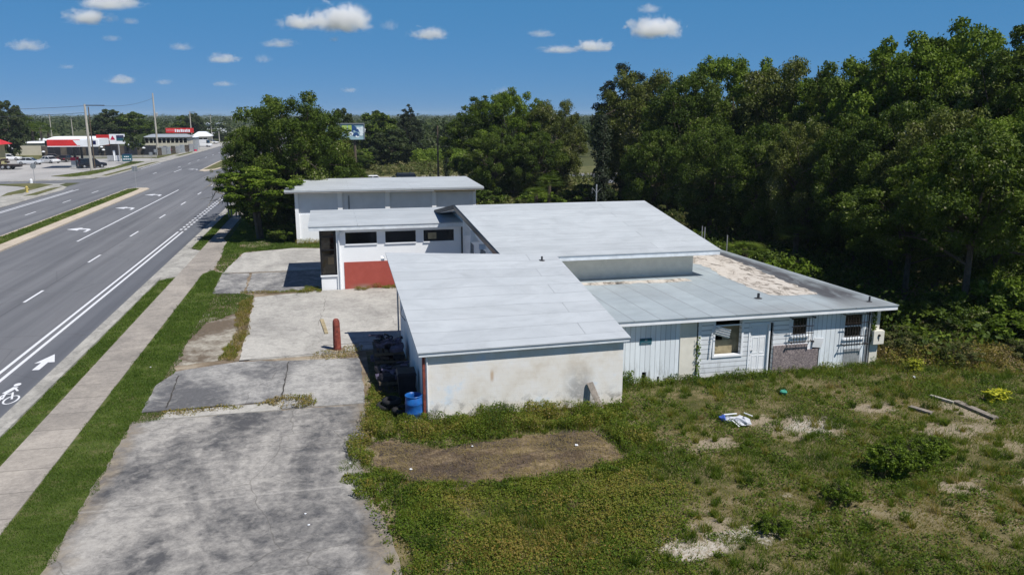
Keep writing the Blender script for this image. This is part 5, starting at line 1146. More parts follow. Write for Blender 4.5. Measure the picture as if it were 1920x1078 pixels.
# coarse tufts standing out of the turf
X, Y = sample([(0.5, 12.5), (32, 12.5), (32, 27), (0.5, 27)], 2.6); k = inpoly(X, Y, YARD) & frust(X, Y) & ~inpoly(X, Y, BED); X, Y = X[k], Y[k]
X = np.concatenate([X, [2.2, 2.35, 2.05, 1.9, 2.0, 1.75]]); Y = np.concatenate([Y, [18.0, 18.1, 17.9, 16.9, 16.75, 17.0]])
nb = 70; idx = np.repeat(np.arange(len(X)), nb); m_ = len(idx); sp = rng.uniform(0.05, 0.20, len(X)); hh = rng.uniform(0.10, 0.30, len(X)); tt = np.clip(rng.normal(0.34, 0.19, len(X)), 0.0, 0.85); tt[-6:] = 0.08; sp[-6:] = 0.22; hh[-6:] = 0.34
th = rng.uniform(0, 6.283, m_); rd = sp[idx] * np.sqrt(rng.random(m_))
stuff(mesh_ob('grass_tufts', blade_mesh('grass_tufts', np.stack([X[idx] + rd * np.cos(th), Y[idx] + rd * np.sin(th), np.zeros(m_)], 1), hh[idx] * rng.uniform(0.5, 1.2, m_), rng.uniform(0.014, 0.024, m_), rng.uniform(0.2, 0.9, m_), tt[idx] + rng.normal(size=m_) * 0.08, 'grass_blades')), 'coarse green and straw tufts standing out of the yard grass', 'grass')
# low broad leaved weeds among the grass
X, Y = sample([(0.5, 12.5), (30, 12.5), (30, 28), (0.5, 28)], 240); k = inpoly(X, Y, YARD) & frust(X, Y) & ~inpoly(X, Y, BED)
X, Y = X[k], Y[k]; F1 = fbm(X + 20, Y + 30, 1.3); k = (F1 > 0.50) | ((X < 8) & (Y < 20) & (F1 > 0.40)); X, Y, F1 = X[k], Y[k], F1[k]
for (cx, cy, rx, ry) in BARE:
    k = ((X - cx) / rx) ** 2 + ((Y - cy) / ry) ** 2 > 1; X, Y, F1 = X[k], Y[k], F1[k]
n = len(X); Z = rng.uniform(0.02, 0.05 + 0.18 * np.clip((F1 - 0.4) * 3, 0, 1), n)
warm = np.exp(-(((X - 4.3) / 2.6) ** 2 + ((Y - 16.3) / 1.3) ** 2)); tt = rng.normal(0.2, 0.12, n); tt = np.where(rng.random(n) < warm * 0.6, rng.uniform(0.5, 0.72, n), tt)
stuff(mesh_ob('ground_weeds', leaf_mesh('ground_weeds', np.stack([X, Y, Z], 1), rng.normal(size=(n, 3)) * 0.5 + np.array([0, 0, 1]), rng.uniform(0.05, 0.10, n), rng.uniform(0.03, 0.06, n), tt, 'grass_blades')), 'low broad leaved weeds among the grass', 'weeds')
LEFTY = [(1.35, 12.5), (1.3, 15.2), (1.5, 16.6), (1.15, 17.8), (1.3, 18.9), (0.8, 20.1), (1.5, 19.8), (3.0, 19.6), (6.0, 19.7), (8.6, 20.0), (9.8, 18.2), (8.4, 16.5), (7.4, 15.0), (8.0, 12.5)]
X, Y = sample(LEFTY, 1050); Fq = fbm(X + 11, Y + 5, 1.1); Fr = fbm(X + 31, Y + 15, 2.0); k = rng.random(len(X)) < np.clip(0.2 + (Fq - 0.32) * 4, 0.1, 1) * np.clip((9.6 - X) / 2.2, 0.15, 1); X, Y, Fq, Fr = X[k], Y[k], Fq[k], Fr[k]; n = len(X)
oran = np.exp(-(((X - 4.0) / 1.7) ** 2 + ((Y - 16.3) / 0.9) ** 2)) + 0.8 * np.exp(-(((X - 5.3) / 0.9) ** 2 + ((Y - 18.4) / 0.5) ** 2))
tt = np.clip(0.22 + (Fr - 0.35) * 0.95, 0.05, 0.56) + rng.normal(size=n) * 0.07; tt = np.where(rng.random(n) < oran * 0.9, rng.uniform(0.52, 0.74, n), tt)
stuff(mesh_ob('leafy_weeds', leaf_mesh('leafy_weeds', np.stack([X, Y, rng.uniform(0.02, 0.06 + 0.22 * np.clip((Fq - 0.35) * 2.5, 0, 1), n)], 1), rng.normal(size=(n, 3)) * 0.6 + np.array([0, -0.1, 1]), rng.uniform(0.04, 0.085, n), rng.uniform(0.022, 0.045, n), tt, 'grass_blades')), 'dense yellow green leafy weeds between the slab and the dead patch', 'weeds')
# taller weeds round the bed and along the walls
def weed_band(name, poly, dens, hmax, tmu, label, hmin=0.08, z=0.0, leaf=(0.045, 0.085)):
    poly = jag(poly, 0.3, 0.22, len(label))
    X, Y = sample(poly, dens); F1 = fbm(X, Y + 33, 0.8); k = (F1 > 0.26) & (rng.random(len(X)) < np.clip((fbm(X + 7, Y + 3, 0.45) - 0.30) * 5, 0.05, 1)); X, Y, F1 = X[k], Y[k], F1[k]; n = len(X)
    top = hmin + (hmax - hmin) * np.clip((F1 - 0.3) * 2.4, 0, 1)
    Z = z + top * rng.random(n) ** 0.7
    a = mesh_ob(name, leaf_mesh(name, np.stack([X, Y, Z], 1), rng.normal(size=(n, 3)) * 0.6 + np.array([0, 0, .7]), rng.uniform(leaf[0], leaf[1], n), rng.uniform(leaf[0], leaf[1], n) * 0.55, np.clip(rng.normal(tmu, 0.11, n) + (vnoise(X, Y, 0.7) - .45) * 0.55, 0, 0.95), 'grass_blades'))
    stuff(a, label, 'weeds')
    k = rng.random(n) < 0.22; m_ = k.sum()
    b_ = mesh_ob(name, blade_mesh(name, np.stack([X[k], Y[k], np.full(m_, z)], 1), top[k] * rng.uniform(0.8, 1.35, m_), rng.uniform(0.012, 0.02, m_), rng.uniform(0.1, 0.6, m_), np.clip(rng.normal(tmu + 0.15, 0.2, m_), 0, 1), 'grass_blades'))
    stuff(b_, label, 'weeds')
weed_band('wall_weeds', [(2.75, 23.2), (2.75, 24.9), (9.7, 24.9), (9.6, 23.6), (8.2, 22.9), (5.8, 23.1), (4.2, 22.8)], 1500, 0.48, 0.30, 'dense weeds along the foot of the cream wall')
weed_band('corner_weeds', [(0.3, 22.0), (0.3, 23.6), (0.9, 25.6), (1.2, 28.5), (2.6, 25.6), (2.75, 25.0), (2.75, 23.2), (1.5, 23.7), (0.9, 23.3), (0.8, 21.6)], 1300, 0.5, 0.38, 'straggly weeds round the blue barrel')
weed_band('bed_edge_weeds', [(0.35, 19.6), (0.0, 21.2), (0.9, 21.5), (2.0, 20.4), (3.9, 19.9), (6.6, 20.0), (8.2, 20.5), (9.0, 20.9), (8.9, 20.1), (6.4, 19.3), (3.5, 19.2), (1.6, 19.0)], 1500, 0.30, 0.26, 'leafy green weeds along the near edge of the dead patch')
weed_band('bed_side_weeds', [(8.3, 20.9), (8.2, 22.9), (9.4, 24.3), (9.7, 23.0), (9.3, 21.2)], 1600, 0.5, 0.28, 'tall weeds at the right end of the dead patch')
weed_band('siding_weeds', [(9.9, 26.1), (9.9, 26.85), (21.5, 26.85), (21.5, 26.3)], 1100, 0.38, 0.22, 'grass and weeds along the foot of the siding wall')
weed_band('bank_weeds', [(21.8, 26.4), (22.2, 29.0), (25, 29.5), (31, 26.5), (33, 23.5), (29, 23.0), (25.5, 25.0)], 520, 0.75, 0.66, 'dry brown and olive weeds on the bank before the wood', leaf=(0.06, 0.13))
weed_band('vine_weeds', [(24.0, 27.9), (27, 30.5), (36, 31), (36, 22), (33.5, 23.8), (31, 26.5), (28, 27.8)], 700, 1.0, 0.38, 'bright leafy vines at the sunny edge of the wood', leaf=(0.08, 0.16))
weed_band('slab_edge_weeds', [(0.45, 22.3), (0.75, 24.4), (0.85, 26.8), (1.05, 30.0), (1.25, 30), (1.15, 26), (0.9, 24.0)], 700, 0.22, 0.55, 'dry weeds along the slab edge')
# mown verges
def lawn(name, poly, d0, label, z=0.05, dry=0.0, h=(0.035, 0.075), mat='lawn_blades'):
    ys = [p[1] for p in poly]; XX, YY = [], []
    y = min(ys)
    while y < max(ys):
        y2 = min(max(ys), y + 6); xs = [p[0] for p in poly]
        X, Y = sample([(min(xs), y), (max(xs), y), (max(xs), y2), (min(xs), y2)], d0 * min(1.0, (22 / max(y, 14)) ** 1.3)); k = inpoly(X, Y, poly) & frust(X, Y, 4); XX.append(X[k]); YY.append(Y[k]); y = y2
    X = np.concatenate(XX); Y = np.concatenate(YY); n = len(X); sc = np.clip(Y / 26, 0.8, 3.2)
    F = fbm(X, Y, 1.0)
    k = rng.random(n) < np.clip(0.55 + (F - 0.35) * 2.5 - dry * 0.3, 0.25, 1); X, Y, F, sc = X[k], Y[k], F[k], sc[k]; n = len(X)
    me = blade_mesh(name, np.stack([X, Y, np.full(n, z)], 1), rng.uniform(h[0], h[1], n) * np.sqrt(sc), rng.uniform(0.014, 0.024, n) * sc, rng.uniform(0.2, 1.0, n), 0.62 - F * 0.75 + rng.normal(size=n) * 0.13 + (fbm(X, Y, 4) - .5) * .5 + dry + 0.14, mat)
    stuff(mesh_ob(name, me), label, 'grass')
lawn('verge_grass', jag([(-10.45, 14), (-9.75, 14), (-9.72, 51.5), (-10.1, 51.6), (-10.45, 50.6)], 0.5, 0.07, 3), 1500, 'narrow mown grass strip between kerb and sidewalk')
lawn('verge_grass', [(-10.45, 64), (-9.75, 62.8), (-9.72, 112), (-10.45, 112)], 1500, 'grass strip beyond the driveway apron')
lawn('lot_grass', jag([(-8.15, 13), (-6.72, 13), (-6.62, 21), (-6.7, 26.7), (-5.9, 26.8), (-5.8, 27.7), (-6.7, 27.7), (-6.75, 30.5), (-6.3, 32.4), (-6.55, 36), (-6.2, 40), (-4.6, 42.2), (-4.5, 45.6), (-5.2, 46.3), (-6.8, 46.5), (-7.0, 52.6), (-7.9, 54.2), (-8.15, 52.5)], 0.4, 0.14, 5), 1500, 'mown green grass between sidewalk and parking slab', z=0.035)
lawn('lot_grass', jag([(-7.6, 54.3), (-7.0, 53.2), (-6.6, 60.6), (-3, 62.2), (-0.5, 61.5), (-0.6, 64.2), (-2.9, 64.3), (-3.0, 112), (-8.6, 112), (-8.2, 66), (-7.9, 61)], 0.4, 0.14, 6), 1300, 'grass by the driveway and under the roadside oaks', z=0.035)
lawn('joint_weeds', jag([(-4.85, 33.4), (-4.2, 33.2), (-4.0, 38), (-4.35, 42), (-4.45, 45.3), (-5.0, 44), (-4.9, 40), (-4.6, 37.5)], 0.4, 0.12, 7), 1900, 'dry weeds grown in the slab joint', z=0.03, dry=0.25, h=(0.04, 0.12), mat='grass_blades')
lawn('median_lawn', [(-26.8, 60), (-26.8, 117.6), (-26.0, 118.3), (-25.4, 116), (-25.4, 60)], 1100, 'grass on the road median', z=0.10, dry=0.12)
lawn('far_lawn', [(-44, 146.5), (-41.5, 144.3), (-39.4, 147), (-39.1, 188), (-41.9, 189), (-40.7, 168)], 600, 'dry grass by the fuel station pavement', z=0.07, dry=0.25)
for nm, poly, dd, hm, tm, lab in [
 ('joint_weeds', [(-6.6, 27.05), (-5.5, 26.95), (-1.9, 27.72), (-5.6, 27.72)], 500, 0.08, 0.6, 'dry weeds in the first slab joint'),
 ('joint_weeds', [(-2.6, 27.75), (-2.0, 26.95), (-0.9, 27.0), (-0.9, 28.1), (-2.4, 28.2)], 900, 0.16, 0.62, 'brown weed patch in the slab joint'),
 ('joint_weeds', [(-1.3, 32.5), (0.9, 32.4), (1.1, 34.1), (0.5, 34.3), (-0.8, 33.6)], 350, 0.12, 0.7, 'dry weeds round the rusty bollard'),
 ('joint_weeds', [(-5.2, 46.0), (-0.8, 46.0), (-0.8, 46.5), (-5.2, 46.7)], 500, 0.08, 0.6, 'weeds along the joint before the entrance'),
 ('wall_tuft', [(-2.2, 45.6), (-0.8, 45.6), (-0.75, 46.9), (-1.6, 47.0)], 900, 0.30, 0.5, 'olive tuft left of the entrance'),
 ('wall_tuft', [(1.1, 45.7), (3.6, 45.7), (3.6, 46.15), (1.4, 46.15)], 1300, 0.34, 0.55, 'olive tufts at the foot of the red wall'),
 ('wall_tuft', [(-2.7, 63.6), (0.4, 63.6), (0.4, 64.4), (-2.7, 64.4)], 700, 0.4, 0.5, 'weeds at the foot of the white block building')]:
    weed_band(nm, poly, dd, hm, tm, lab, z=0.05)
# loose straw and dead stalks over the mulch bed
X, Y = sample(BED, 420); n = len(X)
th = rng.uniform(0, np.pi, n); Nn = np.stack([np.zeros(n), np.zeros(n), np.ones(n)], 1) + rng.normal(size=(n, 3)) * 0.25
stuff(mesh_ob('straw', leaf_mesh('straw', np.stack([X, Y, rng.uniform(0.02, 0.07, n)], 1), Nn, rng.uniform(0.12, 0.35, n), np.full(n, 0.012), np.clip(0.79 + (fbm(X + 5, Y * 1.6, 1.3) < 0.47) * 0.18 + rng.normal(size=n) * 0.06, 0.7, 1.0), 'grass_blades')), 'flattened dead stalks on the brown patch', 'straw')
# vine up the corner pillar and the gap by the lap siding
def vine(x0, x1, y, z0, z1, n_, label):
    X = rng.uniform(x0, x1, n_); Z = rng.uniform(z0, z1, n_)
    o = mesh_ob('wall_vine', leaf_mesh('wall_vine', np.stack([X, y - rng.uniform(0.01, 0.12, n_), Z], 1), rng.normal(size=(n_, 3)) * 0.5 + np.array([0, -1, 0.3]), rng.uniform(0.05, 0.11, n_), rng.uniform(0.03, 0.07, n_), rng.uniform(0.05, 0.4, n_), 'grass_blades'))
    return tag(o, label, 'vine')
vine(21.12, 21.3, Y0 - 0.03, 1.0, 2.3, 260, 'leafy vine climbing the corner pillar above the meter box')
vine(13.44, 13.62, Y0 - 0.04, 0.0, 1.7, 130, 'thin vine climbing the gap beside the open window')
vine(10.0, 10.9, Y0 - 0.02, 0.0, 0.55, 260, 'green weeds climbing the rotted siding foot')
# the yellowing leafy plant at the right
X = rng.normal(22.9, 0.26, 300).clip(22.5, 23.3); Y = rng.normal(22.2, 0.13, 300).clip(22.0, 22.4); n = 300
tag(mesh_ob('yellow_plant', leaf_mesh('yellow_plant', np.stack([X, Y, rng.uniform(0.05, 0.42, n)], 1), rng.normal(size=(n, 3)) * .4 + np.array([0, -0.2, 1]), rng.uniform(.10, .26, n), rng.uniform(.06, .12, n), rng.uniform(0, 1, n), 'yellow_leaf')), 'bright yellow leafed plant at the edge of the brown bank', 'plant')
X = rng.normal(22.4, 0.15, 260).clip(22.1, 22.7); Y = rng.normal(25.7, 0.1, 260).clip(25.5, 25.9); n = 260
tag(mesh_ob('yellow_plant', leaf_mesh('yellow_plant', np.stack([X, Y, rng.uniform(0.1, 0.5, n)], 1), rng.normal(size=(n, 3)) * .4 + np.array([0, -0.2, 1]), rng.uniform(.10, .2, n), rng.uniform(.06, .1, n), rng.uniform(0, .4, n), 'yellow_leaf')), 'dull yellow plant right of the meter box corner', 'plant')

# ---------------------------------------------------------------- loose things on the lot
def bollard():
    t = thing('bollard', 'rusty red steel bollard standing by the slab joint', 'bollard', (0.0, 33.75, 0.04))
    mb = MB(); mb.lathe((0.0, 33.75, 0.04), [(0.17, 0), (0.165, 0.5), (0.15, 1.22), (0.14, 1.32), (0.09, 1.40), (0.0, 1.43)], 20, caps=False); mb.build('post', 'red_rust', t, smooth=True)
    mb = MB(); mb.prism([(0.0 + 0.34 * math.cos(a), 33.75 + 0.3 * math.sin(a)) for a in [k * math.pi / 5 for k in range(10)]], 0.04, 0.075); mb.build('footing', 'bare_dirt', t)
bollard()
mb = MB(); mb.hexa([(-0.78, 39.2, 0.055), (-0.60, 39.2, 0.055), (-0.38, 36.5, 0.055), (-0.54, 36.5, 0.055)][::-1], [(-0.78, 39.2, 0.10), (-0.60, 39.2, 0.10), (-0.38, 36.5, 0.10), (-0.54, 36.5, 0.10)][::-1]); tag(mb.build('plank', 'tan_board', origin=(-0.58, 37.8, 0.05)), 'weathered tan plank lying on the slab behind the bollard', 'plank')
mb = MB(); mb.hexa([(8.70, 24.42, 0), (8.92, 24.42, 0), (8.92, 24.47, 0), (8.70, 24.47, 0)], [(8.42, 24.92, 0.86), (8.64, 24.92, 0.90), (8.64, 24.97, 0.90), (8.42, 24.97, 0.86)]); tag(mb.build('board', 'grey_wood', origin=(8.8, 24.45, 0)), 'grey weathered board leaning on the cream wall', 'board')
# blue barrel
t = thing('barrel', 'open blue plastic barrel at the left corner of the cream wall', 'barrel', (2.40, 25.05, 0))
mb = MB(); mb.lathe((2.40, 25.05, 0), [(0.25, 0.0), (0.28, 0.04), (0.285, 0.28), (0.295, 0.30), (0.295, 0.33), (0.285, 0.35), (0.285, 0.58), (0.295, 0.60), (0.295, 0.63), (0.285, 0.65), (0.275, 0.86), (0.25, 0.88), (0.24, 0.86), (0.255, 0.6), (0.25, 0.06), (0.0, 0.05)], 28, caps=False); mb.build('shell', 'blue_plastic', t, smooth=True)
mb = MB(); mb.lathe((2.40, 25.05, 0.0), [(0.276, 0.865), (0.292, 0.875), (0.292, 0.905), (0.262, 0.905), (0.255, 0.875)], 28, caps=False); mb.build('rim', 'blue_plastic', t, smooth=True)
# stacks of junk in the shade of the wall
def junk_stack(cx, cy, sx, sy, layers, seed, label):
    r = random.Random(seed); t = thing('junk_stack', label, 'junk pile', (cx, cy, 0))
    z = 0.03
    for k in range(layers):
        mb = MB()
        for q in range(3): mb.box(cx - sx / 2, cy - sy / 2 + q * (sy - 0.1) / 2, z, cx + sx / 2, cy - sy / 2 + q * (sy - 0.1) / 2 + 0.1, z + 0.09)
        for q in range(6): mb.box(cx - sx / 2 + q * (sx - 0.12) / 5, cy - sy / 2, z + 0.092, cx - sx / 2 + q * (sx - 0.12) / 5 + 0.12, cy + sy / 2, z + 0.115)
        mb.build('pallet', 'pallet_wood', t)
        z += 0.12
        mb = MB()
        for q in range(9):
            c = (cx + r.uniform(-.38, .38) * sx, cy + r.uniform(-.4, .4) * sy, z + 0.09)
            mb.obox(c, (r.uniform(.25, .55), r.uniform(.2, .5), r.uniform(.10, .2)), (r.uniform(-.2, .2), r.uniform(-.2, .2), r.uniform(0, 3)), 0 if r.random() < .7 else 1)
        mb.build('junk_layer', ['junk_dark', 'junk_mauve'], t); z += 0.20
    for q in range(14):                      # crumpled pieces, bent pipes and rings on top
        mb = MB(); c = Vector((cx + r.uniform(-.42, .42) * sx, cy + r.uniform(-.42, .42) * sy, z + r.uniform(0, .05)))
        if q % 3 == 0:
            R1 = r.uniform(.09, .16); P = [c + Vector((R1 * math.cos(a), R1 * math.sin(a), 0.04 + 0.03 * math.sin(a * 2 + q))) for a in [i * math.pi / 6 for i in range(13)]]; mb.tube(P, [0.03] * 13, 6, 0)
        elif q % 3 == 1: mb.tube([c, c + Vector((r.uniform(-.3, .3), r.uniform(-.2, .2), .12)), c + Vector((r.uniform(-.5, .5), r.uniform(-.3, .3), .08))], [0.04, 0.035, 0.04], 7, 0)
        else: mb.obox(c + Vector((0, 0, .05)), (r.uniform(.15, .4), r.uniform(.12, .3), r.uniform(.06, .16)), (r.uniform(-.5, .5), r.uniform(-.5, .5), r.uniform(0, 3)), 0)
        mb.build('scrap_piece', 'junk_mauve' if q % 2 else 'junk_dark', t)
junk_stack(2.0, 31.3, 1.15, 1.7, 3, 1, 'farther dark stack of scrap on pallets beside the shaded wall')
junk_stack(2.0, 28.6, 1.15, 1.6, 2, 2, 'nearer dark stack of scrap on pallets beside the shaded wall')
t = thing('dark_bin', 'tall dark bin between the nearer scrap stack and the barrel', 'bin', (2.35, 27.1, 0))
mb = MB(); mb.hexa([(2.1, 26.85, 0.03), (2.6, 26.85, 0.03), (2.6, 27.35, 0.03), (2.1, 27.35, 0.03)], [(2.03, 26.78, 1.0), (2.68, 26.78, 1.0), (2.68, 27.42, 1.0), (2.03, 27.42, 1.0)]); mb.build('body', 'junk_dark', t)
mb = MB(); mb.hexa([(2.0, 26.74, 1.003), (2.7, 26.74, 1.003), (2.7, 27.46, 1.003), (2.0, 27.46, 1.003)], [(2.05, 26.8, 1.08), (2.66, 26.8, 1.08), (2.66, 27.4, 1.12), (2.05, 27.4, 1.12)]); mb.build('lid', 'junk_dark', t)
t = thing('tyre_pile', 'few old tyres lying in the shade just behind the barrel', 'tyres', (1.75, 26.1, 0))
for k, (x, y, z) in enumerate([(1.55, 26.3, 0.03), (1.75, 26.2, 0.22), (2.05, 25.75, 0.03)]):
    mb = MB(); mb.lathe((x, y, z), [(0.17, 0.03), (0.26, 0.0), (0.33, 0.04), (0.34, 0.10), (0.33, 0.16), (0.26, 0.2), (0.17, 0.17), (0.17, 0.03)], 22, caps=False); mb.build('tyre', 'tyre', t, smooth=True)
# litter
r = random.Random(8)
def crumple(mb, c, rad, m=0, flat=0.5, seed=0):
    n = len(mb.v); rr_ = random.Random(seed); rows = 5; cols = 8
    for i in range(rows + 1):
        ph = math.pi * i / rows
        for j in range(cols):
            a = 2 * math.pi * j / cols; q = rad * rr_.uniform(0.6, 1.2)
            mb.v.append((c[0] + q * math.sin(ph) * math.cos(a), c[1] + q * math.sin(ph) * math.sin(a), max(0.01, c[2] + q * math.cos(ph) * flat)))
    for i in range(rows):
        for j in range(cols):
            k = (j + 1) % cols; mb.f.append((n + i * cols + j, n + (i + 1) * cols + j, n + (i + 1) * cols + k, n + i * cols + k)); mb.m.append(m)
t = thing('litter_pile', 'torn clear and blue plastic litter with white strips lying in the grass', 'litter', (12.7, 22.4, 0))
mb = MB(); crumple(mb, (12.95, 22.25, 0.12), 0.28, 0, 0.55, 3); crumple(mb, (12.6, 22.5, 0.1), 0.22, 0, 0.5, 4); mb.build('clear_bag', 'clear_litter', t)
mb = MB(); crumple(mb, (12.42, 22.6, 0.14), 0.13, 0, 0.8, 5); mb.build('blue_bag', 'blue_plastic_bag', t)
for c_, z_, r_ in [((12.75, 22.72, 0.2), (0.5, 0.04, 0.03), (0, 0.05, 0.1)), ((12.75, 22.3, 0.26), (0.45, 0.03, 0.02), (0, 0, -0.1)), ((12.62, 22.1, 0.12), (0.3, 0.05, 0.02), (0, 0.5, -1.0)), ((13.35, 22.6, 0.18), (0.3, 0.03, 0.03), (0, 0.3, -0.5))]:
    mb = MB(); mb.obox(c_, z_, r_); mb.build('white_strip', 'white_trim', t)
mb = MB(); crumple(mb, (15.85, 24.5, 0.1), 0.16, 0, 0.6, 6); tag(mb.build('litter', 'green_litter', origin=(15.85, 24.5, 0)), 'crumpled green wrapper in the grass', 'litter')
for i, (x, y, s_, lab) in enumerate([(7.05, 21.75, 0.10, 'white scrap of paper on the brown patch'), (1.9, 21.2, 0.07, 'small white scrap at the left of the brown patch'), (3.9, 22.4, 0.05, 'tiny white scrap at the back of the brown patch'), (-7.4, 33.0, 0.06, 'white scrap on the green verge'), (21.8, 25.0, 0.12, 'white bag in the grass right of the building'), (0.2, 22.0, 0.06, 'white scrap on the slab edge'), (-1.0, 19.2, 0.05, 'white fleck on the near slab'), (-0.9, 18.6, 0.05, 'second white fleck on the near slab')]):
    mb = MB(); crumple(mb, (x, y, 0.06), s_ * 0.65, 0, 0.5, 20 + i); tag(mb.build('litter', 'sign_white', origin=(x, y, 0)), lab, 'litter')
for i, (x0, y0, x1, y1, w_, lab) in enumerate([(21.35, 22.4, 21.45, 20.7, 0.24, 'longest grey board lying in the grass at the right'), (20.9, 23.1, 21.2, 22.3, 0.12, 'short pale board behind the longest one'), (19.4, 22.3, 19.7, 21.6, 0.2, 'short grey board left of the longest one')]):
    a = Vector((x0, y0)); b_ = Vector((x1, y1)); d = (b_ - a).normalized(); nn = Vector((-d.y, d.x)) * w_ / 2
    mb = MB(); q = [a - nn, b_ - nn, b_ + nn, a + nn]; mb.hexa([(p.x, p.y, 0.02) for p in q], [(p.x, p.y, 0.09) for p in q]); tag(mb.build('board', 'grey_wood' if i != 1 else 'pole_concrete', origin=(x0, y0, 0)), lab, 'board')
# ---------------------------------------------------------------- masts and poles near the buildings
def pole(x, y, h, r0, r1, mat, label, name='pole', extra=None, n=10, cat='pole', lean=(0, 0)):
    t = thing(name, label, cat, (x, y, 0)); mb = MB(); mb.tube([(x, y, -0.1), (x + lean[0] / 2, y + lean[1] / 2, h / 2), (x + lean[0], y + lean[1], h)], [r0, (r0 + r1) / 2, r1], n); mb.build('shaft', mat, t)
    if extra: extra(t)
    return t
p = at(1118, 376, 53)
def ant(t):
    mb = MB(); q = at(1118, 352, 53)
    mb.tube([(q.x - 0.3, 53, q.z), (q.x, 53, q.z - 0.35)], [0.012, 0.012], 5); mb.tube([(q.x + 0.3, 53, q.z - .1), (q.x, 53, q.z - 0.4)], [0.012, 0.012], 5); mb.tube([(q.x - 0.3, 53, q.z), (q.x - 0.3, 53, q.z - .4)], [0.012, .012], 5); mb.build('bracket', 'galvanised', t)
pole(p.x, 53, at(1118, 346, 53).z, 0.05, 0.05, 'galvanised', 'pale steel mast with bracket behind the highest roof', 'mast', ant, cat='mast')
for px, py, Y, r0, lab in [(1317, 424, 44.5, 0.03, 'left of the two thin steel pipes right of the highest roof'), (1322, 426, 44.5, 0.03, 'right of the two thin steel pipes right of the highest roof'), (1364, 441, 43.5, 0.035, 'single steel pipe at the back edge of the flat roof')]:
    p = at(px, py, Y); pole(p.x, Y, p.z, r0, r0, 'galvanised', lab, 'mast', cat='mast')
pA = at(820, 236, 118); pole(pA.x, 118, pA.z, 0.16, 0.10, 'pole_wood', 'dark wooden pole left of the vine covered one', 'utility_pole')
pA2 = at(824, 238, 119)
def vines(x, y, h, r, n_, par, t0=0.1):
    Z = rng.uniform(0.5, h, n_); a = rng.uniform(0, 6.28, n_); q = r * (0.4 + 0.8 * vnoise(Z, Z * 0 + x, 0.9)) * rng.uniform(0.3, 1, n_)
    P = np.stack([x + np.cos(a) * q, y + np.sin(a) * q, Z], 1); P -= np.array(ORG[par.name])
    me = leaf_mesh('vine', P, np.stack([np.cos(a), np.sin(a), 0.4 + 0 * a], 1) + rng.normal(size=(n_, 3)) * .4, rng.uniform(.15, .35, n_), rng.uniform(.1, .2, n_), rng.uniform(t0, t0 + .4, n_), 'leaf_dark'); mesh_ob('vine', me, par)
pB = at(836, 232, 117); tB = pole(pB.x, 117, pB.z, 0.16, 0.10, 'pole_wood', 'utility pole wrapped in dark vines left of the middle clump', 'utility_pole'); vines(pB.x, 117, pB.z, 0.7, 1500, tB)
pC = at(1126, 216, 72); tC = pole(pC.x, 72, pC.z, 0.16, 0.08, 'pole_wood', 'tall dead snag smothered in dark vines between middle clump and wood', 'snag', cat='snag', lean=(0.5, 0)); vines(pC.x + 0.2, 72, pC.z, 1.0, 3600, tC)
# small grey building hidden in the wood
p = at(1272, 300, 92)
t = thing('shed', 'pale gable of a shed glimpsed through the dark oaks', 'shed', (p.x, 93, 0)); mb = MB(); mb.box(p.x - 1, 93, 0, p.x + 1.5, 96, 3.6); mb.build('wall', 'metal_roof', t); mb = MB(); mb.hexa([(p.x - 1.3, 92.7, 3.61), (p.x + 1.8, 92.7, 3.61), (p.x + 1.8, 96, 3.61), (p.x - 1.3, 96, 3.61)], [(p.x - 1.3, 94, 4.8), (p.x + 1.8, 94, 4.8), (p.x + 1.8, 94.1, 4.8), (p.x - 1.3, 94.1, 4.8)]); mb.build('roof', 'metal_roof', t)
# billboard
Yb = 125; a = at(610, 233, Yb); b_ = at(683, 262, Yb); zt = at(683, 233, Yb).z; zb = b_.z
t = thing('billboard', 'large billboard with green lettering and a blue picture, half hidden by the roadside oaks', 'billboard', (a.x, Yb, 0))
mb = MB(); mb.box(a.x, Yb, zb, b_.x, Yb + 0.35, zt); mb.build('panel', 'bb_sky', t)
mb = MB(); mb.box(a.x - .1, Yb - .12, zt + 0.002, b_.x + .1, Yb + .4, zt + .14); mb.box(b_.x + 0.002, Yb - .12, zb, b_.x + .12, Yb + .4, zt); mb.build('frame', 'grey_road_sign', t)
mb = MB()
r = random.Random(5)
for (u0, u1, v0, v1, m) in [(.42, .56, .62, .92, 1), (.58, .68, .62, .95, 1), (.50, .60, .40, .58, 1)]:
    mb.box(a.x + (b_.x - a.x) * u0, Yb - .03, zb + (zt - zb) * v0, a.x + (b_.x - a.x) * u1, Yb - .002, zb + (zt - zb) * v1, 0)
mb.build('lettering', 'bb_green', t)
mb = MB()
for k in range(16):
    u = r.uniform(.62, .97); v = r.uniform(.2, .8); x = a.x + (b_.x - a.x) * u; z = zb + (zt - zb) * v; s_ = r.uniform(.15, .45)
    mb.face([(x + s_ * 1.3 * math.cos(q), Yb - .004 - k * .002, z + s_ * math.sin(q)) for q in [i * math.pi / 4 for i in range(8)]], k % 2)
mb.build('picture', ['bb_blue', 'bb_white'], t)
for k in (0.25, 0.75):
    x = a.x + (b_.x - a.x) * k; mb = MB(); mb.tube([(x, Yb + .6, 0), (x, Yb + .6, zb + 0.5)], [.2, .2], 8); mb.build('post', 'pole_wood', t)

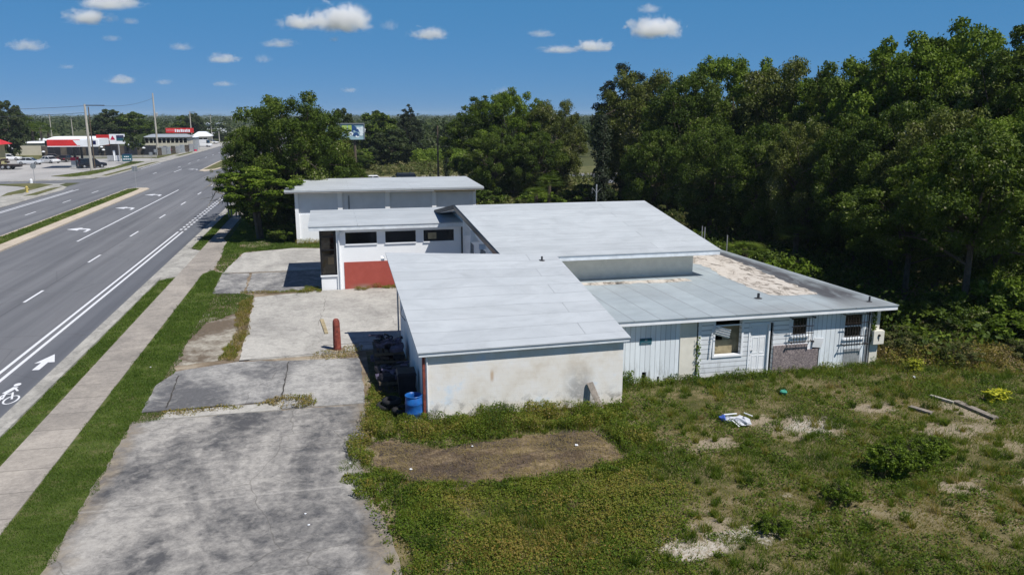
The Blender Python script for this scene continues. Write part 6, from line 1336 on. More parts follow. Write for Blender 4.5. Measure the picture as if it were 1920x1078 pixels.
# ---------------------------------------------------------------- vehicles
def car(label, paint, L=4.6, Wd=1.8, H=1.45, kind='sedan'):
    t = thing('parked_car', label, 'car')
    hw = Wd / 2; zb = 0.22; zs = 0.62 if kind != 'van' else 0.9; zh = H * 0.60
    mb = MB()
    secs = {'sedan': [(-L/2, .50, .62), (-L/2 + .12, .32, .86), (-L*.30, .24, .92), (L*.16, .24, .88), (L*.36, .26, .80), (L/2 - .1, .34, .68), (L/2, .48, .56)],
            'suv': [(-L/2, .5, .95), (-L/2 + .1, .34, 1.08), (-L*.25, .28, 1.08), (L*.2, .28, 1.06), (L*.38, .3, 1.0), (L/2 - .08, .36, .88), (L/2, .5, .7)],
            'van': [(-L/2, .45, 1.2), (-L/2 + .08, .32, 1.3), (-L*.2, .28, 1.3), (L*.25, .28, 1.2), (L*.36, .3, 1.1), (L/2 - .08, .34, .95), (L/2, .5, .7)]}[kind]
    rings = []
    for x, z0, z1 in secs:
        k = 0.9 if abs(x) > L / 2 - 0.05 else 1.0
        ring = [(x, -hw * k * .94, z0), (x, -hw * k, z0 + .12), (x, -hw * k, (z0 + z1) / 2), (x, -hw * k * .93, z1), (x, 0, z1 + .03), (x, hw * k * .93, z1), (x, hw * k, (z0 + z1) / 2), (x, hw * k, z0 + .12), (x, hw * k * .94, z0)]
        rings.append(len(mb.v)); mb.v += ring
    m_ = 9
    for i in range(len(rings) - 1):
        for k in range(m_):
            j = (k + 1) % m_; mb.f.append((rings[i] + k, rings[i] + j, rings[i + 1] + j, rings[i + 1] + k)); mb.m.append(0)
    mb.f.append(tuple(rings[0] + k for k in reversed(range(m_)))); mb.m.append(0); mb.f.append(tuple(rings[-1] + k for k in range(m_))); mb.m.append(0)
    mb.build('body', paint, t, smooth=False)
    x0, x1, tx0, tx1, zbelt = {'sedan': (-L*.42, L*.24, -L*.24, L*.06, .90), 'suv': (-L*.47, L*.26, -L*.42, L*.10, 1.08), 'van': (-L*.49, L*.38, -L*.47, L*.26, 1.28)}[kind]
    def cab(name, a0, a1, b0, b1, z0, z1, w0, w1, mat):
        q = MB(); q.hexa([(a0, -w0, z0), (a1, -w0, z0), (a1, w0, z0), (a0, w0, z0)], [(b0, -w1, z1), (b1, -w1, z1), (b1, w1, z1), (b0, w1, z1)]); return q.build(name, mat, t)
    if kind == 'van':
        cab('roof', x0, tx1 + .1, tx0, tx1, zbelt, H, hw * .93, hw * .86, paint)
        cab('windscreen', tx1 + .102, x1, tx1 + .102, tx1 + .25, zbelt, H - .12, hw * .9, hw * .82, 'car_glass')
    else:
        cab('windows', x0, x1, tx0, tx1, zbelt, H - .06, hw * .92, hw * .76, 'car_glass')
        cab('roof', tx0 - .02, tx1 + .03, tx0 + .05, tx1 - .04, H - .058, H, hw * .77, hw * .72, paint)
        q = MB()
        for s_ in (-1, 1):
            for u in (.0, .48, 1.0):
                xb_ = x0 + (x1 - x0) * (.03 + .94 * u); xt_ = tx0 + (tx1 - tx0) * (.03 + .94 * u); q.tube([(xb_, s_ * hw * .925, zbelt), (xt_, s_ * hw * .77, H - .06)], [.035, .03], 4)
        q.build('pillars', paint, t)
    for sx in (-L * .31, L * .31):
        for sy in (-1, 1):
            q = MB(); n0 = len(q.v); q.tube([(sx, sy * (hw - .20), .33), (sx, sy * (hw + .01), .33)], [.33, .33], 16); ty = q.build('wheel', 'tyre', t)
            q = MB(); q.tube([(sx, sy * (hw + .012), .33), (sx, sy * (hw + .03), .33)], [.2, .17], 12); q.build('rim', 'rim', ty)
    for sy in (-1, 1):
        q = MB(); q.box(L / 2 - .06, sy * hw * .62 - .16, .60, L / 2 + .0, sy * hw * .62 + .16, .72); q.build('headlight', 'sign_white', t)
        q = MB(); q.box(-L / 2 - .01, sy * hw * .68 - .12, .62, -L / 2 + .06, sy * hw * .68 + .12, .8); q.build('tail_light', 'sign_red', t)
    return t
place(car('silver saloon parked side-on by the fuel station wall', 'car_silver'), (-59.8, 182.5, 0.0), R_(-6))
place(car('second pale car parked just behind the silver saloon', 'car_white', 4.5), (-57.6, 187.5, 0.0), R_(-38))
place(car('black sport utility vehicle standing at the fuel pumps', 'car_black', 4.9, 1.95, 1.85, 'suv'), (-44.4, 168.2, 0.02), R_(25))
place(car('white work van parked before the white gabled building', 'car_white', 5.8, 2.0, 2.3, 'van'), (-38.6, 270, 0.06), R_(-12))
place(car('white car driving away on the far stretch of road', 'car_white', 4.7, 1.85, 1.6, 'suv'), (-28.2, 262, 0.01), R_(90))
place(car('white car on the cross street, its roof just above the block building', 'car_white', 4.6), (6.6, 116.5, 0.01), R_(0))
place(car('dark car on the cross street right of the white one', 'car_black', 4.8, 1.9, 1.7, 'suv'), (10.2, 116.8, 0.01), R_(180))
for i, (px, Y, rz, col, lab) in enumerate([(212, 226, 5, 'car_silver', 'silver car half hidden behind the dark fence by the price sign'), (150, 232, -8, 'car_white', 'white car behind the fuel canopy'), (306, 226, 12, 'car_black', 'black car behind the grey slatted fence'), (352, 240, 60, 'red_canopy', 'red car by the right end of the grey slatted fence'), (122, 192, 80, 'car_dark', 'dark car parked nose-on behind the fuel pumps'), (262, 224, 20, 'car_white', 'white car behind the dark fence, left of the tall pole with transformer'), (330, 232, 70, 'car_silver', 'silver car before the diner'), (100, 198, 10, 'car_dark', 'dark brown car parked before the left end of the dark fence'), (398, 300, -20, 'car_white', 'white car by the far white gabled building'), (16, 200, 5, 'car_white', 'white car behind the flatbed truck')]):
    place(car(lab, col), (at(px, 280, Y).x, Y, 0.02), R_(rz))
# flatbed truck at the left edge
t = thing('flatbed_truck', 'dark flatbed truck with scrap on its bed at the left edge', 'truck', (-60, 167, 0))
mb = MB(); mb.box(-66, 166, .75, -56.2, 168.3, .95); mb.build('bed', 'car_dark', t)
mb = MB(); mb.hexa([(-68.5, 166.1, .6), (-66.1, 166.1, .6), (-66.1, 168.2, .6), (-68.5, 168.2, .6)], [(-68.0, 166.2, 2.3), (-66.1, 166.2, 2.3), (-66.1, 168.1, 2.3), (-68.0, 168.1, 2.3)]); mb.build('cab', 'car_dark', t)
mb = MB(); mb.box(-68, 166.5, .45, -56.4, 167.9, .72); mb.build('chassis', 'car_black', t)
for x in (-67.2, -59.2, -58.2):
    for y in (166.0, 168.05):
        mb = MB(); mb.tube([(x, y, .45), (x, y + .25, .45)], [.45, .45], 14); w_ = mb.build('wheel', 'tyre', t); mb = MB(); mb.tube([(x, y - .02, .45), (x, y - .001, .45)], [.22, .25], 10); mb.build('rim', 'rim', w_)
r = random.Random(4)
mb = MB()
for k in range(14): mb.obox((r.uniform(-65.5, -58.5), r.uniform(166.4, 167.9), r.uniform(1.05, 1.9)), (r.uniform(.4, 1.4), r.uniform(.3, .8), r.uniform(.2, .6)), (r.uniform(-.3, .3), r.uniform(-.3, .3), r.uniform(0, 3)))
tag(mb.build('scrap_load', 'car_dark', origin=(-62, 167, .95)), 'rusty scrap heaped on the flatbed truck', 'scrap')

# ---------------------------------------------------------------- fuel station and the shops beyond
def X_(px, Y): return at(px, 270, Y).x
def Z_(py, Y, px=200): return at(px, py, Y).z
t = thing('fuel_canopy', 'long red and white fuel station canopy', 'canopy', (-48, 170, 0))
zl, zh = Z_(273.5, 167), Z_(262, 167); xa, xm, xb = X_(88, 167), X_(150, 167), X_(184, 167)
mb = MB(); mb.box(xa, 167, zl, xm, 167.2, zh); mb.build('fascia', 'red_canopy', t)
mb = MB(); mb.box(xm, 167, zl, xb, 167.2, zh); mb.box(xa, 167.001, zl - .16, xb, 167.2, zl - 0.002); mb.build('fascia', 'sign_white', t)
mb = MB(); mb.box(xa, 167.203, zl, xb + .2, 174, zh + .1); mb.build('deck', 'white_trim', t)
mb = MB(); mb.box(X_(174, 167), 166.96, zl + .25, X_(180, 167), 166.997, zh - .2); mb.build('emblem', 'sign_navy', t)
for px in (137.5, 151):
    mb = MB(); x = X_(px, 169.5); mb.box(x - .18, 169.3, 0, x + .18, 169.7, zl); mb.build('column', 'dark_pipe', t)
mb = MB(); mb.hexa([(xm - .5, 166.985, zl + .1), (xm + .5, 166.985, zl + .1), (xm + .5, 166.995, zl + .1), (xm - .5, 166.995, zl + .1)], [(xm - 1.2, 166.985, zh - .1), (xm + .2, 166.985, zh - .1), (xm + .2, 166.995, zh - .1), (xm - 1.2, 166.995, zh - .1)]); mb.build('stripe', 'sign_white', t)
def pump(px, Y, lab):
    x = X_(px, Y); t = thing('fuel_pump', lab, 'fuel pump', (x, Y, 0)); mb = MB(); mb.box(x - .4, Y - .25, 0.15, x + .4, Y + .25, 1.4); mb.build('cabinet', 'galvanised', t)
    mb = MB(); mb.box(x - .42, Y - .27, 1.402, x + .42, Y + .27, 2.0); mb.build('head', 'sign_red', t); mb = MB(); mb.box(x - .7, Y - .45, 0, x + .7, Y + .45, .147); mb.build('island', 'far_lot', t)
    mb = MB(); mb.tube([(x + .42, Y, 1.2), (x + .6, Y, .7), (x + .45, Y, .4)], [.025] * 3, 5); mb.build('hose', 'tyre', t)
pump(134, 169, 'fuel pump with red head left of the black vehicle'); pump(140, 172, 'second fuel pump behind the first, under the canopy')
# price sign on its pole
Yp = 190; t = thing('price_sign', 'white station sign with red triangle and dark price panel on a pole', 'sign', (X_(222, Yp), Yp, 0))
x0, x1, z0, z1 = X_(206, Yp), X_(234.5, Yp), Z_(270.5, Yp), Z_(252, Yp)
mb = MB(); mb.box(x0, Yp, z0, x1, Yp + .4, z1); mb.build('panel', 'sign_white', t)
u = lambda k: x0 + (x1 - x0) * k
v = lambda k: z0 + (z1 - z0) * k
mb = MB(); mb.face([(u(.05), Yp - .004, v(.42)), (u(.38), Yp - .004, v(.42)), (u(.215), Yp - .004, v(.86))]); mb.build('triangle', 'sign_red', t)
mb = MB(); mb.box(u(.46), Yp - .02, v(.6), u(.95), Yp - .003, v(.88)); mb.build('price_panel', 'sign_navy', t)
mb = MB(); mb.box(u(.46), Yp - .02, v(.32), u(.95), Yp - .003, v(.59)); mb.build('price_panel', 'sign_teal', t)
mb = MB(); mb.box(u(.5), Yp - .03, v(.73), u(.9), Yp - .021, v(.745)); mb.build('panel_line', 'grey_road_sign', t)
mb = MB(); mb.tube([(u(.55), Yp + .2, 0), (u(.55), Yp + .2, z0)], [.14, .12], 8); mb.build('pole', 'galvanised', t)
# blue dumpster with pale marks, air machine, ice box
Yd = 190; x0, x1 = X_(226, Yd), X_(243, Yd); t = thing('newspaper_bin', 'blue and teal bin with pale lettering beside the price sign', 'bin', (x0, Yd, 0))
mb = MB(); mb.box(x0, Yd, .1, x1, Yd + 1.2, 1.5); mb.build('body', 'sign_teal', t); mb = MB(); mb.box(x0 - .03, Yd - .03, 1.502, x1 + .03, Yd + 1.25, 1.62); mb.build('lid', 'sign_navy', t)
mb = MB(); [mb.box(x0 + .25 + k * .42, Yd - .02, .4 + .5 * (k % 2) * .0, x0 + .55 + k * .42, Yd - .003, .62) for k in range(4)]; [mb.box(x0 + .45 + k * .35, Yd - .02, .95, x0 + .7 + k * .35, Yd - .003, 1.15) for k in range(3)]; mb.build('lettering', 'sign_white', t)
for px, h, w_, lab, mt in [(212, 2.4, .35, 'slim white air machine left of the blue bin', 'white_trim'), (205, 1.3, 1.3, 'low white rack left of the air machine', 'galvanised'), (219, 1.3, .7, 'small white cabinet between air machine and blue bin', 'sign_white')]:
    x = X_(px, 191); t = thing('service_cabinet', lab, 'cabinet', (x, 191, 0)); mb = MB(); mb.box(x - w_ / 2, 190.8, .12, x + w_ / 2, 191.3, h); mb.build('body', mt, t); mb = MB(); mb.box(x - w_ / 2 + .05, 190.9, 0, x + w_ / 2 - .05, 191.2, .118); mb.build('foot', 'dark_pipe', t)
def shop(name, label, cat, px0, px1, top, Y, depth, wall, roof=None, roof_top=None, over=.4, windows=0, wt=None, wb=None, frame='white_trim'):
    x0, x1 = X_(px0, Y), X_(px1, Y); z = Z_(top, Y, (px0 + px1) / 2); t = thing(name, label, cat, (x0, Y, 0))
    mb = MB(); mb.box(x0, Y, 0, x1, Y + depth, z); mb.build('wall', wall, t)
    if roof:
        zr = Z_(roof_top, Y, (px0 + px1) / 2); mb = MB(); mb.hexa([(x0 - over, Y - over, z + .003), (x1 + over, Y - over, z + .003), (x1 + over, Y + depth + over, z + .003), (x0 - over, Y + depth + over, z + .003)], [(x0 + 1.2, Y + depth * .3, zr), (x1 - 1.2, Y + depth * .3, zr), (x1 - 1.2, Y + depth * .7, zr), (x0 + 1.2, Y + depth * .7, zr)]); mb.build('roof', roof, t)
    if windows:
        a, b_ = Z_(wb, Y, px0), Z_(wt, Y, px0)
        for k in range(windows):
            w0 = x0 + (x1 - x0) * (k + .12) / windows; w1 = x0 + (x1 - x0) * (k + .88) / windows; mb = MB(); mb.box(w0, Y - .03, a, w1, Y - .003, b_); mb.build('window', 'dark_glass', t)
    return t, x0, x1, z
t, x0, x1, z = shop('red_roof_shop', 'low shop with red sloping roof edge at the left edge of the view', 'shop', -90, -22, 273, 178, 8, 'yellow_wall', 'red_canopy', 258, 1.2)
mb = MB(); mb.box(x1 - 2.6, 177.9, .2, x1 - .3, 177.99, z - .5); mb.build('shaded_front', 'brown_shade', t)
shop('beige_warehouse', 'long plain beige wall building behind the parked cars', 'building', 27, 76, 269, 224, 16, 'beige_wall', 'white_trim', 267, .3)
t, x0, x1, z = shop('station_store', 'dark fronted store behind the fuel canopy with white fascia', 'shop', 84, 205, 263.5, 214, 10, 'brown_shade', 'white_trim', 257, .6)
mb = MB(); mb.box(X_(182, 214), 213.7, Z_(266, 214), X_(207, 214), 213.95, Z_(253, 214)); mb.build('fascia', 'red_canopy', t)
mb = MB(); mb.box(X_(184, 214), 213.66, Z_(261.4, 214), X_(204, 214), 213.697, Z_(260.2, 214)); mb.build('lettering', 'sign_white', t)
mb = MB(); mb.box(X_(186, 214), 213.8, Z_(273, 214), X_(206, 214), 213.94, Z_(266.2, 214)); mb.build('brick_panel', 'red_rust', t)
# dark screened fence
t = thing('screen_fence', 'long dark screened fence behind the fuel station', 'fence', (X_(76, 208), 208, 0))
for k in range(18):
    a, b_ = 76 + k * 12, 87.5 + k * 12; mb = MB(); mb.box(X_(a, 208), 208, .55, X_(b_, 208), 208.05, Z_(273.5 + .0 * k, 208)); mb.build('screen', 'dark_fence' if k % 3 else 'brown_shade', t)
    mb = MB(); mb.tube([(X_(b_ + .25, 208), 208.05, 0), (X_(b_ + .25, 208), 208.05, Z_(272.8, 208))], [.06, .06], 6); mb.build('post', 'dark_pipe', t)
mb = MB(); mb.box(X_(76, 207), 206.9, 0, X_(292, 207), 207.1, .55); tag(mb.build('low_wall', 'kerb_concrete', origin=(X_(76, 207), 207, 0)), 'low white wall along the foot of the dark fence', 'wall')
r = random.Random(6)
for i, (px, py) in enumerate([(190, 276), (193, 281.5), (242, 272), (269, 278.5), (80, 284)]):
    x, z = X_(px, 207.8), Z_(py, 207.8); t = thing('white_lamp', 'small white lamp dome before the dark fence, number %s from the left' % ['second', 'third', 'fourth', 'fifth', 'first'][i], 'lamp', (x, 207.8, 0)); mb = MB(); mb.lathe((x, 207.6, z - .2), [(0, 0), (.35, .1), (.4, .25), (.2, .4), (0, .45)], 10, caps=False); mb.build('lamp_shade', 'sign_white', t); mb = MB(); mb.tube([(x, 207.6, 0), (x, 207.6, z - .2)], [.03, .03], 5); mb.build('post', 'dark_pipe', t)
shop('diner', 'long low white diner with a row of dark windows', 'diner', 272, 352, 257.5, 236, 9, 'beige_wall', 'metal_roof', 252.5, .5, 10, 260, 268.5)
t = thing('red_sign_board', 'wide red signboard with white lettering strokes above the diner', 'sign', (X_(313, 244), 244, 0))
mb = MB(); mb.box(X_(313, 244), 244, Z_(250, 244), X_(365, 244), 244.3, Z_(241, 244)); mb.build('board', 'red_canopy', t)
mb = MB()
for k in range(8): x = X_(330 + k * 3.6, 244); mb.box(x, 243.95, Z_(248.6, 244), x + .32 + .1 * (k % 2), 243.997, Z_(243.2 + (k % 3) * .5, 244))
for k in range(3): mb.box(X_(314, 244), 243.95, Z_(243.2 + k * 2.2, 244), X_(328, 244), 243.99, Z_(242.8 + k * 2.2, 244)) if k == 1 else None
mb.build('lettering', 'sign_white', t)
for px in (318, 360): mb = MB(); mb.tube([(X_(px, 244.5), 244.5, 0), (X_(px, 244.5), 244.5, Z_(246, 244))], [.12, .12], 6); mb.build('post', 'dark_pipe', t)
shop('white_gabled_building', 'white building with bright pitched roof right of the red signboard', 'building', 364, 390, 256, 290, 9, 'beige_wall', 'sign_white', 247.5, .8, 3, 259, 264)
t, x0, x1, z = shop('annex', 'grey sided building between the red signboard and white van', 'building', 352, 366, 258, 258, 8, 'galvanised', 'sign_white', 255, .3)
shop('far_white_building', 'distant white building above the trees by the highway', 'building', 378, 420, 233, 430, 16, 'sign_white', 'metal_roof', 230.5, .5, 4, 236, 240)
for px0, px1, ty, Y, lab in [(10, 19, 258, 246, 'white trailer nearest the left edge behind the beige wall'), (32, 43, 257, 246, 'second white trailer from the left behind the beige wall'), (46, 58, 258, 250, 'third white trailer from the left under the palms'), (74, 81, 260, 246, 'fourth white trailer from the left, right of the palms'), (83, 89, 261, 246, 'last white trailer, by the end of the canopy'), (278, 299, 253, 262, 'white box trailer left of the diner roof'), (245, 262, 254, 262, 'white box trailer right of the price sign')]:
    x0, x1 = X_(px0, Y), X_(px1, Y); z = Z_(ty, Y, px0); t = thing('white_trailer', lab, 'trailer', (x0, Y, 0)); mb = MB(); mb.box(x0, Y, .8, x1, Y + 2.4, z - .2); mb.hexa([(x0, Y, z - .197), (x1, Y, z - .197), (x1, Y + 2.4, z - .197), (x0, Y + 2.4, z - .197)], [(x0 + .15, Y + .3, z), (x1 - .15, Y + .3, z), (x1 - .15, Y + 2.1, z), (x0 + .15, Y + 2.1, z)]); mb.build('body', 'sign_white', t)
    mb = MB()
    for x in (x0 + .6, x1 - .6): mb.tube([(x, Y - .05, .45), (x, Y + 2.45, .45)], [.45, .45], 10)
    mb.build('wheels', 'tyre', t)
t = thing('screen_fence', 'grey slatted fence before the diner, right of the dark one', 'fence', (X_(293, 216), 216, 0))
for k in range(9):
    Yk = 215 + k * 3.0; mb = MB(); mb.box(X_(294 + k * 8.6, Yk), Yk, .1, X_(302 + k * 8.6, Yk), Yk + .05, 2.0 + .1 * (k % 2)); mb.build('screen', ['brown_shade', 'galvanised', 'metal_roof'][k % 3], t)
# low chain link yard with clutter right of the dark fence
t = thing('wire_fence', 'see-through wire fence before the diner yard', 'fence', (X_(292, 212), 212, 0)); mb = MB()
for k in range(14): x = X_(293 + k * 6.2, 214 + k * 2.2); mb.tube([(x, 214 + k * 2.2, 0), (x, 214 + k * 2.2, 2.2)], [.05, .05], 5)
mb.tube([(X_(293, 214), 214, 2.2), (X_(374, 242.6), 242.6, 2.2)], [.03, .03], 5); mb.tube([(X_(293, 214), 214, 1.2), (X_(374, 242.6), 242.6, 1.2)], [.02, .02], 5); mb.build('posts', 'galvanised', t)
for k in range(9):
    px = 300 + k * 8; Y = 222 + k * 2.2; s_ = r.uniform(.5, 1.1); x = X_(px, Y); col = ['galvanised', 'sign_navy', 'sign_red', 'car_dark', 'sign_white', 'metal_roof'][k % 6]
    t = thing('yard_clutter', 'item %s of the clutter behind the wire fence' % ['one from the left', 'two from the left', 'three from the left', 'four from the left', 'five from the left', 'four from the right', 'three from the right', 'two from the right', 'one from the right'][k], 'yard clutter', (x, Y, 0)); mb = MB(); mb.hexa([(x - s_, Y - s_, 0), (x + s_, Y - s_, 0), (x + s_, Y + s_, 0), (x - s_, Y + s_, 0)], [(x - s_ * .7, Y - s_ * .7, s_ * 1.6), (x + s_ * .8, Y - s_ * .6, s_ * 1.7), (x + s_ * .7, Y + s_ * .7, s_ * 1.6), (x - s_ * .6, Y + s_ * .7, s_ * 1.5)]); mb.box(x - s_ * .3, Y - s_ * .3, s_ * 1.71, x + s_ * .5, Y + s_ * .4, s_ * 2.1); mb.build('heap', col, t)
# utility poles, wires and street signs
def upole(px, top, Y, base_x, h, label, arm=0, mat='pole_concrete', r0=.28, r1=.17, kit=False):
    t = thing('utility_pole', label, 'utility pole', (base_x, Y, 0)); mb = MB(); mb.tube([(base_x, Y, -.1), (base_x, Y, h)], [r0, r1], 8); mb.build('shaft', mat, t)
    if arm: mb = MB(); mb.box(base_x - (arm if arm < 0 else 0.0) * -1 if arm < 0 else base_x, Y - .08, h - .3, base_x + abs(arm), Y + .08, h - .14); mb.build('crossarm', 'dark_pipe', t)
    if kit: mb = MB(); mb.lathe((base_x + .5, Y, h * .62), [(.25, 0), (.28, .1), (.28, .9), (.2, 1.0)], 10); mb.build('transformer', 'galvanised', t)
    return t
upole(162, 197, 160.4, -42.5, 11.9, 'tall pale concrete utility pole with crossarm beside the fuel station', 3.3)
upole(166, 198, 166, -43.4, 11.5, 'thin dark utility pole just behind the tall concrete one', 0, 'pole_wood', .12, .09)
upole(285, 185, 222, -42.7, 15.4, 'tall pale utility pole with transformer right of the price sign', 0, 'pole_concrete', .28, .15, True)
upole(351, 213, 262, -40.4, 11.0, 'utility pole rising beside the red signboard', 1.6, 'pole_concrete', .2, .13)
for px, ty, Y, lab in [(92, 214, 330, 'far utility pole with crossarm above the palms'), (133, 222, 330, 'far utility pole between the palms and the tall concrete pole'), (394, 216, 420, 'thin far mast above the white building'), (396, 240, 320, 'far pole left of the distant bend'), (410, 246, 310, 'far pole at the bend of the highway'), (434, 219, 520, 'faint distant pole above the woodland')]:
    p = at(px, ty, Y); t = thing('utility_pole', lab, 'utility pole', (p.x, Y, 0)); mb = MB(); mb.tube([(p.x, Y, 0), (p.x, Y, p.z)], [.2, .13], 6); mb.build('shaft', 'pole_concrete', t); mb = MB(); mb.box(p.x - 1.4, Y - .1, p.z - .4, p.x + 1.4, Y + .1, p.z - .25); mb.build('crossarm', 'dark_pipe', t)
def wire(a, b_, sag, label, rad=.03):
    a = Vector(a); b_ = Vector(b_); pts = [a.lerp(b_, k / 12) - Vector((0, 0, sag * 4 * (k / 12) * (1 - k / 12))) for k in range(13)]
    mb = MB(); mb.tube(pts, [rad] * 13, 4); tag(mb.build('power_line', 'wire', origin=tuple(a)), label, 'power line', 'power lines at the fuel station')
wire((-42.5, 160.4, 11.6), (-80, 168, 11.4), .6, 'upper power line running left from the tall concrete pole')
wire((-42.5, 160.4, 10.4), (-80, 168, 10.3), .7, 'lower power line running left from the tall concrete pole')
wire((-40.6, 160.4, 11.7), (-42.7, 222, 14.2), .8, 'power line between the two tall pale poles')
def road_sign(x, y, h, label, shape='rect', mat='grey_road_sign', rz=0.0):
    t = thing('road_sign', label, 'road sign', (x, y, 0)); mb = MB(); mb.tube([(x, y, 0), (x, y, h)], [.035, .035], 6); mb.build('post', 'galvanised', t)
    n_ = 8 if shape == 'oct' else 4; off = math.pi / n_; s_ = .42 if shape == 'oct' else .52; mb = MB(); pts = [(s_ * math.cos(off + 2 * math.pi * k / n_), s_ * math.sin(off + 2 * math.pi * k / n_)) for k in range(n_)]
    mb.hexa([(x + q[0], y + .05, h - .35 + q[1]) for q in pts], [(x + q[0], y + .036, h - .35 + q[1]) for q in pts]); mb.build('plate', mat, t)
road_sign(-26.4, 120.2, 3.0, 'back of a square grey road sign at the nose of the median')
road_sign(-42.9, 131.8, 2.9, 'back of an octagonal sign on the grass island', 'oct')
road_sign(-18.4, 153, 2.7, 'thin road sign on the nose of the farther median')
road_sign(-37.9, 189, 2.0, 'small sign on the pavement by the second tall pole')
road_sign(-39.0, 200, 2.2, 'second small sign near the tall pole with transformer')
t = thing('hydrant', 'pale yellow hydrant on the grass island', 'hydrant', (-38.7, 115.6, .07)); mb = MB(); mb.lathe((-38.7, 115.6, .07), [(.2, 0), (.2, .06), (.14, .08), (.14, .6), (.18, .62), (.16, .75), (0, .85)], 12, caps=False); mb.build('barrel', 'hydrant_yellow', t); mb = MB(); mb.tube([(-38.95, 115.6, .55), (-38.45, 115.6, .55)], [.07, .07], 8); mb.build('outlet', 'hydrant_yellow', t)
t = thing('white_post', 'white base block of the octagonal sign', 'post', (-43.2, 131.2, 0)); mb = MB(); mb.lathe((-43.2, 131.2, 0.07), [(.22, 0), (.2, .5), (.12, .62), (0, .66)], 10, caps=False); mb.build('post', 'sign_white', t)
x = -38.1; t = thing('yellow_cabinet', 'pale yellow utility cabinet beside the pavement before the van', 'cabinet', (-39, 245, 0)); mb = MB(); mb.box(-40.2, 244.5, 0, -38.4, 245.5, 2.0); mb.build('body', 'beige_wall', t); mb = MB(); mb.box(-40.25, 244.45, 2.003, -38.35, 245.55, 2.08); mb.build('lid', 'galvanised', t)

# ---------------------------------------------------------------- clouds: real volumes far off
def m_cloud():
    m = bpy.data.materials.new('cloud_vapour'); m.use_nodes = True; t = m.node_tree; t.nodes.clear(); MAT['cloud_vapour'] = m
    out = N(t, "ShaderNodeOutputMaterial"); pv = N(t, "ShaderNodeVolumePrincipled"); pv.inputs["Color"].default_value = (0.998, 0.998, 1.0, 1); pv.inputs["Anisotropy"].default_value = 0.0
    tc = N(t, "ShaderNodeTexCoord"); oi = N(t, "ShaderNodeObjectInfo")
    ob = tc.outputs["Object"]
    s = xyz(t, ob)
    # object space: unit ball, flattened base
    ln = N(t, "ShaderNodeVectorMath", operation='LENGTH'); t.links.new(ob, ln.inputs[0])
    ad = N(t, "ShaderNodeVectorMath", operation='ADD'); t.links.new(ob, ad.inputs[0])
    cmb = N(t, "ShaderNodeCombineXYZ"); rr_ = math_(t, 'MULTIPLY', oi.outputs["Random"], 37.0); [t.links.new(rr_, cmb.inputs[k]) for k in range(3)]
    t.links.new(cmb.outputs[0], ad.inputs[1])
    n1 = noise(t, mapping(t, ad.outputs[0], (2.6, 1.8, 1.3)), 1.0, 8, 0.68, 0.5)
    sh = math_(t, 'SUBTRACT', n1, math_(t, 'MULTIPLY_ADD', ln.outputs["Value"], 0.42, 0.19))
    basecut = N(t, "ShaderNodeMapRange"); basecut.inputs[1].default_value = -0.62; basecut.inputs[2].default_value = -0.25; t.links.new(s[2], basecut.inputs[0])
    dn = math_(t, 'MULTIPLY', math_(t, 'MAXIMUM', sh, 0.0), basecut.outputs[0])
    at_ = N(t, "ShaderNodeAttribute", attribute_name='dens', attribute_type='OBJECT')
    t.links.new(math_(t, 'MULTIPLY', dn, at_.outputs["Fac"]), pv.inputs["Density"]); t.links.new(pv.outputs[0], out.inputs["Volume"])
    m.cycles.volume_sampling = 'DISTANCE'
    try: m.cycles.volume_step_rate = 2.0
    except Exception: pass
m_cloud()
bm_ = MB(); bm_.lathe((0, 0, 0), [(0, -1), (.5, -.87), (.87, -.5), (1, 0), (.87, .5), (.5, .87), (0, 1)], 20, caps=False)
ball = None
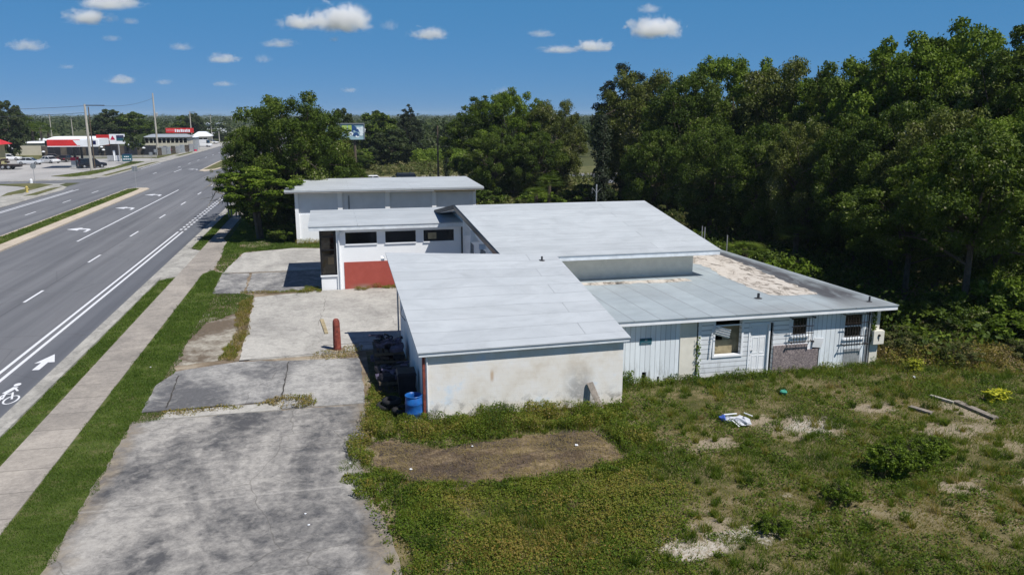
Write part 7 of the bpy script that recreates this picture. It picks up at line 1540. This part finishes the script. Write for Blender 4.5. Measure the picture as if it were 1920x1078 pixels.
CL = [(566, 45, 96, 26, 1.0, 'left low end of the large cloud at the top centre'), (640, 38, 130, 50, 1.3, 'largest bright cumulus cloud at the top centre'), (1228, 55, 118, 42, 1.2, 'bright compact cumulus above the right hand wood'), (1115, 88, 84, 24, 1.0, 'right half of the long low cloud left of the compact cumulus'), (1048, 94, 90, 16, .8, 'left half of the long low cloud'),
 (805, 65, 84, 24, .7, 'small bright cloud right of the largest one'), (1015, 64, 56, 16, .4, 'wisp above the long low cloud'), (1217, 18, 56, 18, .35, 'faint wisp above the compact cumulus'), (165, 34, 92, 26, .8, 'flat cloud at the upper left, lower of two'), (205, 7, 130, 26, .9, 'flat cloud cut by the top edge at the upper left'), (245, 41, 38, 12, .3, 'faint puff right of the upper left clouds'),
 (52, 87, 70, 20, .45, 'thin cloud near the left edge'), (228, 151, 56, 16, .6, 'small cloud above the tall concrete pole'), (340, 89, 50, 14, .3, 'faint small cloud left of centre'), (420, 111, 62, 18, .7, 'small bright cloud left of the big oak'), (420, 158, 48, 11, .4, 'thin cloud just left of the big oak'), (308, 155, 34, 10, .35, 'tiny thin cloud above the highway'), (525, 83, 74, 16, .4, 'thin streak under the largest cloud'), (493, 112, 36, 16, .25, 'faint puff under the thin streak'), (655, 170, 40, 10, .35, 'small faint cloud over the billboard'), (210, 73, 40, 11, .25, 'faint fleck at the upper left'), (125, 126, 34, 8, .3, 'tiny fleck at the left'), (627, 75, 26, 10, .4, 'scrap of cloud below the largest one'), (730, 50, 40, 20, .2, 'faint wisp right of the largest cloud'), (945, 175, 60, 22, .15, 'faint cloud behind the middle clump'), (1150, 178, 50, 24, .2, 'faint cloud at the left end of the wood')]
for i, (cx, cy, wpx, hpx, dn, lab) in enumerate(CL):
    Yc = 3600; p = at(cx, cy, Yc); sx = wpx / 2 * Yc / 1481 * 1.12; sz = hpx / 2 * Yc / 1481 * 1.45
    if ball is None: o = bm_.build('cloud', 'cloud_vapour'); ball = o.data
    else: o = bpy.data.objects.new('cloud', ball); C.objects.link(o)
    o.location = p; o.scale = (sx, min(sx * 0.7, sz * 1.8), sz); o['dens'] = 0.17 * dn; o.rotation_euler = (0, 0, -_Y)
    tag(o, lab, 'cloud', 'clouds in the sky')
for o in bpy.data.objects:
    if 'used' in o: del o['used']

# ---------------------------------------------------------------- haze: one closed box of thin pale air
m = bpy.data.materials.new('haze_air'); m.use_nodes = True; t = m.node_tree; t.nodes.clear(); MAT['haze_air'] = m
out = N(t, "ShaderNodeOutputMaterial"); pv = N(t, "ShaderNodeVolumePrincipled"); pv.inputs["Color"].default_value = (0.72, 0.86, 1.0, 1); pv.inputs["Density"].default_value = 0.00012
t.links.new(pv.outputs[0], out.inputs["Volume"])
mb = MB(); mb.box(-2300, -300, -1.0, 3900, 3450, 22.0)
hz = mb.build('haze', 'haze_air'); hz['kind'] = 'stuff'
